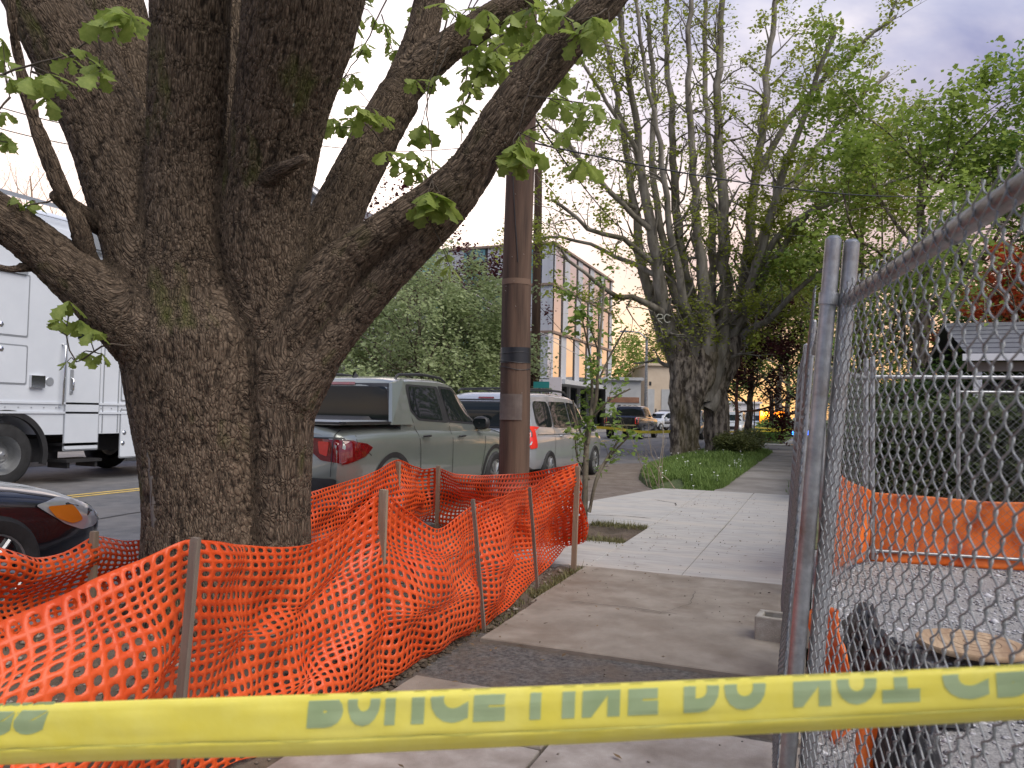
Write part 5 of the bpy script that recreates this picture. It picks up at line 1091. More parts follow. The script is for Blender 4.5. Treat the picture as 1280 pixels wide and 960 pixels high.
# black full-size pickup far down the road
def far_pickup(loc, rz):
    root = tag(empty('pickup_truck', loc, rz), 'black full size pickup truck standing alone in the road beyond the minivan', 'pickup truck')
    mp = paint('black_paint2', (.013, .013, .016), .2, .2)
    b = loft_body([(-2.95, .92, .62, .90, 1.22), (-2.85, .98, .56, .95, 1.30), (-1, 1.0, .50, 1.0, 1.28), (1, 1.0, .48, 1.0, 1.24), (2.3, .98, .5, .95, 1.20), (2.8, .92, .5, .9, 1.10), (2.92, .80, .58, .84, 1.0)], ex=5, n=40).build('body', mp, root, world=False, smooth=38)
    cut_arches(b, [(.9, -1.85), (-.9, -1.85), (.9, 1.9), (-.9, 1.9)], .50, .42)
    c = loft_cab([(-.92, .93, 1.22, .76, 1.74), (-.82, .94, 1.22, .78, 1.86), (-.2, .95, 1.22, .80, 1.90), (.6, .95, 1.22, .79, 1.86), (1.1, .94, 1.2, .76, 1.6), (1.6, .92, 1.18, .78, 1.24)], r=.12).build('cab', mp, root, world=False, smooth=38)
    bv = bvh_of([b, c]); patch(bv, rpoly([(-.70, 1.30), (.70, 1.30), (.64, 1.76), (-.64, 1.76)], .06), 'rear', 'rear_window', m_glass, root, off=.01, step=.3)
    MB().bbox((-.90, -2.80, 1.24), (.90, -1.0, 1.31)).build('bed_cover', m_black, root, world=False)
    patch(bv, [(-.86, .82), (.86, .82), (.86, .76), (-.86, .76)], 'rear', 'tailgate_line', m_chrome, root, off=.012, step=.3)
    patch(bv, rpoly([(-.95, .66), (.95, .66), (.92, .52), (-.92, .52)], .03), 'rear', 'bumper', m_chrome, root, off=.08, step=.3)
    patch(bv, [(-.16, .70), (.16, .70), (.16, .56), (-.16, .56)], 'rear', 'licence_plate', mat('plate_warm', (.62, .45, .20)), root, off=.1, step=.3)
    for s, ax in ((1, 'right'), (-1, 'left')):
        patch(bv, rpoly([(s*.80, 1.20), (s*.96, 1.20), (s*.96, .86), (s*.80, .86)], .03), 'rear', 'taillight', m_redl, root, off=.02, step=.3)
        patch(bv, rpoly([(-.75, 1.30), (.05, 1.30), (.05, 1.72), (-.72, 1.72)], .05), ax, 'side_window', m_glass, root, off=.01, step=.3); patch(bv, rpoly([(.15, 1.30), (1.25, 1.28), (.85, 1.66), (.15, 1.72)], .05), ax, 'side_window', m_glass, root, off=.01, step=.3)
        mirror_part(root, s*.95, 1.15, 1.38, m_black, s)
        for yy in (-1.85, 1.9): wheel(root, s*.88, yy, .41, .28)
    return root
c = G(776, 549, -.06); far_pickup((c[0], c[1]+2.9, -.06), .0)

# generic far SUV / patrol car / hatchback
def suv(loc, rz, col, label, lights=None, h=1.75, cat='car', stripe=False, group=None):
    root = tag(empty('parked_car', loc, rz), label, cat, group); mp = paint('paint_'+'_'.join(str(int(x*100)) for x in col), col)
    k = h/1.75
    b = loft_body([(-2.4, .82, .5, .7, .95*k), (-2.2, .94, .36, .78, 1.06*k), (0, .97, .30, .82, 1.05*k), (1.4, .96, .3, .8, 1.02*k), (2.1, .9, .34, .72, .93*k), (2.4, .75, .42, .62, .76*k)], n=24).build('body', mp, root, world=False, smooth=38)
    cut_arches(b, [(.86, -1.45), (-.86, -1.45), (.86, 1.45), (-.86, 1.45)], .41, .36)
    c = loft_cab([(-2.2, .88, 1.0*k, .70, 1.30*k), (-1.9, .9, 1.0*k, .72, 1.65*k), (-.8, .91, 1.0*k, .74, 1.75*k), (.1, .91, 1.0*k, .74, 1.73*k), (.5, .9, 1.0*k, .72, 1.6*k), (1.1, .88, 1.0*k, .74, 1.15*k), (1.3, .86, .97*k, .76, 1.02*k)], n=20).build('cabin', mp, root, world=False, smooth=38)
    bv = bvh_of([b, c]); patch(bv, rpoly([(-.66, 1.5*k), (.66, 1.5*k), (.76, 1.10*k), (-.76, 1.10*k)], .06), 'front', 'windscreen', m_glass, root, off=.01, step=.25); patch(bv, rpoly([(-.66, 1.58*k), (.66, 1.58*k), (.74, 1.12*k), (-.74, 1.12*k)], .06), 'rear', 'rear_window', m_glass, root, off=.01, step=.25)
    patch(bv, rpoly([(-.45, .72), (.45, .72), (.40, .52), (-.40, .52)], .04), 'front', 'grille', m_black, root, off=.01, step=.3)
    for s, ax in ((1, 'right'), (-1, 'left')):
        patch(bv, rpoly([(-1.8, 1.12*k), (-.5, 1.1*k), (-.5, 1.6*k), (-1.65, 1.58*k)], .06), ax, 'side_window', m_glass, root, off=.01, step=.3); patch(bv, rpoly([(-.4, 1.1*k), (.95, 1.08*k), (.5, 1.45*k), (.2, 1.58*k), (-.4, 1.6*k)], .06), ax, 'side_window', m_glass, root, off=.01, step=.3)
        patch(bv, rpoly([(s*.52, .78), (s*.80, .80), (s*.80, .66), (s*.55, .66)], .03), 'front', 'headlight', m_clear, root, off=.012, step=.3); patch(bv, rpoly([(s*.70, 1.0), (s*.88, 1.0), (s*.88, .74), (s*.72, .74)], .03), 'rear', 'taillight', m_redl, root, off=.012, step=.3)
        if stripe: patch(bv, rpoly([(-1.0, .92), (1.0, .90), (1.0, .60), (-1.0, .58)], .02), ax, 'door_band', m_black, root, off=.008, step=.3)
        mirror_part(root, s*.9, .85, 1.1*k, mp, s)
        for yy in (-1.45, 1.45): wheel(root, s*.86, yy, .35)
    if lights:
        MB().bbox((-.6, -.42, h+.01), (.6, -.18, h+.12)).build('light_bar', mat('lamp_'+lights, (.02, .08, .9) if lights == 'blue' else (.3, .3, .32), emit=((.01, .10, 1.0), 14) if lights == 'blue' else None), root, world=False)
    return root
c = G(829, 538, -.06); suv((c[0], c[1], -.06), pi-.5, (.70, .72, .75), 'white patrol car with dark bonnet angled across the road beside the black pickup', 'grey', stripe=True)
c = G(818, 532, -.06); suv((c[0]-1, c[1]+6, -.06), pi, (.22, .27, .33), 'blue grey car farther off behind the white patrol car')
c = G(912, 560, -.06); suv((-7.2, 47.0, -.06), pi, (.10, .11, .13), 'dark car seen between the twin maple trunks and the plum tree')
suv((-5.6, 55, -.06), pi, (.70, .71, .72), 'white car behind the plum tree at the far junction')
suv((-4.4, 62, -.06), pi+.35, (.66, .68, .70), 'white patrol car under the glowing road sign', 'grey', stripe=True)
suv((-1.0, 70, -.02), pi, (.75, .77, .80), 'white van-like car at the far end of the sidewalk', h=2.0)
# lit blue lamps of a patrol car hidden by the fence
c = P(1001, 541, 46); bz = c[2]; bl_ = tag(empty('police_lightbar', (c[0], c[1], 0)), 'glowing blue warning lights low on a post at the end of the sidewalk', 'warning light')
mb = MB()
for k in (-1, 0, 1): MB().box((c[0]+k*.33, c[1], bz), (.29, .16, .26)).build('lamp', mat('blue_lamp', (.02, .1, .9), emit=((.02, .14, 1), 7)), bl_)
for k in (-1, 0, 1): MB().box((c[0]+k*.26-.05, c[1]-.1, bz+.03), (.13, .05, .10)).build('bulb', mat('blue_bulb', (.2, .6, 1), emit=((.12, .55, 1), 16)), bl_)
MB().box((c[0], c[1], bz/2-.05), (.08, .08, bz-.12)).box((c[0], c[1], bz-.15), (1.0, .1, .05)).build('stand', m_black, bl_)

# big white command truck on the far side
def command_truck():
    xs = -12.0; X0 = xs-2.5; ya, yb = 1.2, 14.6; zb, zt = .78, 4.62; bz = -.06
    root = tag(empty('command_truck', (xs-1.25, 8, bz)), 'tall white command truck with side door, lockers and dual wheels parked across the road', 'truck')
    mp = mat('truck_white', (.60, .64, .70), (.66, .70, .76), 1.2, .35, coat=.4); mt = mat('truck_trim', (.40, .43, .47), rough=.35, metal=.5)
    yw, R = PX(6, 567, xs)[1], .52
    def yz(px, py): p = PX(px, py, xs); return p[1], p[2]
    # body box with rounded cant rail
    prof = [(0, zb), (0, 4.12), (-.03, 4.28), (-.12, 4.46), (-.30, 4.58), (-.6, zt), (-1.25, zt+.03), (-1.9, zt), (-2.2, 4.58), (-2.38, 4.46), (-2.47, 4.28), (-2.5, 4.12), (-2.5, zb)]
    n = len(prof); V = [(xs+a, y, z) for y in (ya, yb) for a, z in prof]; Fc = [(i, (i+1) % n, n+(i+1) % n, n+i) for i in range(n)]+[tuple(range(n-1, -1, -1)), tuple(range(n, 2*n))]
    b = MB().add(V, Fc).build('body', mp, root); 
    bm = bmesh.new(); bm.from_mesh(b.data); bmesh.ops.recalc_face_normals(bm, faces=bm.faces); bm.to_mesh(b.data); bm.free()
    c = MB().lathe([(0, -.6), (.66, -.6), (.66, .2), (0, .2)], (xs, yw, bz+R), 'x', 36).build('cut', m_black); bm = bmesh.new(); bm.from_mesh(c.data); bmesh.ops.remove_doubles(bm, verts=bm.verts, dist=1e-5); bmesh.ops.recalc_face_normals(bm, faces=bm.faces); bm.to_mesh(c.data); bm.free()
    md = b.modifiers.new('b', 'BOOLEAN'); md.object = c; md.operation = 'DIFFERENCE'; md.solver = 'EXACT'; apply_mods(b); bpy.data.objects.remove(c)
    a = np.linspace(-.25, pi+.25, 30); V = []
    for t in a:
        for rr_, xx in ((.64, .012), (.73, .012), (.73, -.02), (.64, -.06)): V.append((xs+xx, yw+rr_*math.cos(t), bz+R+rr_*math.sin(t)))
    MB().add(V, [(4*i+j, 4*i+(j+1) % 4, 4*i+4+(j+1) % 4, 4*i+4+j) for i in range(29) for j in range(4)]).build('wheel_arch', m_black, root, smooth=40)
    def plate(y0, z0, y1, z1, name, m, out=.012, frame=True):
        y0, y1 = sorted((y0, y1)); z0, z1 = sorted((z0, z1)); q = rpoly([(y0, z0), (y1, z0), (y1, z1), (y0, z1)], .03); N = len(q)
        V = [(xs+.001, y, z) for y, z in q]+[(xs+out, y, z) for y, z in q]; o = MB().add(V, [(i, (i+1) % N, N+(i+1) % N, N+i) for i in range(N)]+[tuple(range(N, 2*N))]).build(name, m, root)
        if frame:
            qi = [((y-(y0+y1)/2)*(1+.05/(y1-y0))+(y0+y1)/2, (z-(z0+z1)/2)*(1+.05/(z1-z0))+(z0+z1)/2) for y, z in q]; V = [(xs+.006, y, z) for y, z in qi]+[(xs+.006, y, z) for y, z in q]
            MB().add(V, [(i, (i+1) % N, N+(i+1) % N, N+i) for i in range(N)]).build('seal', m_black if name == 'window' else mt, o, world=True)
        return o
    d = plate(*yz(79, 562), *yz(127, 392), 'door', mp, .02)
    plate(*yz(33, 420), *yz(-40, 332), 'locker', mp); plate(*yz(31, 479), *yz(-40, 427), 'locker', mp)
    plate(*yz(152, 500), *yz(185, 415), 'locker', mp); plate(*yz(149, 571), *yz(200, 514), 'locker', mp); plate(*yz(-10, 330), *yz(33, 344), 'awning_box', mt, .05, False)
    y0, z0 = yz(96, 424); y1, z1 = yz(119, 385); plate(y0, z0, y1, z1, 'window', m_glass, .03)
    # drip rail, rub rails, rivets
    def rail(pya, z, h_, out, m, name='rail'): 
        MB().bbox((xs, ya, z), (xs+out, yb, z+h_)).build(name, m, root)
    _, zd = yz(0, 241); rail(0, zd, .06, .05, mt); _, z2 = yz(60, 505); rail(0, z2, .035, .02, mp); rail(0, z2-.16, .035, .02, mp); _, z3 = yz(24, 260); rail(0, z3-.02, .015, .006, mt)
    mb = MB()
    for k in range(int((yb-ya)/.22)): mb.box((xs+.004, ya+.1+k*.22, z2-.06), (.01, .018, .018))
    r_ = mb.build('rivets', mt, root); r_['kind'] = 'stuff'
    for px in (128, 147): y_, _ = yz(px, 500); MB().bbox((xs, y_, zb+.02), (xs+.008, y_+.02, 3.9)).build('seam', mt, root)
    # grab rail, latches, lamp
    y0, zt_ = yz(78, 430); _, zl = yz(78, 508); MB().tube([(xs, y0, zt_), (xs+.09, y0, zt_-.03), (xs+.09, y0-.02, zl+.03), (xs, y0-.02, zl)], .017, 8).build('grab_rail', m_chrome, root, smooth=60)
    y0, z0 = yz(88, 478); o = MB().bbox((xs+.02, y0-.03, z0-.20), (xs+.035, y0+.03, z0+.22)).build('handle', mt, root); MB().tube([(xs+.03, y0, z0-.16), (xs+.08, y0, z0-.13), (xs+.08, y0, z0+.05), (xs+.03, y0, z0+.08)], .014, 6).build('pull', m_chrome, root, smooth=60)
    y0, z0 = yz(45, 477); MB().bbox((xs, y0-.12, z0-.10), (xs+.06, y0+.12, z0+.10)).build('scene_lamp', m_chrome, root); y0, z0 = yz(62, 477); MB().lathe([(0, .01), (.07, .01), (.08, 0)], (xs, y0, z0), 'x', 16).build('fuel_cap', mt, root)
    for q in ((155, 541), (153, 554), (170, 520), (1, 405), (1, 436)): y0, z0 = yz(*q); MB().lathe([(.012, .03), (.03, .022), (.045, .012), (.05, 0)], (xs, y0, z0), 'x', 14).build('latch', m_chrome, root)
    y0, z0 = yz(118, 303); MB().bbox((xs, y0-.18, z0-.18), (xs+.10, y0+.22, z0+.20)).bbox((xs+.10, y0-.14, z0-.14), (xs+.13, y0+.18, z0+.16)).build('flood_lamp', mt, root)
    # running gear
    for s_, xw in ((1, xs-.18), (-1, X0+.18)):
        for y_ in (yw, yb-2.35):
            t = MB().lathe([(.30, -.14), (.46, -.14), (.51, -.10), (.52, -.05), (.52, .05), (.51, .10), (.46, .14), (.31, .12)], (xw, y_, bz+R), 'x', 40).build('wheel', m_tyre, root, smooth=50)
            MB().lathe([(.31, s_*.125), (.30, s_*.10), (.27, 0), (.24, -s_*.08), (.14, -s_*.05), (.12, s_*.08), (.06, s_*.16), (.01, s_*.17)], (xw, y_, bz+R), 'x', 36).build('rim', m_rim, t, smooth=40)
    y0, _ = yz(80, 500); y1, _ = yz(124, 500)
    for k, (z0, o_) in enumerate(((.58, .02), (.30, .12))): MB().bbox((xs-.45, y0, z0), (xs+o_, y1, z0+.05)).bbox((xs-.40, y0+.05, z0-.10), (xs+o_-.05, y0+.1, z0)).bbox((xs-.40, y1-.1, z0-.10), (xs+o_-.05, y1-.05, z0)).build('step', m_black, root)
    MB().bbox((X0+.5, ya+.3, .45), (X0+.7, yb-.3, .72)).bbox((xs-.7, ya+.3, .45), (xs-.5, yb-.3, .72)).bbox((xs-1.6, 8, .3), (xs-.4, 9.6, .70)).bbox((xs-1.0, 11.5, .25), (xs-.15, 12.6, .70)).build('chassis', m_black, root)
    MB().bbox((xs-2.2, 4.0, zt), (xs-.9, 5.2, zt+.28)).build('roof_unit', mp, root)
    return root
command_truck()

# ------------------------------------------------------------ utility poles, wires, street furniture
def pole_mat(): return mat('pole_wood', (.042, .024, .017), (.095, .053, .036), 16, .85, .004, 70, stretch=(1, 1, .07), c3=(.15, .095, .065), s3=5)
def util_pole(px, py_b, d, w, top, label, strap=True, lean=.0):
    b = P(px, py_b, d); b[2] = -.05; r = w*d/F/2; root = tag(empty('utility_pole', tuple(b)), label, 'utility pole'); pts = []; rad = []
    for z in np.linspace(-.2, top, 40): pts.append(b+npv((lean*z+.008*math.sin(z*1.7), .006*math.cos(z), z))); rad.append(r*(1.03-.022*z))
    n = 28; mb = MB().tube(pts, rad, n); V = mb.V[0]; V += (vnoise(V*npv([40, 40, 2.2]))*.004)[:, None]*(V-npv([(*b[:2], 0)])*npv([1, 1, 0])-V*npv([0, 0, 1]))/r
    mb.build('pole', pole_mat(), root, smooth=60)
    if strap:
        def band_(z0, z1, m, name, out=.004):
            q = lambda z: b+npv((lean*z+.008*math.sin(z*1.7), .006*math.cos(z), z)); rr = lambda z: r*(1.03-.022*z)+out
            MB().tube([q(z0), q((z0+z1)/2), q(z1)], [rr(z0), rr((z0+z1)/2), rr(z1)], n).build(name, m, root, smooth=50)
        k = d/F; zz = lambda py: 1.3-(py-515.6)*k
        band_(zz(448), zz(429), mat('dark_tape', (.014, .015, .02), rough=.4), 'tape_band'); 
        q0 = zz(519); q1 = zz(487); ang = np.linspace(-2.35, -.72, 12); V = []
        for z in (q0, q1):
            for t in ang: V.append(b+npv((math.cos(t)*(r*1.02+.008)+lean*z, math.sin(t)*(r*1.02+.008), z)))
        MB().add(V, [(i, i+1, 12+i+1, 12+i) for i in range(11)]).build('metal_tag', mat('tag_grey', (.10, .075, .065), (.14, .11, .095), 8, .6), root)
        band_(zz(350), zz(343), mat('faded_band', (.16, .10, .07), rough=.8), 'band', .003)
        t = np.linspace(0, 2*pi, 20)
        for z0, dz in ((zz(447), .012), (zz(436), -.008), (zz(455), .02)): MB().tube([b+npv((math.cos(a)*(r+.008), math.sin(a)*(r+.008), z0+dz*math.sin(a*2))) for a in t], .004, 5, cap=False).build('wire_loop', m_black, root)
        for k2 in range(26):
            z = rng.uniform(1.0, 6); a = rng.uniform(-2.4, -.7); c = b+npv((math.cos(a)*r*1.0+lean*z, math.sin(a)*r, z)); dd = npv((math.cos(a), math.sin(a), 0)); MB().tube([c, c+dd*.014+npv((0, 0, rng.uniform(-.01, .01)))], .0022, 4).build('staple', mat('staple_m', (.5, .48, .45), rough=.5, metal=.6), root)
        MB().tube([b+npv((r*math.cos(-1.2+.5*math.sin(z))*1.03, r*math.sin(-1.2+.5*math.sin(z))*1.03, z)) for z in np.linspace(3.0, 7.5, 30)], .005, 5).build('cable', m_black, root)
    return root
util_pole(641, 600, 8.5, 38, 11, 'tall brown wooden utility pole with a dark tape band behind the orange netting', lean=.004)
util_pole(667, 560, 27, 12, 10, 'slim reddish utility pole just right of the big pole, before the office building', strap=False)
# street lamp, steel
c = P(807, 540, 62); c[2] = 0; sl_ = tag(empty('street_lamp', tuple(c)), 'slender grey steel street lamp column beside the far black pickup', 'street lamp')
MB().tube([c, c+npv((0, 0, 4)), c+npv((0, 0, 7.6))], [.16, .13, .10], 12).build('column', m_galv, sl_, smooth=60); MB().tube([c+npv((0, 0, 7.5)), c+npv((-.6, 0, 8.0)), c+npv((-1.6, 0, 8.15))], .06, 8).build('arm', m_galv, sl_, smooth=60); MB().box(c+npv((-1.9, 0, 8.12)), (.7, .28, .14), taper=.8).build('lantern', m_galv, sl_)
# street name sign on a post
c = P(676, 540, 24); c[2] = 0; sg = tag(empty('street_sign', tuple(c)), 'small teal street name sign on a post beside the slim utility pole', 'sign'); z = P(676, 481, 24)[2]
MB().tube([c, c+npv((0, 0, z+.15))], .03, 8).build('post', m_galv, sg); MB().box(c+npv((0, -.03, z)), (.52, .02, .2)).build('plate', mat('sign_teal', (.02, .22, .21), rough=.5), sg)
# overhead wires
m_cab = mat('cable_dark', (.02, .02, .022), rough=.6); m_cab_lit = mat('cable_pale', (.55, .52, .50), rough=.5)  # pale cable colour holds the light caught by the lines
def wire(a, b, sag, r, m, label):
    a = npv(a); b = npv(b); t = np.linspace(0, 1, 24)[:, None]; p = a*(1-t)+b*t-npv((0, 0, 1))*sag*4*t*(1-t); tag(MB().tube(p, r, 4).build('cable', m, loc=tuple(a)), label, 'cable')
wire(P(380, 224, 24), P(760, 462, 60), .4, .022, m_cab_lit, 'upper pale overhead cable crossing behind the oak down to the second pole')
wire(P(380, 248, 24), P(700, 425, 45), .4, .022, m_cab_lit, 'lower pale overhead cable crossing behind the oak down to the second pole')
wire(P(-50, 118, 25), P(240, 176, 27), .3, .018, m_cab, 'uppermost dark cable above the white truck'); wire(P(-50, 146, 25), P(240, 196, 27), .3, .018, m_cab, 'lower dark cable above the white truck')
wire(P(370, 178, 22), P(620, 178, 30), .3, .014, m_cab, 'dark cable running level between the oak limbs and the utility pole')
wire(P(650, 175, 9.5), P(1290, 232, 22), .5, .012, m_cab, 'dark cable running from the utility pole to the right in front of the maples')
wire(P(380, 20, 16), P(530, 190, 22), .3, .012, m_cab, 'dark cable slanting behind the oak leaves')
wire(P(668, 375, 27), P(770, 470, 60), .4, .015, m_cab, 'steep dark cable from the slim pole down to the far street')
wire(P(650, 120, 9), P(800, 300, 24), .3, .014, m_cab, 'dark cable slanting down from the utility pole through the maple branches')
# glowing road sign, posts, tape at the junction
def px_box(px, py, d, w, h, dep=.08): p = P(px, py, d); return p, w*d/F, h*d/F
d = 48; c, w, h = px_box(965, 523, d, 29, 17); g = npv((c[0], c[1], 0)); ms = tag(empty('message_sign', tuple(g)), 'glowing orange road closure message board behind a post at the junction', 'road sign')
MB().box(c, (w, .12, h)).build('panel', mat('led_orange', (.9, .25, .02), emit=((1, .22, .01), 2.2)), ms); MB().box((c[0], c[1]+.08, c[2]), (w*1.08, .10, h*1.12)).build('housing', m_black, ms); MB().box((c[0], c[1], c[2]/2-.2), (.12, .12, c[2]-.4)).box((c[0], c[1], .25), (1.2, .8, .2)).build('stand', m_black, ms)
for txt, dz in (('ROAD', .16), ('CLOSED', -.46)):
    V, Fc = text_mesh(txt, .50, .01, .012, sx=.66); V = V-[V[:, 0].min(), 0, 0]; V[:, 0] *= (w*.92 if txt == 'CLOSED' else w*.62)/V[:, 0].max(); MB().add(np.stack([V[:, 0]-w*.46, -V[:, 2]-.08, V[:, 1]*.8+dz*h/.85], 1)+c, Fc).build('lettering', mat('led_yellow', (1, .7, .1), emit=((1, .62, .06), 7)), ms)
lamp = mat('amber_glow', (1, .5, .1), emit=((1, .36, .04), 9))
for (a, b_, q) in ((972, 522, 'upper'), (973, 528, 'lower')):
    c = P(a, b_, 47); z0 = tag(empty('warning_lamp', (c[0], c[1], 0)), 'small %s amber warning lamp right of the glowing road sign' % q, 'warning light'); MB().lathe([(0, .16), (.1, .12), (.15, 0), (.1, -.12), (0, -.16)], c, n=12).build('lens', lamp, z0, smooth=60); MB().tube([(c[0]+(.05 if q == 'lower' else -.05), c[1]+.1, 0), (c[0], c[1]+.1, c[2])], .03, 6).build('post', m_black, z0)
for px, pyb, pyt, d, w, m, lab in ((966, 553, 497, 44, 2.6, m_black, 'black metal post standing in front of the glowing road sign'), (964, 551, 488, 45, 4.5, pole_mat(), 'dark brown wooden post at the junction before the glowing road sign'), (943, 548, 500, 34, 1.6, m_galv, 'thin grey post between the plum tree and the glowing road sign'), (900.5, 562, 505, 33, 1.5, m_galv, 'thin green grey post just left of the plum tree trunk'), (969, 552, 493, 46, 1.6, m_galv, 'pale steel sign post right of the brown post')):
    b = P(px, pyb, d); b[2] = 0; t = P(px, pyt, d); tag(MB().tube([b, t], w*d/F/2, 8).build('post', m, loc=tuple(b)), lab, 'post')
m_tape2 = mat('yellow_tape_far', (.80, .66, .05), (.86, .72, .08), 6, .4, trans=.2)
def tape_strip(pts, hh, label):
    p, _ = smooth_path(npv(pts), np.ones(len(pts)), .5); V = []
    for i, q in enumerate(p): o_ = npv((0, .02*math.sin(i*.9), hh/2)); V += [q-o_, q+o_]
    o = MB().add(V, [(2*i, 2*i+2, 2*i+3, 2*i+1) for i in range(len(p)-1)]).build('barrier_tape', m_tape2, loc=(p[0][0], p[0][1], 0)); md = o.modifiers.new('t', 'SOLIDIFY'); md.thickness = .004; tag(o, label, 'tape')
tape_strip([P(690, 533, 40), P(760, 535, 38), P(800, 540, 36.0), P(845, 539, 34), P(862, 536, 30)], .13, 'yellow tape strung across the road in front of the far black pickup')
tape_strip([P(905, 540, 34), P(945, 539, 38), P(1003, 538, 40)], .08, 'lower yellow tape across the far sidewalk by the junction')
tape_strip([P(942, 534, 36), P(968, 536, 38), P(1003, 537, 40)], .07, 'upper slanting yellow tape across the far sidewalk by the junction')

# ------------------------------------------------------------ buildings
def glass_building():
    d0 = 57; X0 = P(690, 400, d0)[0]; y0 = P(690, 400, d0)[1]; y1 = PX(765, 400, X0)[1]
    root = tag(empty('office_building', (X0, y0, 0)), 'modern three storey grey panelled building with tall windows reflecting the golden sky', 'building')
    m_pan = mat('panel_pale', (.42, .44, .48), (.50, .52, .56), .8, .5, .002, 20, stretch=(1, 1, .2)); m_win = mat('window_mirror', (.66, .66, .68), rough=.05, metal=.95); m_frm = mat('frame_dark', (.022, .024, .028), rough=.5); m_teal = mat('glass_teal', (.16, .34, .33), rough=.12, metal=.4)
    z_of = lambda py: 1.3+(516.6-py)*d0/F
    zs = [z_of(474), z_of(414), z_of(354), z_of(302)]; W = 22
    MB().bbox((X0-W, y0+.2, -.1), (X0-.8, y1, zs[0]-.1)).build('ground_floor', m_frm, root)
    MB().bbox((X0-W, y0+.35, zs[0]), (X0-.25, y1-.1, zs[3]-.1)).build('core', m_frm, root)
    MB().bbox((X0-W, y0-.3, zs[0]-.35), (X0+1.2, y1+.4, zs[0]-.02)).build('canopy', mat('canopy_white', (.55, .56, .58), rough=.5), root)
    for f in range(3):
        a, b = zs[f], zs[f+1]; MB().bbox((X0-W, y0-.12, b-.13), (X0+.16, y1+.05, b+.05)).build('floor_band', mat('band_bronze', (.20, .14, .11), (.28, .2, .16), 3, .5), root)
        y = y0+(0 if f != 1 else .0); k = 0; L = (y1-y0); off = (.0, .30, .62)[f]; n = 5; bay = L/n
        for k in range(n):
            ya = y0+k*bay+off*bay*.3; ww = bay*.54; MB().bbox((X0-.30, ya, a+.07), (X0-.01, ya+ww, b-.16)).build('window', m_win, root)
            MB().bbox((X0-.3, ya+ww, a+.06), (X0+.03, ya+ww+bay*.09, b-.14)).build('mullion', m_frm, root); pe = min(ya+bay, y1) if k == n-1 else ya+bay
            MB().bbox((X0-.3, ya+ww+bay*.09, a+.06), (X0+.02, max(pe, ya+ww+bay*.12), b-.14)).build('panel', m_pan, root)
        if off: MB().bbox((X0-.3, y0, a+.06), (X0+.02, y0+off*bay*.3, b-.14)).build('panel', m_pan, root)
        # end wall facing the camera
        seq = [('panel', 3.4 if f == 1 else .9), ('mullion', .25), ('window', 1.5), ('mullion', .2), ('window', .9), ('panel', 1.6), ('mullion', .25), ('window', 1.8), ('panel', 2.5), ('window', 1.8), ('panel', 2.4), ('window', 2), ('panel', 2.5)]
        x = X0+.02
        for nm, w in seq:
            m = {'panel': m_pan, 'mullion': m_frm, 'window': m_teal}[nm]; MB().bbox((x-w+.015, y0+(.02 if nm == 'panel' else .1), a+.06), (x, y0+.34, b-.14)).build(nm, m, root); x -= w
    for k in range(6):
        ya = y0+1+k*(y1-y0)/6.2; MB().bbox((X0-.85, ya, .3), (X0-.75, ya+(y1-y0)/6.2-.5, zs[0]-.5)).build('shop_window', m_glass, root); MB().bbox((X0-.8, ya-.35, 0), (X0-.55, ya-.12, zs[0]-.35)).build('column', mat('canopy_white', (.5, .5, .5)), root)
    c = P(694, 491, 54); MB().box(c, (.9, .08, 2.2)).build('banner', mat('banner_pale', (.62, .58, .60), rough=.7), root)
glass_building()
def block_building(name, pa, pb, py_t, dep, m, label, d, extras=None, roofm=None):
    a = P(pa, 500, d); b = P(pb, 500, d); zt = 1.3+(517-py_t)*d/F; a[2] = b[2] = 0; root = tag(empty(name, tuple((a+b)/2)), label, 'building'); e = b-a; L = np.linalg.norm(e); e /= L; n = npv((-e[1], e[0], 0)); 
    V = [a, b, b+n*dep, a+n*dep]; MB().prism([tuple(v[:2]) for v in V], -.1, zt).build('wall', m, root); V = [a-n*.3-e*.2, b-n*.3+e*.2, b+n*dep, a+n*dep]; MB().prism([tuple(v[:2]) for v in V], zt, zt+.25).build('parapet', roofm or m, root)
    for (u0, u1, z0, z1, nm, mm) in (extras or []):
        A = a+e*L*u0-n*.06; B = a+e*L*u1-n*.06; A2 = a+e*L*u0+n*.05; B2 = a+e*L*u1+n*.05; MB().prism([tuple(v[:2]) for v in (A, B, B2, A2)], z0*zt, z1*zt).build(nm, mm, root)
    return root
m_gry = mat('garage_grey', (.36, .37, .38), (.44, .45, .46), 1, .8); m_crm = mat('stucco_cream', (.52, .42, .32), (.60, .50, .39), .6, .85); m_brk = mat('brick_brown', (.20, .10, .065), (.28, .15, .10), 2, .9)
block_building('warehouse', 757, 801, 474, 14, m_gry, 'low grey warehouse with brown doors behind the black pickup', 66, [(.05, .95, .55, .66, 'brown_band', m_brk)]+[(u, u+.08, .25, .5, 'window', m_black) for u in (.35, .5, .65, .8)])
block_building('stucco_building', 806, 850, 455, 16, m_crm, 'cream stucco building with grey roller doors left of the twin maples', 84, [(.02, .27, 0, .62, 'roller_door', m_gry), (.47, .78, 0, .62, 'roller_door', m_gry), (.12, .18, .68, .74, 'vent', m_black), (.30, .33, .1, .3, 'wall_lamp', m_black), (.40, .43, .1, .28, 'wall_lamp', m_black), (.80, .88, .3, .9, 'window', mat('window_pale', (.6, .6, .66), rough=.2))])
block_building('white_building', 895, 950, 500, 14, mat('wall_white', (.62, .60, .62), (.70, .68, .70), .5, .8), 'pale white building glimpsed between the plum tree trunks', 95, [(.1, .3, .3, .7, 'window', m_glass), (.5, .7, .3, .7, 'window', m_glass)])
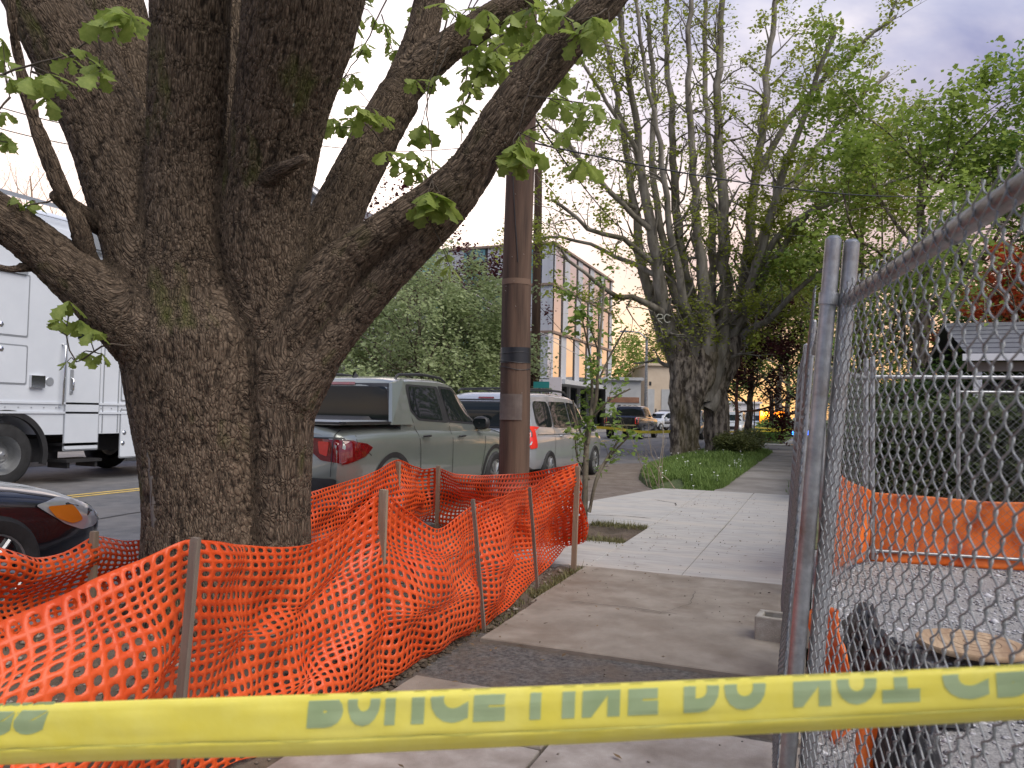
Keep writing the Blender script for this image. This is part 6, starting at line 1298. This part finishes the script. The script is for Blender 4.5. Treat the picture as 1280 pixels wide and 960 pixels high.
def far_house():
    # small gable behind the oak crotch
    c = P(398, 262, 44); root = tag(empty('house', (c[0], c[1], 0)), 'white gabled house top glimpsed between the big oak limbs', 'house'); z = c[2]
    mh = mat('wall_white2', (.50, .52, .56), rough=.7); MB().bbox((c[0]-3, c[1], 0), (c[0]+1.2, c[1]+8, z-.2)).build('wall', mh, root)
    MB().add([(c[0]-3.4, c[1]-.4, z-.3), (c[0]+1.6, c[1]-.4, z-.3), (c[0]-.9, c[1]-.4, z+1.6), (c[0]-3.4, c[1]+8, z-.3), (c[0]+1.6, c[1]+8, z-.3), (c[0]-.9, c[1]+8, z+1.6)], [(0, 1, 2), (3, 5, 4), (1, 4, 5, 2), (0, 2, 5, 3)]).build('roof', mat('roof_grey', (.10, .10, .11), (.15, .15, .16), 3, .9), root)
    MB().tube([(c[0]+1.6, c[1]-.45, z-.3), (c[0]-.9, c[1]-.45, z+1.6)], .12, 4).build('fascia', mat('fascia_white', (.7, .7, .72), rough=.6), root)
far_house()
def right_house():
    y0 = 15.5; a = PY(1214, 480, y0); x0 = a[0]; X1 = x0+9; root = tag(empty('house', (x0, y0, .3)), 'dark timber house with grey shingle roof and white fascia behind the yard', 'house')
    ze = PY(1205, 443, y0)[2]; zr = PY(1215, 404, y0+2.6)[2]
    m_sh = mat('shingle', (.085, .09, .105), (.14, .145, .165), 40, .9, .004, 60, stretch=(.3, 1, 1)); m_wd = mat('dark_timber', (.03, .026, .024), (.065, .055, .05), 9, .85, .003, 60, stretch=(1, 1, .1)); m_fs = mat('fascia_white', (.7, .7, .72), rough=.6)
    MB().bbox((x0+.5, y0+2.4, .2), (X1, y0+8, ze)).build('wall', m_wd, root)
    rows = 7
    for k in range(rows):
        t0, t1 = k/rows, (k+1)/rows+.03; ya, yb = y0-.1+t0*2.8, y0-.1+t1*2.8; za, zb = ze+t0*(zr-ze)+.03, ze+t1*(zr-ze)+.005
        MB().add([(x0-.1, ya, za), (X1, ya, za), (X1, yb, zb), (x0-.1, yb, zb), (x0-.1, ya, za-.03), (X1, ya, za-.03)], [(0, 1, 2, 3), (4, 5, 1, 0)]).build('shingle_course', m_sh, root)
    MB().add([(x0-.1, y0+2.7, zr), (X1, y0+2.7, zr), (X1, y0+6, ze), (x0-.1, y0+6, ze)], [(0, 1, 2, 3)]).build('rear_roof', m_sh, root)
    MB().bbox((x0-.15, y0-.16, ze-.12), (X1, y0-.10, ze+.0)).build('fascia', m_fs, root); MB().bbox((x0-.05, y0, ze-.30), (X1, y0+.10, ze-.13)).build('beam', mat('timber_pale', (.22, .18, .15), rough=.8), root)
    for k in range(5): MB().bbox((x0+.05+k*1.3, y0+.02, .2), (x0+.17+k*1.3, y0+.14, ze-.3)).build('porch_post', m_fs if k == 0 else m_wd, root)
    for k in range(30): MB().bbox((x0+.3+k*.19, y0+.9, .2), (x0+.3+k*.19+.165, y0+.93+.01*(k % 3), 2.0)).build('board', m_wd, root)
right_house()

# ------------------------------------------------------------ trees: procedural limbs and leaf clouds
def grow(p, d, r, L, lvl, maxl, segs, tips, rg, spread=.7, up=.15, kids=(3, 5), jit=.18, dens=1.0, ratio=.62):
    n = max(4, int(L/.25)) if lvl < 2 else 4; pts = [npv(p)]; d = npv(d)/np.linalg.norm(d); q = npv(p); rad = [r]; step = L/n
    for i in range(n):
        d = d+rg.normal(0, jit/(1+.2*n), 3)*1.6+npv((0, 0, up/n)); d /= np.linalg.norm(d); q = q+d*step; pts.append(q); rad.append(r*(1-.75*(i+1)/n))
    segs.append((npv(pts), npv(rad), lvl)); pts = npv(pts)
    if lvl >= maxl: tips.append(pts[1:]); return
    if lvl >= maxl-1: tips.append(pts[-2:])
    for k in range(rg.integers(kids[0], kids[1]+1)):
        t = rg.uniform(.25, 1.0); i = min(int(t*n), n-1); b = pts[i]+(pts[i+1]-pts[i])*(t*n-i); dd = pts[i+1]-pts[i]; dd /= np.linalg.norm(dd); v = rg.normal(0, 1, 3); v -= dd*(v@dd); v /= np.linalg.norm(v)
        nd = dd*(1-spread*.55)+v*spread; grow(b, nd, max(.0035, rad[i]*rg.uniform(.45, .65)), L*ratio*rg.uniform(.75, 1.15)*(1.15-.5*t), lvl+1, maxl, segs, tips, rg, spread, up, kids, jit, dens, ratio)
def build_wood(name, segs, m, parent, sides=(10, 7, 5, 3, 3), minr=0):
    Vs, Qs, off = [], [], 0
    for pts, rad, lvl in segs:
        if rad[0] < minr: continue
        n = sides[min(lvl, len(sides)-1)]; k = len(pts); T = np.gradient(pts, axis=0); T /= np.linalg.norm(T, axis=1)[:, None]+1e-9; ref = npv((1, 0, 0)) if abs(T[0][2]) > .7 else npv((0, 0, 1)); a = np.cross(T, ref); a /= np.linalg.norm(a, axis=1)[:, None]+1e-9; b = np.cross(T, a); an = np.arange(n)*2*pi/n
        R = pts[:, None]+rad[:, None, None]*(np.cos(an)[None, :, None]*a[:, None]+np.sin(an)[None, :, None]*b[:, None]); Vs.append(R.reshape(-1, 3)); i, j = np.meshgrid(np.arange(k-1), np.arange(n), indexing='ij'); i = i.ravel(); j = j.ravel()
        Qs.append(np.stack([i*n+j, i*n+(j+1) % n, (i+1)*n+(j+1) % n, (i+1)*n+j], 1)+off); off += k*n
    return fastmesh(name, np.concatenate(Vs), np.concatenate(Qs), m, parent, smooth=True)
def leaf_cloud(name, pts, size, m, parent, rg, spread=.12, per=3, droop=.3, aspect=.75):
    pts = np.repeat(npv(pts), per, 0); N = len(pts); pts = pts+rg.normal(0, spread, (N, 3)); a = rg.uniform(0, 2*pi, N); y = np.stack([np.cos(a), np.sin(a), rg.normal(-droop, .4, N)], 1); y /= np.linalg.norm(y, axis=1)[:, None]
    z = np.stack([rg.normal(0, .5, N), rg.normal(0, .5, N), np.ones(N)], 1); x = np.cross(y, z); x /= np.linalg.norm(x, axis=1)[:, None]; z = np.cross(x, y); s = (size*rg.lognormal(0, .25, N))[:, None]; w = s*aspect*.5
    V = np.stack([pts, pts+y*s*.35+x*w+z*s*.08, pts+y*s*.72+x*w*.55, pts+y*s, pts+y*s*.72-x*w*.55, pts+y*s*.35-x*w+z*s*.08], 1).reshape(-1, 3); k = np.arange(N)[:, None]*6; Q = np.concatenate([k+np.array([0, 1, 2, 3]), k+np.array([0, 3, 4, 5])]).astype(int)
    o = fastmesh(name, V, Q, m, parent); o['kind'] = 'stuff'; return o
def leafmat(name, a, b, tr=.52): return mat(name, a, b, island=True, rough=.6, trans=tr)
m_mbark = mat('maple_bark', (.045, .034, .026), (.27, .23, .185), 9, .9, .02, 22, stretch=(1, 1, .35), c3=(.085, .072, .018), s3=.75, ramp=(.42, .60))
m_mpole = mat('maple_bark_pale', (.13, .115, .092), (.31, .285, .245), 5, .9, .004, 40, stretch=(1, 1, .3), c3=(.06, .052, .028), s3=.7)
# the twin street maple on the grass bank
def street_maple():
    rg = np.random.default_rng(21); D = 25.0; base = P(878, 570, D); base[2] = .1; root = tag(empty('maple_tree', tuple(base)), 'tall multi stemmed maple with mossy forked trunks and many upright poles on the grass bank', 'tree')
    T = {'t1': [(846, 590, 26, 24.8), (846, 540, 22, 24.8), (846, 490, 24, 24.8), (850, 450, 40, 24.8)],
         't2': [(863, 592, 44, 25), (862, 540, 34, 25), (861, 495, 36, 25), (856, 460, 46, 25), (846, 425, 40, 25)],
         't3': [(899, 592, 50, 25.5), (896, 540, 42, 25.5), (894, 495, 42, 25.5), (888, 460, 48, 25.4), (878, 425, 36, 25.3)], 't4': [(894, 490, 40, 25.5), (906, 450, 46, 25.6), (918, 415, 34, 25.8)], 't5': [(862, 505, 40, 25), (874, 475, 46, 25.1), (884, 440, 40, 25.2)]}
    mb = MB()
    for k, rows in T.items(): p, r = chain(rows, D, .25); r = r*(.72+.12*vnoise(p*2.3)); mb.tube(p, r, 16)
    wood = mb.build('trunk', [m_mbark], root); rm = wood.modifiers.new('r', 'REMESH'); rm.mode = 'VOXEL'; rm.voxel_size = .04; sm_ = wood.modifiers.new('s', 'SMOOTH'); sm_.iterations = 4; apply_mods(wood)
    N = len(wood.data.vertices); V = np.zeros(N*3); wood.data.vertices.foreach_get('co', V); V = V.reshape(-1, 3); nr = np.zeros(N*3); wood.data.vertices.foreach_get('normal', nr); V = V+nr.reshape(-1, 3)*(.05*fbm(V*npv([7, 7, 2.4]), 4))[:, None]; wood.data.vertices.foreach_set('co', V.ravel()); wood.data.polygons.foreach_set('use_smooth', [True]*len(wood.data.polygons)); wood.data.materials.clear(); wood.data.materials.append(m_mbark)
    S = [([(850, 450, 40, 25), (833, 400, 30, 24.8), (822, 340, 24, 24.5), (812, 280, 20, 24.2), (800, 200, 16, 24), (790, 120, 12, 23.8), (772, 0, 9, 23.5), (762, -140, 7, 23.3)], .8),
         ([(845, 460, 30, 25), (820, 390, 22, 25.4), (800, 320, 18, 25.8), (792, 250, 15, 26), (779, 170, 12, 26.4), (765, 90, 9, 26.6), (750, 0, 7, 26.8)], .7),
         ([(868, 450, 34, 25.2), (863, 380, 26, 25.5), (850, 300, 18, 25.7), (843, 220, 15, 25.8), (838, 140, 12, 26), (834, 60, 10, 26.2), (828, -80, 8, 26.4)], .7),
         ([(885, 440, 36, 25.1), (880, 380, 28, 24.9), (872, 300, 18, 24.7), (866, 200, 14, 24.5), (860, 100, 11, 24.3), (864, -40, 8, 24.2)], .7),
         ([(900, 440, 36, 25.3), (905, 370, 26, 25.3), (905, 290, 22, 25.2), (900, 200, 18, 25.1), (896, 120, 15, 25), (902, 30, 12, 25), (906, -100, 9, 25)], .9),
         ([(905, 450, 34, 25.7), (925, 390, 24, 25.9), (935, 310, 20, 26), (945, 220, 17, 26.2), (955, 140, 14, 26.4), (962, 60, 11, 26.6), (978, -60, 8, 26.8)], .9),
         ([(905, 440, 30, 25.6), (932, 380, 20, 25.2), (958, 290, 16, 24.8), (985, 200, 13, 24.4), (1012, 120, 10, 24), (1045, 30, 8, 23.6)], 1.0),
         ([(860, 420, 24, 25), (842, 350, 18, 25.2), (826, 290, 14, 25.4), (816, 210, 12, 25.6), (818, 120, 10, 25.8), (808, 20, 8, 26)], .7),
         ([(875, 430, 26, 25.2), (890, 350, 18, 25.8), (888, 260, 14, 26.4), (884, 160, 11, 27), (880, 60, 9, 27.4), (884, -60, 7, 27.8)], .7),
         ([(870, 430, 24, 25), (852, 360, 16, 24.4), (836, 270, 12, 23.9), (826, 180, 10, 23.5), (806, 90, 8, 23.2), (796, -30, 6, 23)], .7),
         ([(918, 420, 26, 25.8), (955, 345, 14, 25.4), (1000, 280, 11, 25), (1060, 222, 9, 24.5), (1130, 165, 7, 24)], 1.6), ([(915, 430, 22, 25.8), (960, 400, 12, 24.6), (1010, 350, 9, 23.6), (1060, 320, 7, 22.8)], 1.6), ([(918, 410, 22, 25.8), (950, 300, 13, 26.4), (990, 230, 10, 27), (1050, 150, 8, 27.6), (1110, 90, 6, 28)], 1.6),
         ([(925, 385, 20, 25.9), (970, 300, 12, 25), (1030, 255, 9, 24.2), (1100, 235, 7, 23.5), (1180, 200, 5, 23)], 1.8), ([(945, 220, 14, 26.2), (1000, 130, 10, 26), (1060, 70, 8, 26), (1120, 20, 6, 26)], 1.3),
         ([(848, 405, 18, 24.9), (805, 376, 12, 24.2), (762, 364, 9, 23.5), (730, 340, 7, 22.8), (700, 312, 5, 22.2)], .9), ([(826, 335, 14, 24.5), (780, 300, 10, 23.8), (735, 285, 8, 23.2), (690, 250, 6, 22.6)], .9), ([(816, 290, 12, 24.2), (765, 240, 9, 23.6), (722, 192, 7, 23), (680, 150, 5, 22.5)], .9), ([(822, 345, 12, 24.5), (770, 322, 8, 25), (720, 300, 6, 25.5), (665, 300, 5, 26)], .8), ([(800, 200, 10, 24), (760, 130, 7, 23.4), (720, 60, 6, 22.8), (690, -20, 5, 22.4)], .8), ([(795, 260, 9, 25.8), (740, 220, 7, 25.4), (700, 170, 5, 25)], .8)]
    segs, tips = [], []
    for rows, dn in S:
        if 400 < rows[0][1] <= 460 and rows[0][2] > 19: rows = [((rows[0][0]*.4+872*.6), rows[0][1]+62, rows[0][2]*.8, 25.1)]+rows
        p, r = chain(rows, D, .45); r = r*.66; p = p+np.concatenate([[npv((0, 0, 0))], rg.normal(0, .035, (len(p)-1, 3))]); segs.append((p, r, 0)); L = len(p)
        for k in range(int(L*1.0)):
            i = rg.integers(3, L-1); dd = p[i+1]-p[i] if i+1 < L else p[i]-p[i-1]; dd /= np.linalg.norm(dd); v = rg.normal(0, 1, 3); v -= dd*(v@dd); v /= np.linalg.norm(v)
            grow(p[i], dd*.7+v*.75+npv((0, 0, .1)), r[i]*.34, rg.uniform(.8, 2.0), 2, 4, segs, tips, rg, .75, .12, (2, 3), .3)
    build_wood('limbs', segs, m_mpole, root, (9, 6, 4, 3, 3))
    pt = np.concatenate(tips); px = [(640+F*((q-CP)@RT)/((q-CP)@fw)) for q in pt]; px = npv(px); pz = pt[:, 2]
    keep = rg.random(len(pt)) < np.where(px > 930, 1.0, np.where(px < 780, .55, .34))*np.where(pz > 9, .7, 1.0)
    leaf_cloud('foliage', pt[keep], .105, leafmat('maple_leaf', (.20, .25, .03), (.38, .42, .08)), root, rg, .11, 5)
    mk = MB()
    for sh in ([(821, 404), (820, 398), (823, 393), (828, 394), (828, 398), (822, 399), (828, 404)], [(838, 395), (833, 393), (830, 398), (833, 403), (838, 402)]):
        q, _ = smooth_path(npv([P(a_, b_, 24.35) for a_, b_ in sh]), np.ones(len(sh)), .03); mk.tube(q, .018, 5)
    mk.build('pale_mark', mat('pale_lichen', (.50, .50, .42), rough=.9), root)
    return root
street_maple()
def tree(base, h, tr, label, lm, wm=None, seed=1, crown=.35, lvl=4, spread=.85, leaf=.12, per=3, kids=(4, 5), up=.25, lean=(0, 0), name='leafy_tree', sp=.16, leafprob=1.0, nb=10, width=.45, group=None, L0=None):
    rg = np.random.default_rng(seed); base = npv(base); root = tag(empty(name, tuple(base)), label, 'tree', group); segs, tips = [], []; n = 10; p = [base-npv((0, 0, .2))]; r = [tr*1.25]
    for i in range(1, n+1): p.append(base+npv((lean[0]*i/n+rg.normal(0, .03*h/8), lean[1]*i/n+rg.normal(0, .03*h/8), h*.86*i/n))); r.append(tr*(1-.85*i/n))
    p, r = smooth_path(npv(p), npv(r), .4); segs.append((p, r, 0))
    for k in range(nb):
        t = crown+(1-crown)*(k+rg.uniform(0, 1))/nb; i = min(int(t*(len(p)-1)), len(p)-2); a = k*2.4+rg.uniform(-.4, .4); el = .15+.9*t*rg.uniform(.6, 1.1); L = (L0 or h*width)*(1.15-.65*abs(t-.45))*rg.uniform(.8, 1.1)
        grow(p[i], npv((math.cos(a), math.sin(a), el)), max(r[i]*.45, .02), L, 1, lvl-1, segs, tips, rg, spread, up, kids, .25)
    build_wood('trunk', segs, wm or m_mbark, root, (10, 6, 4, 3, 3), .004)
    pt = np.concatenate(tips); pt = pt[rg.random(len(pt)) < leafprob]
    if len(pt) and lm is not None: leaf_cloud('crown', pt, leaf, lm, root, rg, sp, per)
    return root
gA = leafmat('green_leaf_a', (.17, .25, .04), (.30, .39, .09)); gB = leafmat('green_leaf_b', (.12, .22, .045), (.22, .34, .09)); gY = leafmat('green_leaf_y', (.24, .29, .045), (.38, .42, .10)); gD = leafmat('green_leaf_dark', (.06, .09, .03), (.12, .16, .055)); gP = leafmat('feathery_leaf', (.28, .35, .17), (.46, .53, .28)); gR = leafmat('plum_leaf', (.045, .012, .015), (.10, .028, .03)); gO = leafmat('orange_leaf', (.82, .22, .09), (.95, .36, .19)); bB = mat('bare_twig', (.20, .12, .07), (.34, .22, .14), island=True, rough=.9)
def gpt(px, d, z=0): p = P(px, 520, d); p[2] = z; return p
# row of street trees farther along the sidewalk
tree(gpt(934, 34), 6.0, .20, 'dark purple leafed plum tree on the verge beyond the twin maples', gR, seed=5, crown=.26, leaf=.11, per=12, width=.42, name='plum_tree', lean=(.3, 0), up=.4, sp=.14)
tree(gpt(921, 33.0), 5.6, .11, 'reddish slim trunked plum tree just left of the darker plum trunk', gR, seed=15, crown=.30, leaf=.11, per=9, width=.35, name='plum_tree', up=.3, sp=.14, wm=mat('plum_bark', (.14, .06, .04), (.22, .11, .08), 6, .85))
tree(gpt(975, 52, 0), 11, .26, 'green street tree with arching branches over the far end of the sidewalk', gB, seed=8, crown=.22, leaf=.20, per=9, width=.55, up=.1, sp=.25, nb=12)
tree(gpt(985, 66, 0), 12, .28, 'second green street tree behind the first at the far end of the sidewalk', gB, seed=9, crown=.18, leaf=.24, per=9, width=.55, up=.1, sp=.3, nb=12)
tree(gpt(1002, 37, 0), 8.2, .17, 'fresh green street tree whose low canopy hangs over the far sidewalk', gB, seed=10, crown=.24, leaf=.13, per=11, width=.50, up=.02, sp=.2, nb=16, kids=(4, 5))
# trees over the yard
tree((2.6, 24, .2), 10.5, .30, 'large green tree rising behind the gravel yard, nearest the sidewalk', gA, seed=11, crown=.10, leaf=.14, per=16, width=.42, sp=.22, nb=14, kids=(4, 5))
tree((6.5, 27, .4), 10.8, .34, 'large bright green tree behind the dark timber house', gB, seed=12, crown=.10, leaf=.15, per=16, width=.45, sp=.25, nb=14)
tree((1.5, 33, .2), 11.5, .28, 'tall yellow green tree between the maples and the yard trees', gY, seed=13, crown=.10, leaf=.15, per=14, width=.42, sp=.25, nb=12)
tree((4.2, 19.5, .4), 6.0, .13, 'small leafy tree in the yard in front of the large green trees', gA, seed=14, crown=.3, leaf=.11, per=3, width=.45, sp=.2, nb=10)
tree(gpt(1262, 20.5, .4), 5.6, .10, 'salmon orange leafed tree above the shingle roof', gO, seed=16, crown=.45, leaf=.14, per=7, width=.24, sp=.10, nb=9, name='orange_tree')
tree((10.5, 24, .4), 9.5, .3, 'green tree at the right edge behind the house', gA, seed=17, crown=.10, leaf=.15, per=14, width=.5, sp=.25, nb=12)
# left side
tree(gpt(520, 24, 0), 5.2, .18, 'broad feathery pale green tree behind the parked pickup and minivan', gP, seed=21, crown=.10, leaf=.10, per=9, width=.62, up=.05, sp=.13, nb=22, kids=(5, 6), name='feathery_tree')
tree(gpt(470, 26, 0), 4.6, .16, 'second feathery pale green tree, lower, right behind the oak', gP, seed=22, crown=.10, leaf=.10, per=8, width=.62, up=.05, sp=.13, nb=18, kids=(5, 6), name='feathery_tree')
tree(gpt(590, 25, 0), 4.4, .16, 'dense green tree just left of the utility pole behind the minivan', gP, seed=23, crown=.05, leaf=.11, per=8, width=.55, up=.05, sp=.15, nb=18, kids=(5, 6), name='dense_tree')
tree(gpt(500, 40, 0), 11.4, .3, 'tall dark purple leafed tree behind the feathery green ones', gR, seed=24, crown=.25, leaf=.17, per=6, width=.42, up=.2, sp=.25, nb=16, name='plum_tree')
tree(gpt(590, 44, 0), 10.0, .3, 'second dark purple leafed tree, nearer the glass building', gR, seed=25, crown=.2, leaf=.17, per=6, width=.40, up=.2, sp=.25, nb=16, name='plum_tree')
tree(gpt(820, 96, 0), 10, .3, 'pale green tree behind the grey warehouse', gY, seed=26, crown=.15, leaf=.3, per=4, width=.5, sp=.4, nb=14); tree(gpt(775, 92, 0), 9, .3, 'green tree beyond the glass building', gA, seed=27, crown=.15, leaf=.3, per=4, width=.5, sp=.4, nb=14); tree(gpt(845, 100, 0), 8, .3, 'low green tree behind the cream building', gA, seed=28, crown=.15, leaf=.3, per=3, width=.5, sp=.4, nb=12)
for k, (px, d, h, lab) in enumerate(((25, 46, 17.5, 'bare warm lit tree behind the roof of the white truck at left'), (75, 50, 18, 'bare warm lit tree nearer the oak limb behind the truck'), (-40, 44, 17, 'bare warm lit tree at the far left edge'), (120, 54, 17.5, 'bare warm lit tree showing beside the oak'))):
    tree(gpt(px, d), h, .22, lab, None, wm=bB, seed=30+k, crown=.3, lvl=5, width=.32, up=.7, spread=.6, nb=14, kids=(4, 5), name='bare_tree')  # warm orange light is put into the twig colour
def hedge(name, pts, h, w, lm, label, n, seed, leaf=.09):
    rg = np.random.default_rng(seed); p, _ = smooth_path(npv(pts), np.ones(len(pts)), .3); i = rg.integers(0, len(p), n); th = rg.uniform(0, 2*pi, n); rr = np.sqrt(rg.uniform(.35, 1, n)); c = p[i]; hh = h*(1+.55*vnoise(c*1.3+seed)); q = c+np.stack([np.cos(th)*rr*w, np.sin(th)*rr*w*.6, np.zeros(n)], 1)*(1+.3*vnoise(c*2.5))[:, None]; q[:, 2] += hh*np.sqrt(rg.uniform(0, 1, n))*np.sqrt(np.clip(1-(rr*.75)**2, .1, 1)); root = tag(empty(name, tuple(p[0])), label, 'shrub'); segs = []
    for k in range(14): a = p[rg.integers(0, len(p))]; segs.append((npv([a, a+npv((rg.normal(0, .15), rg.normal(0, .15), h*.5)), a+npv((rg.normal(0, .3), rg.normal(0, .3), h*.9))]), npv([.02, .014, .005]), 2))
    build_wood('stems', segs, m_twig, root); leaf_cloud('foliage', q, leaf, lm, root, rg, .05, 2); return root
hedge('shrub', [(1.0, 13.2, .15), (3.2, 13.0, .2)], 1.5, .9, gD, 'dark green shrubs behind the yard cross fence', 9000, 41); hedge('shrub', [(.9, 17, .1), (1.3, 22, .2)], 1.9, .7, gD, 'tall dark shrub along the fence farther down', 8000, 42, .11); hedge('shrub', [(3.8, 14, .2), (5.0, 14.2, .3)], 2.2, .5, gD, 'narrow dark evergreen beside the timber house', 8000, 43, .07)
hedge('shrub', [(2.2, 18, .2), (3.6, 18, .3)], 2.6, 1.0, gB, 'green shrub mass under the yard trees', 9000, 44, .10); hedge('shrub', [(-2.6, 24.5, .25), (-2.3, 28.5, .2)], .55, .5, leafmat('shrub_olive', (.11, .13, .04), (.2, .22, .08)), 'low olive shrub at the foot of the twin maples', 4500, 45, .07)
hedge('shrub', [(-2.6, 44, 0), (-2.4, 50, 0)], 1.2, .8, gB, 'small green shrub beyond the junction under the road sign', 2500, 46, .12); hedge('shrub', [(-18.5, 22, 0), (-18.8, 34, 0)], 2.6, 1.2, gD, 'dark hedge across the road behind the minivan', 12000, 47, .14); hedge('shrub', [(.25, 13.5, 0), (.15, 30, 0)], .9, .35, gA, 'leafy plants growing through the fence along the far sidewalk', 5000, 48, .08)
# sapling in its pit, bare weeds on the bank
def sapling():
    rg = np.random.default_rng(51); b = G(732, 655); root = tag(empty('sapling', tuple(b)), 'young multi stemmed sapling with fresh green leaves in the small tree pit', 'sapling'); d = 9.1; segs, tips = [], []
    S = [[(730, 672, 9), (731, 620, 8), (733, 560, 7), (736, 530, 6), (745, 500, 5), (748, 450, 4), (752, 400, 3), (756, 350, 2)], [(735, 555, 5), (740, 500, 4), (738, 450, 3), (728, 400, 2)], [(737, 640, 4), (745, 600, 4), (760, 570, 3), (778, 545, 2)], [(736, 640, 4), (750, 590, 3), (772, 560, 2.5), (792, 540, 2)], [(733, 560, 3), (722, 530, 2.5), (716, 500, 2)], [(746, 480, 3), (765, 440, 2.5), (782, 410, 2)], [(742, 520, 3), (762, 500, 2.5), (788, 486, 2)], [(748, 440, 2.5), (735, 400, 2), (722, 370, 1.5)], [(737, 600, 3), (722, 575, 2), (719, 548, 2)]]
    for rows in S:
        p, r = chain([(a, b_, c_, d+.0*i+rg.normal(0, .08)) for i, (a, b_, c_) in enumerate(rows)], d, .12); segs.append((p, r, 0)); L = len(p)
        for k in range(int(L*.9)):
            i = rg.integers(1, L); dd = p[min(i+1, L-1)]-p[i-1]; dd /= np.linalg.norm(dd)+1e-9; v = rg.normal(0, 1, 3); v -= dd*(v@dd); v /= np.linalg.norm(v)
            if p[i][2] > .7: grow(p[i], dd*.6+v*.7, .004, rg.uniform(.12, .35), 2, 3, segs, tips, rg, .7, .1, (1, 2), .3)
    build_wood('stem', segs, mat('sapling_bark', (.10, .085, .06), (.19, .165, .12), 14, .85), root, (8, 6, 4, 3)); pt = np.concatenate(tips); pt = pt[rg.random(len(pt)) < .62]
    lm = leafmat('sapling_leaf', (.15, .24, .04), (.27, .38, .09), .5); o = leaf_cloud('foliage', pt, .065, lm, root, rg, .03, 3)
sapling()
def weed():
    rg = np.random.default_rng(61); b = P(822, 604, 13.9); b[2] = .0; root = tag(empty('bare_weed', tuple(b)), 'thin bare twiggy weed stems at the near end of the grass bank', 'weed'); segs, tips = [], []
    for k in range(7): a = rg.uniform(0, 2*pi); grow(b+npv((rg.normal(0, .1), rg.normal(0, .1), 0)), npv((math.cos(a)*.3, math.sin(a)*.2, 1)), .010, rg.uniform(.6, 1.3), 2, 3, segs, tips, rg, .5, .1, (2, 3), .2)
    build_wood('stems', segs, mat('weed_stem', (.20, .16, .11), (.3, .25, .18), 9, .9), root)
weed()

# unseen street trees added behind the camera for the car windows to mirror
bk = [o for o in bpy.data.objects if o.parent is None and o.get('label', '').startswith(('dense green tree', 'second feathery pale', 'large green tree rising'))]
for k, (x, y) in enumerate(((-18, -22), (-3, -24), (-20, -38), (-9, -52), (-3.2, -42), (-26, -48), (2, -50), (-16, -56))):
    c = clone(bk[k % len(bk)], None, (x, y, 0), k*1.3); tag(c, 'leafy street tree on the block behind the viewpoint', 'tree', 'street trees behind the viewpoint')
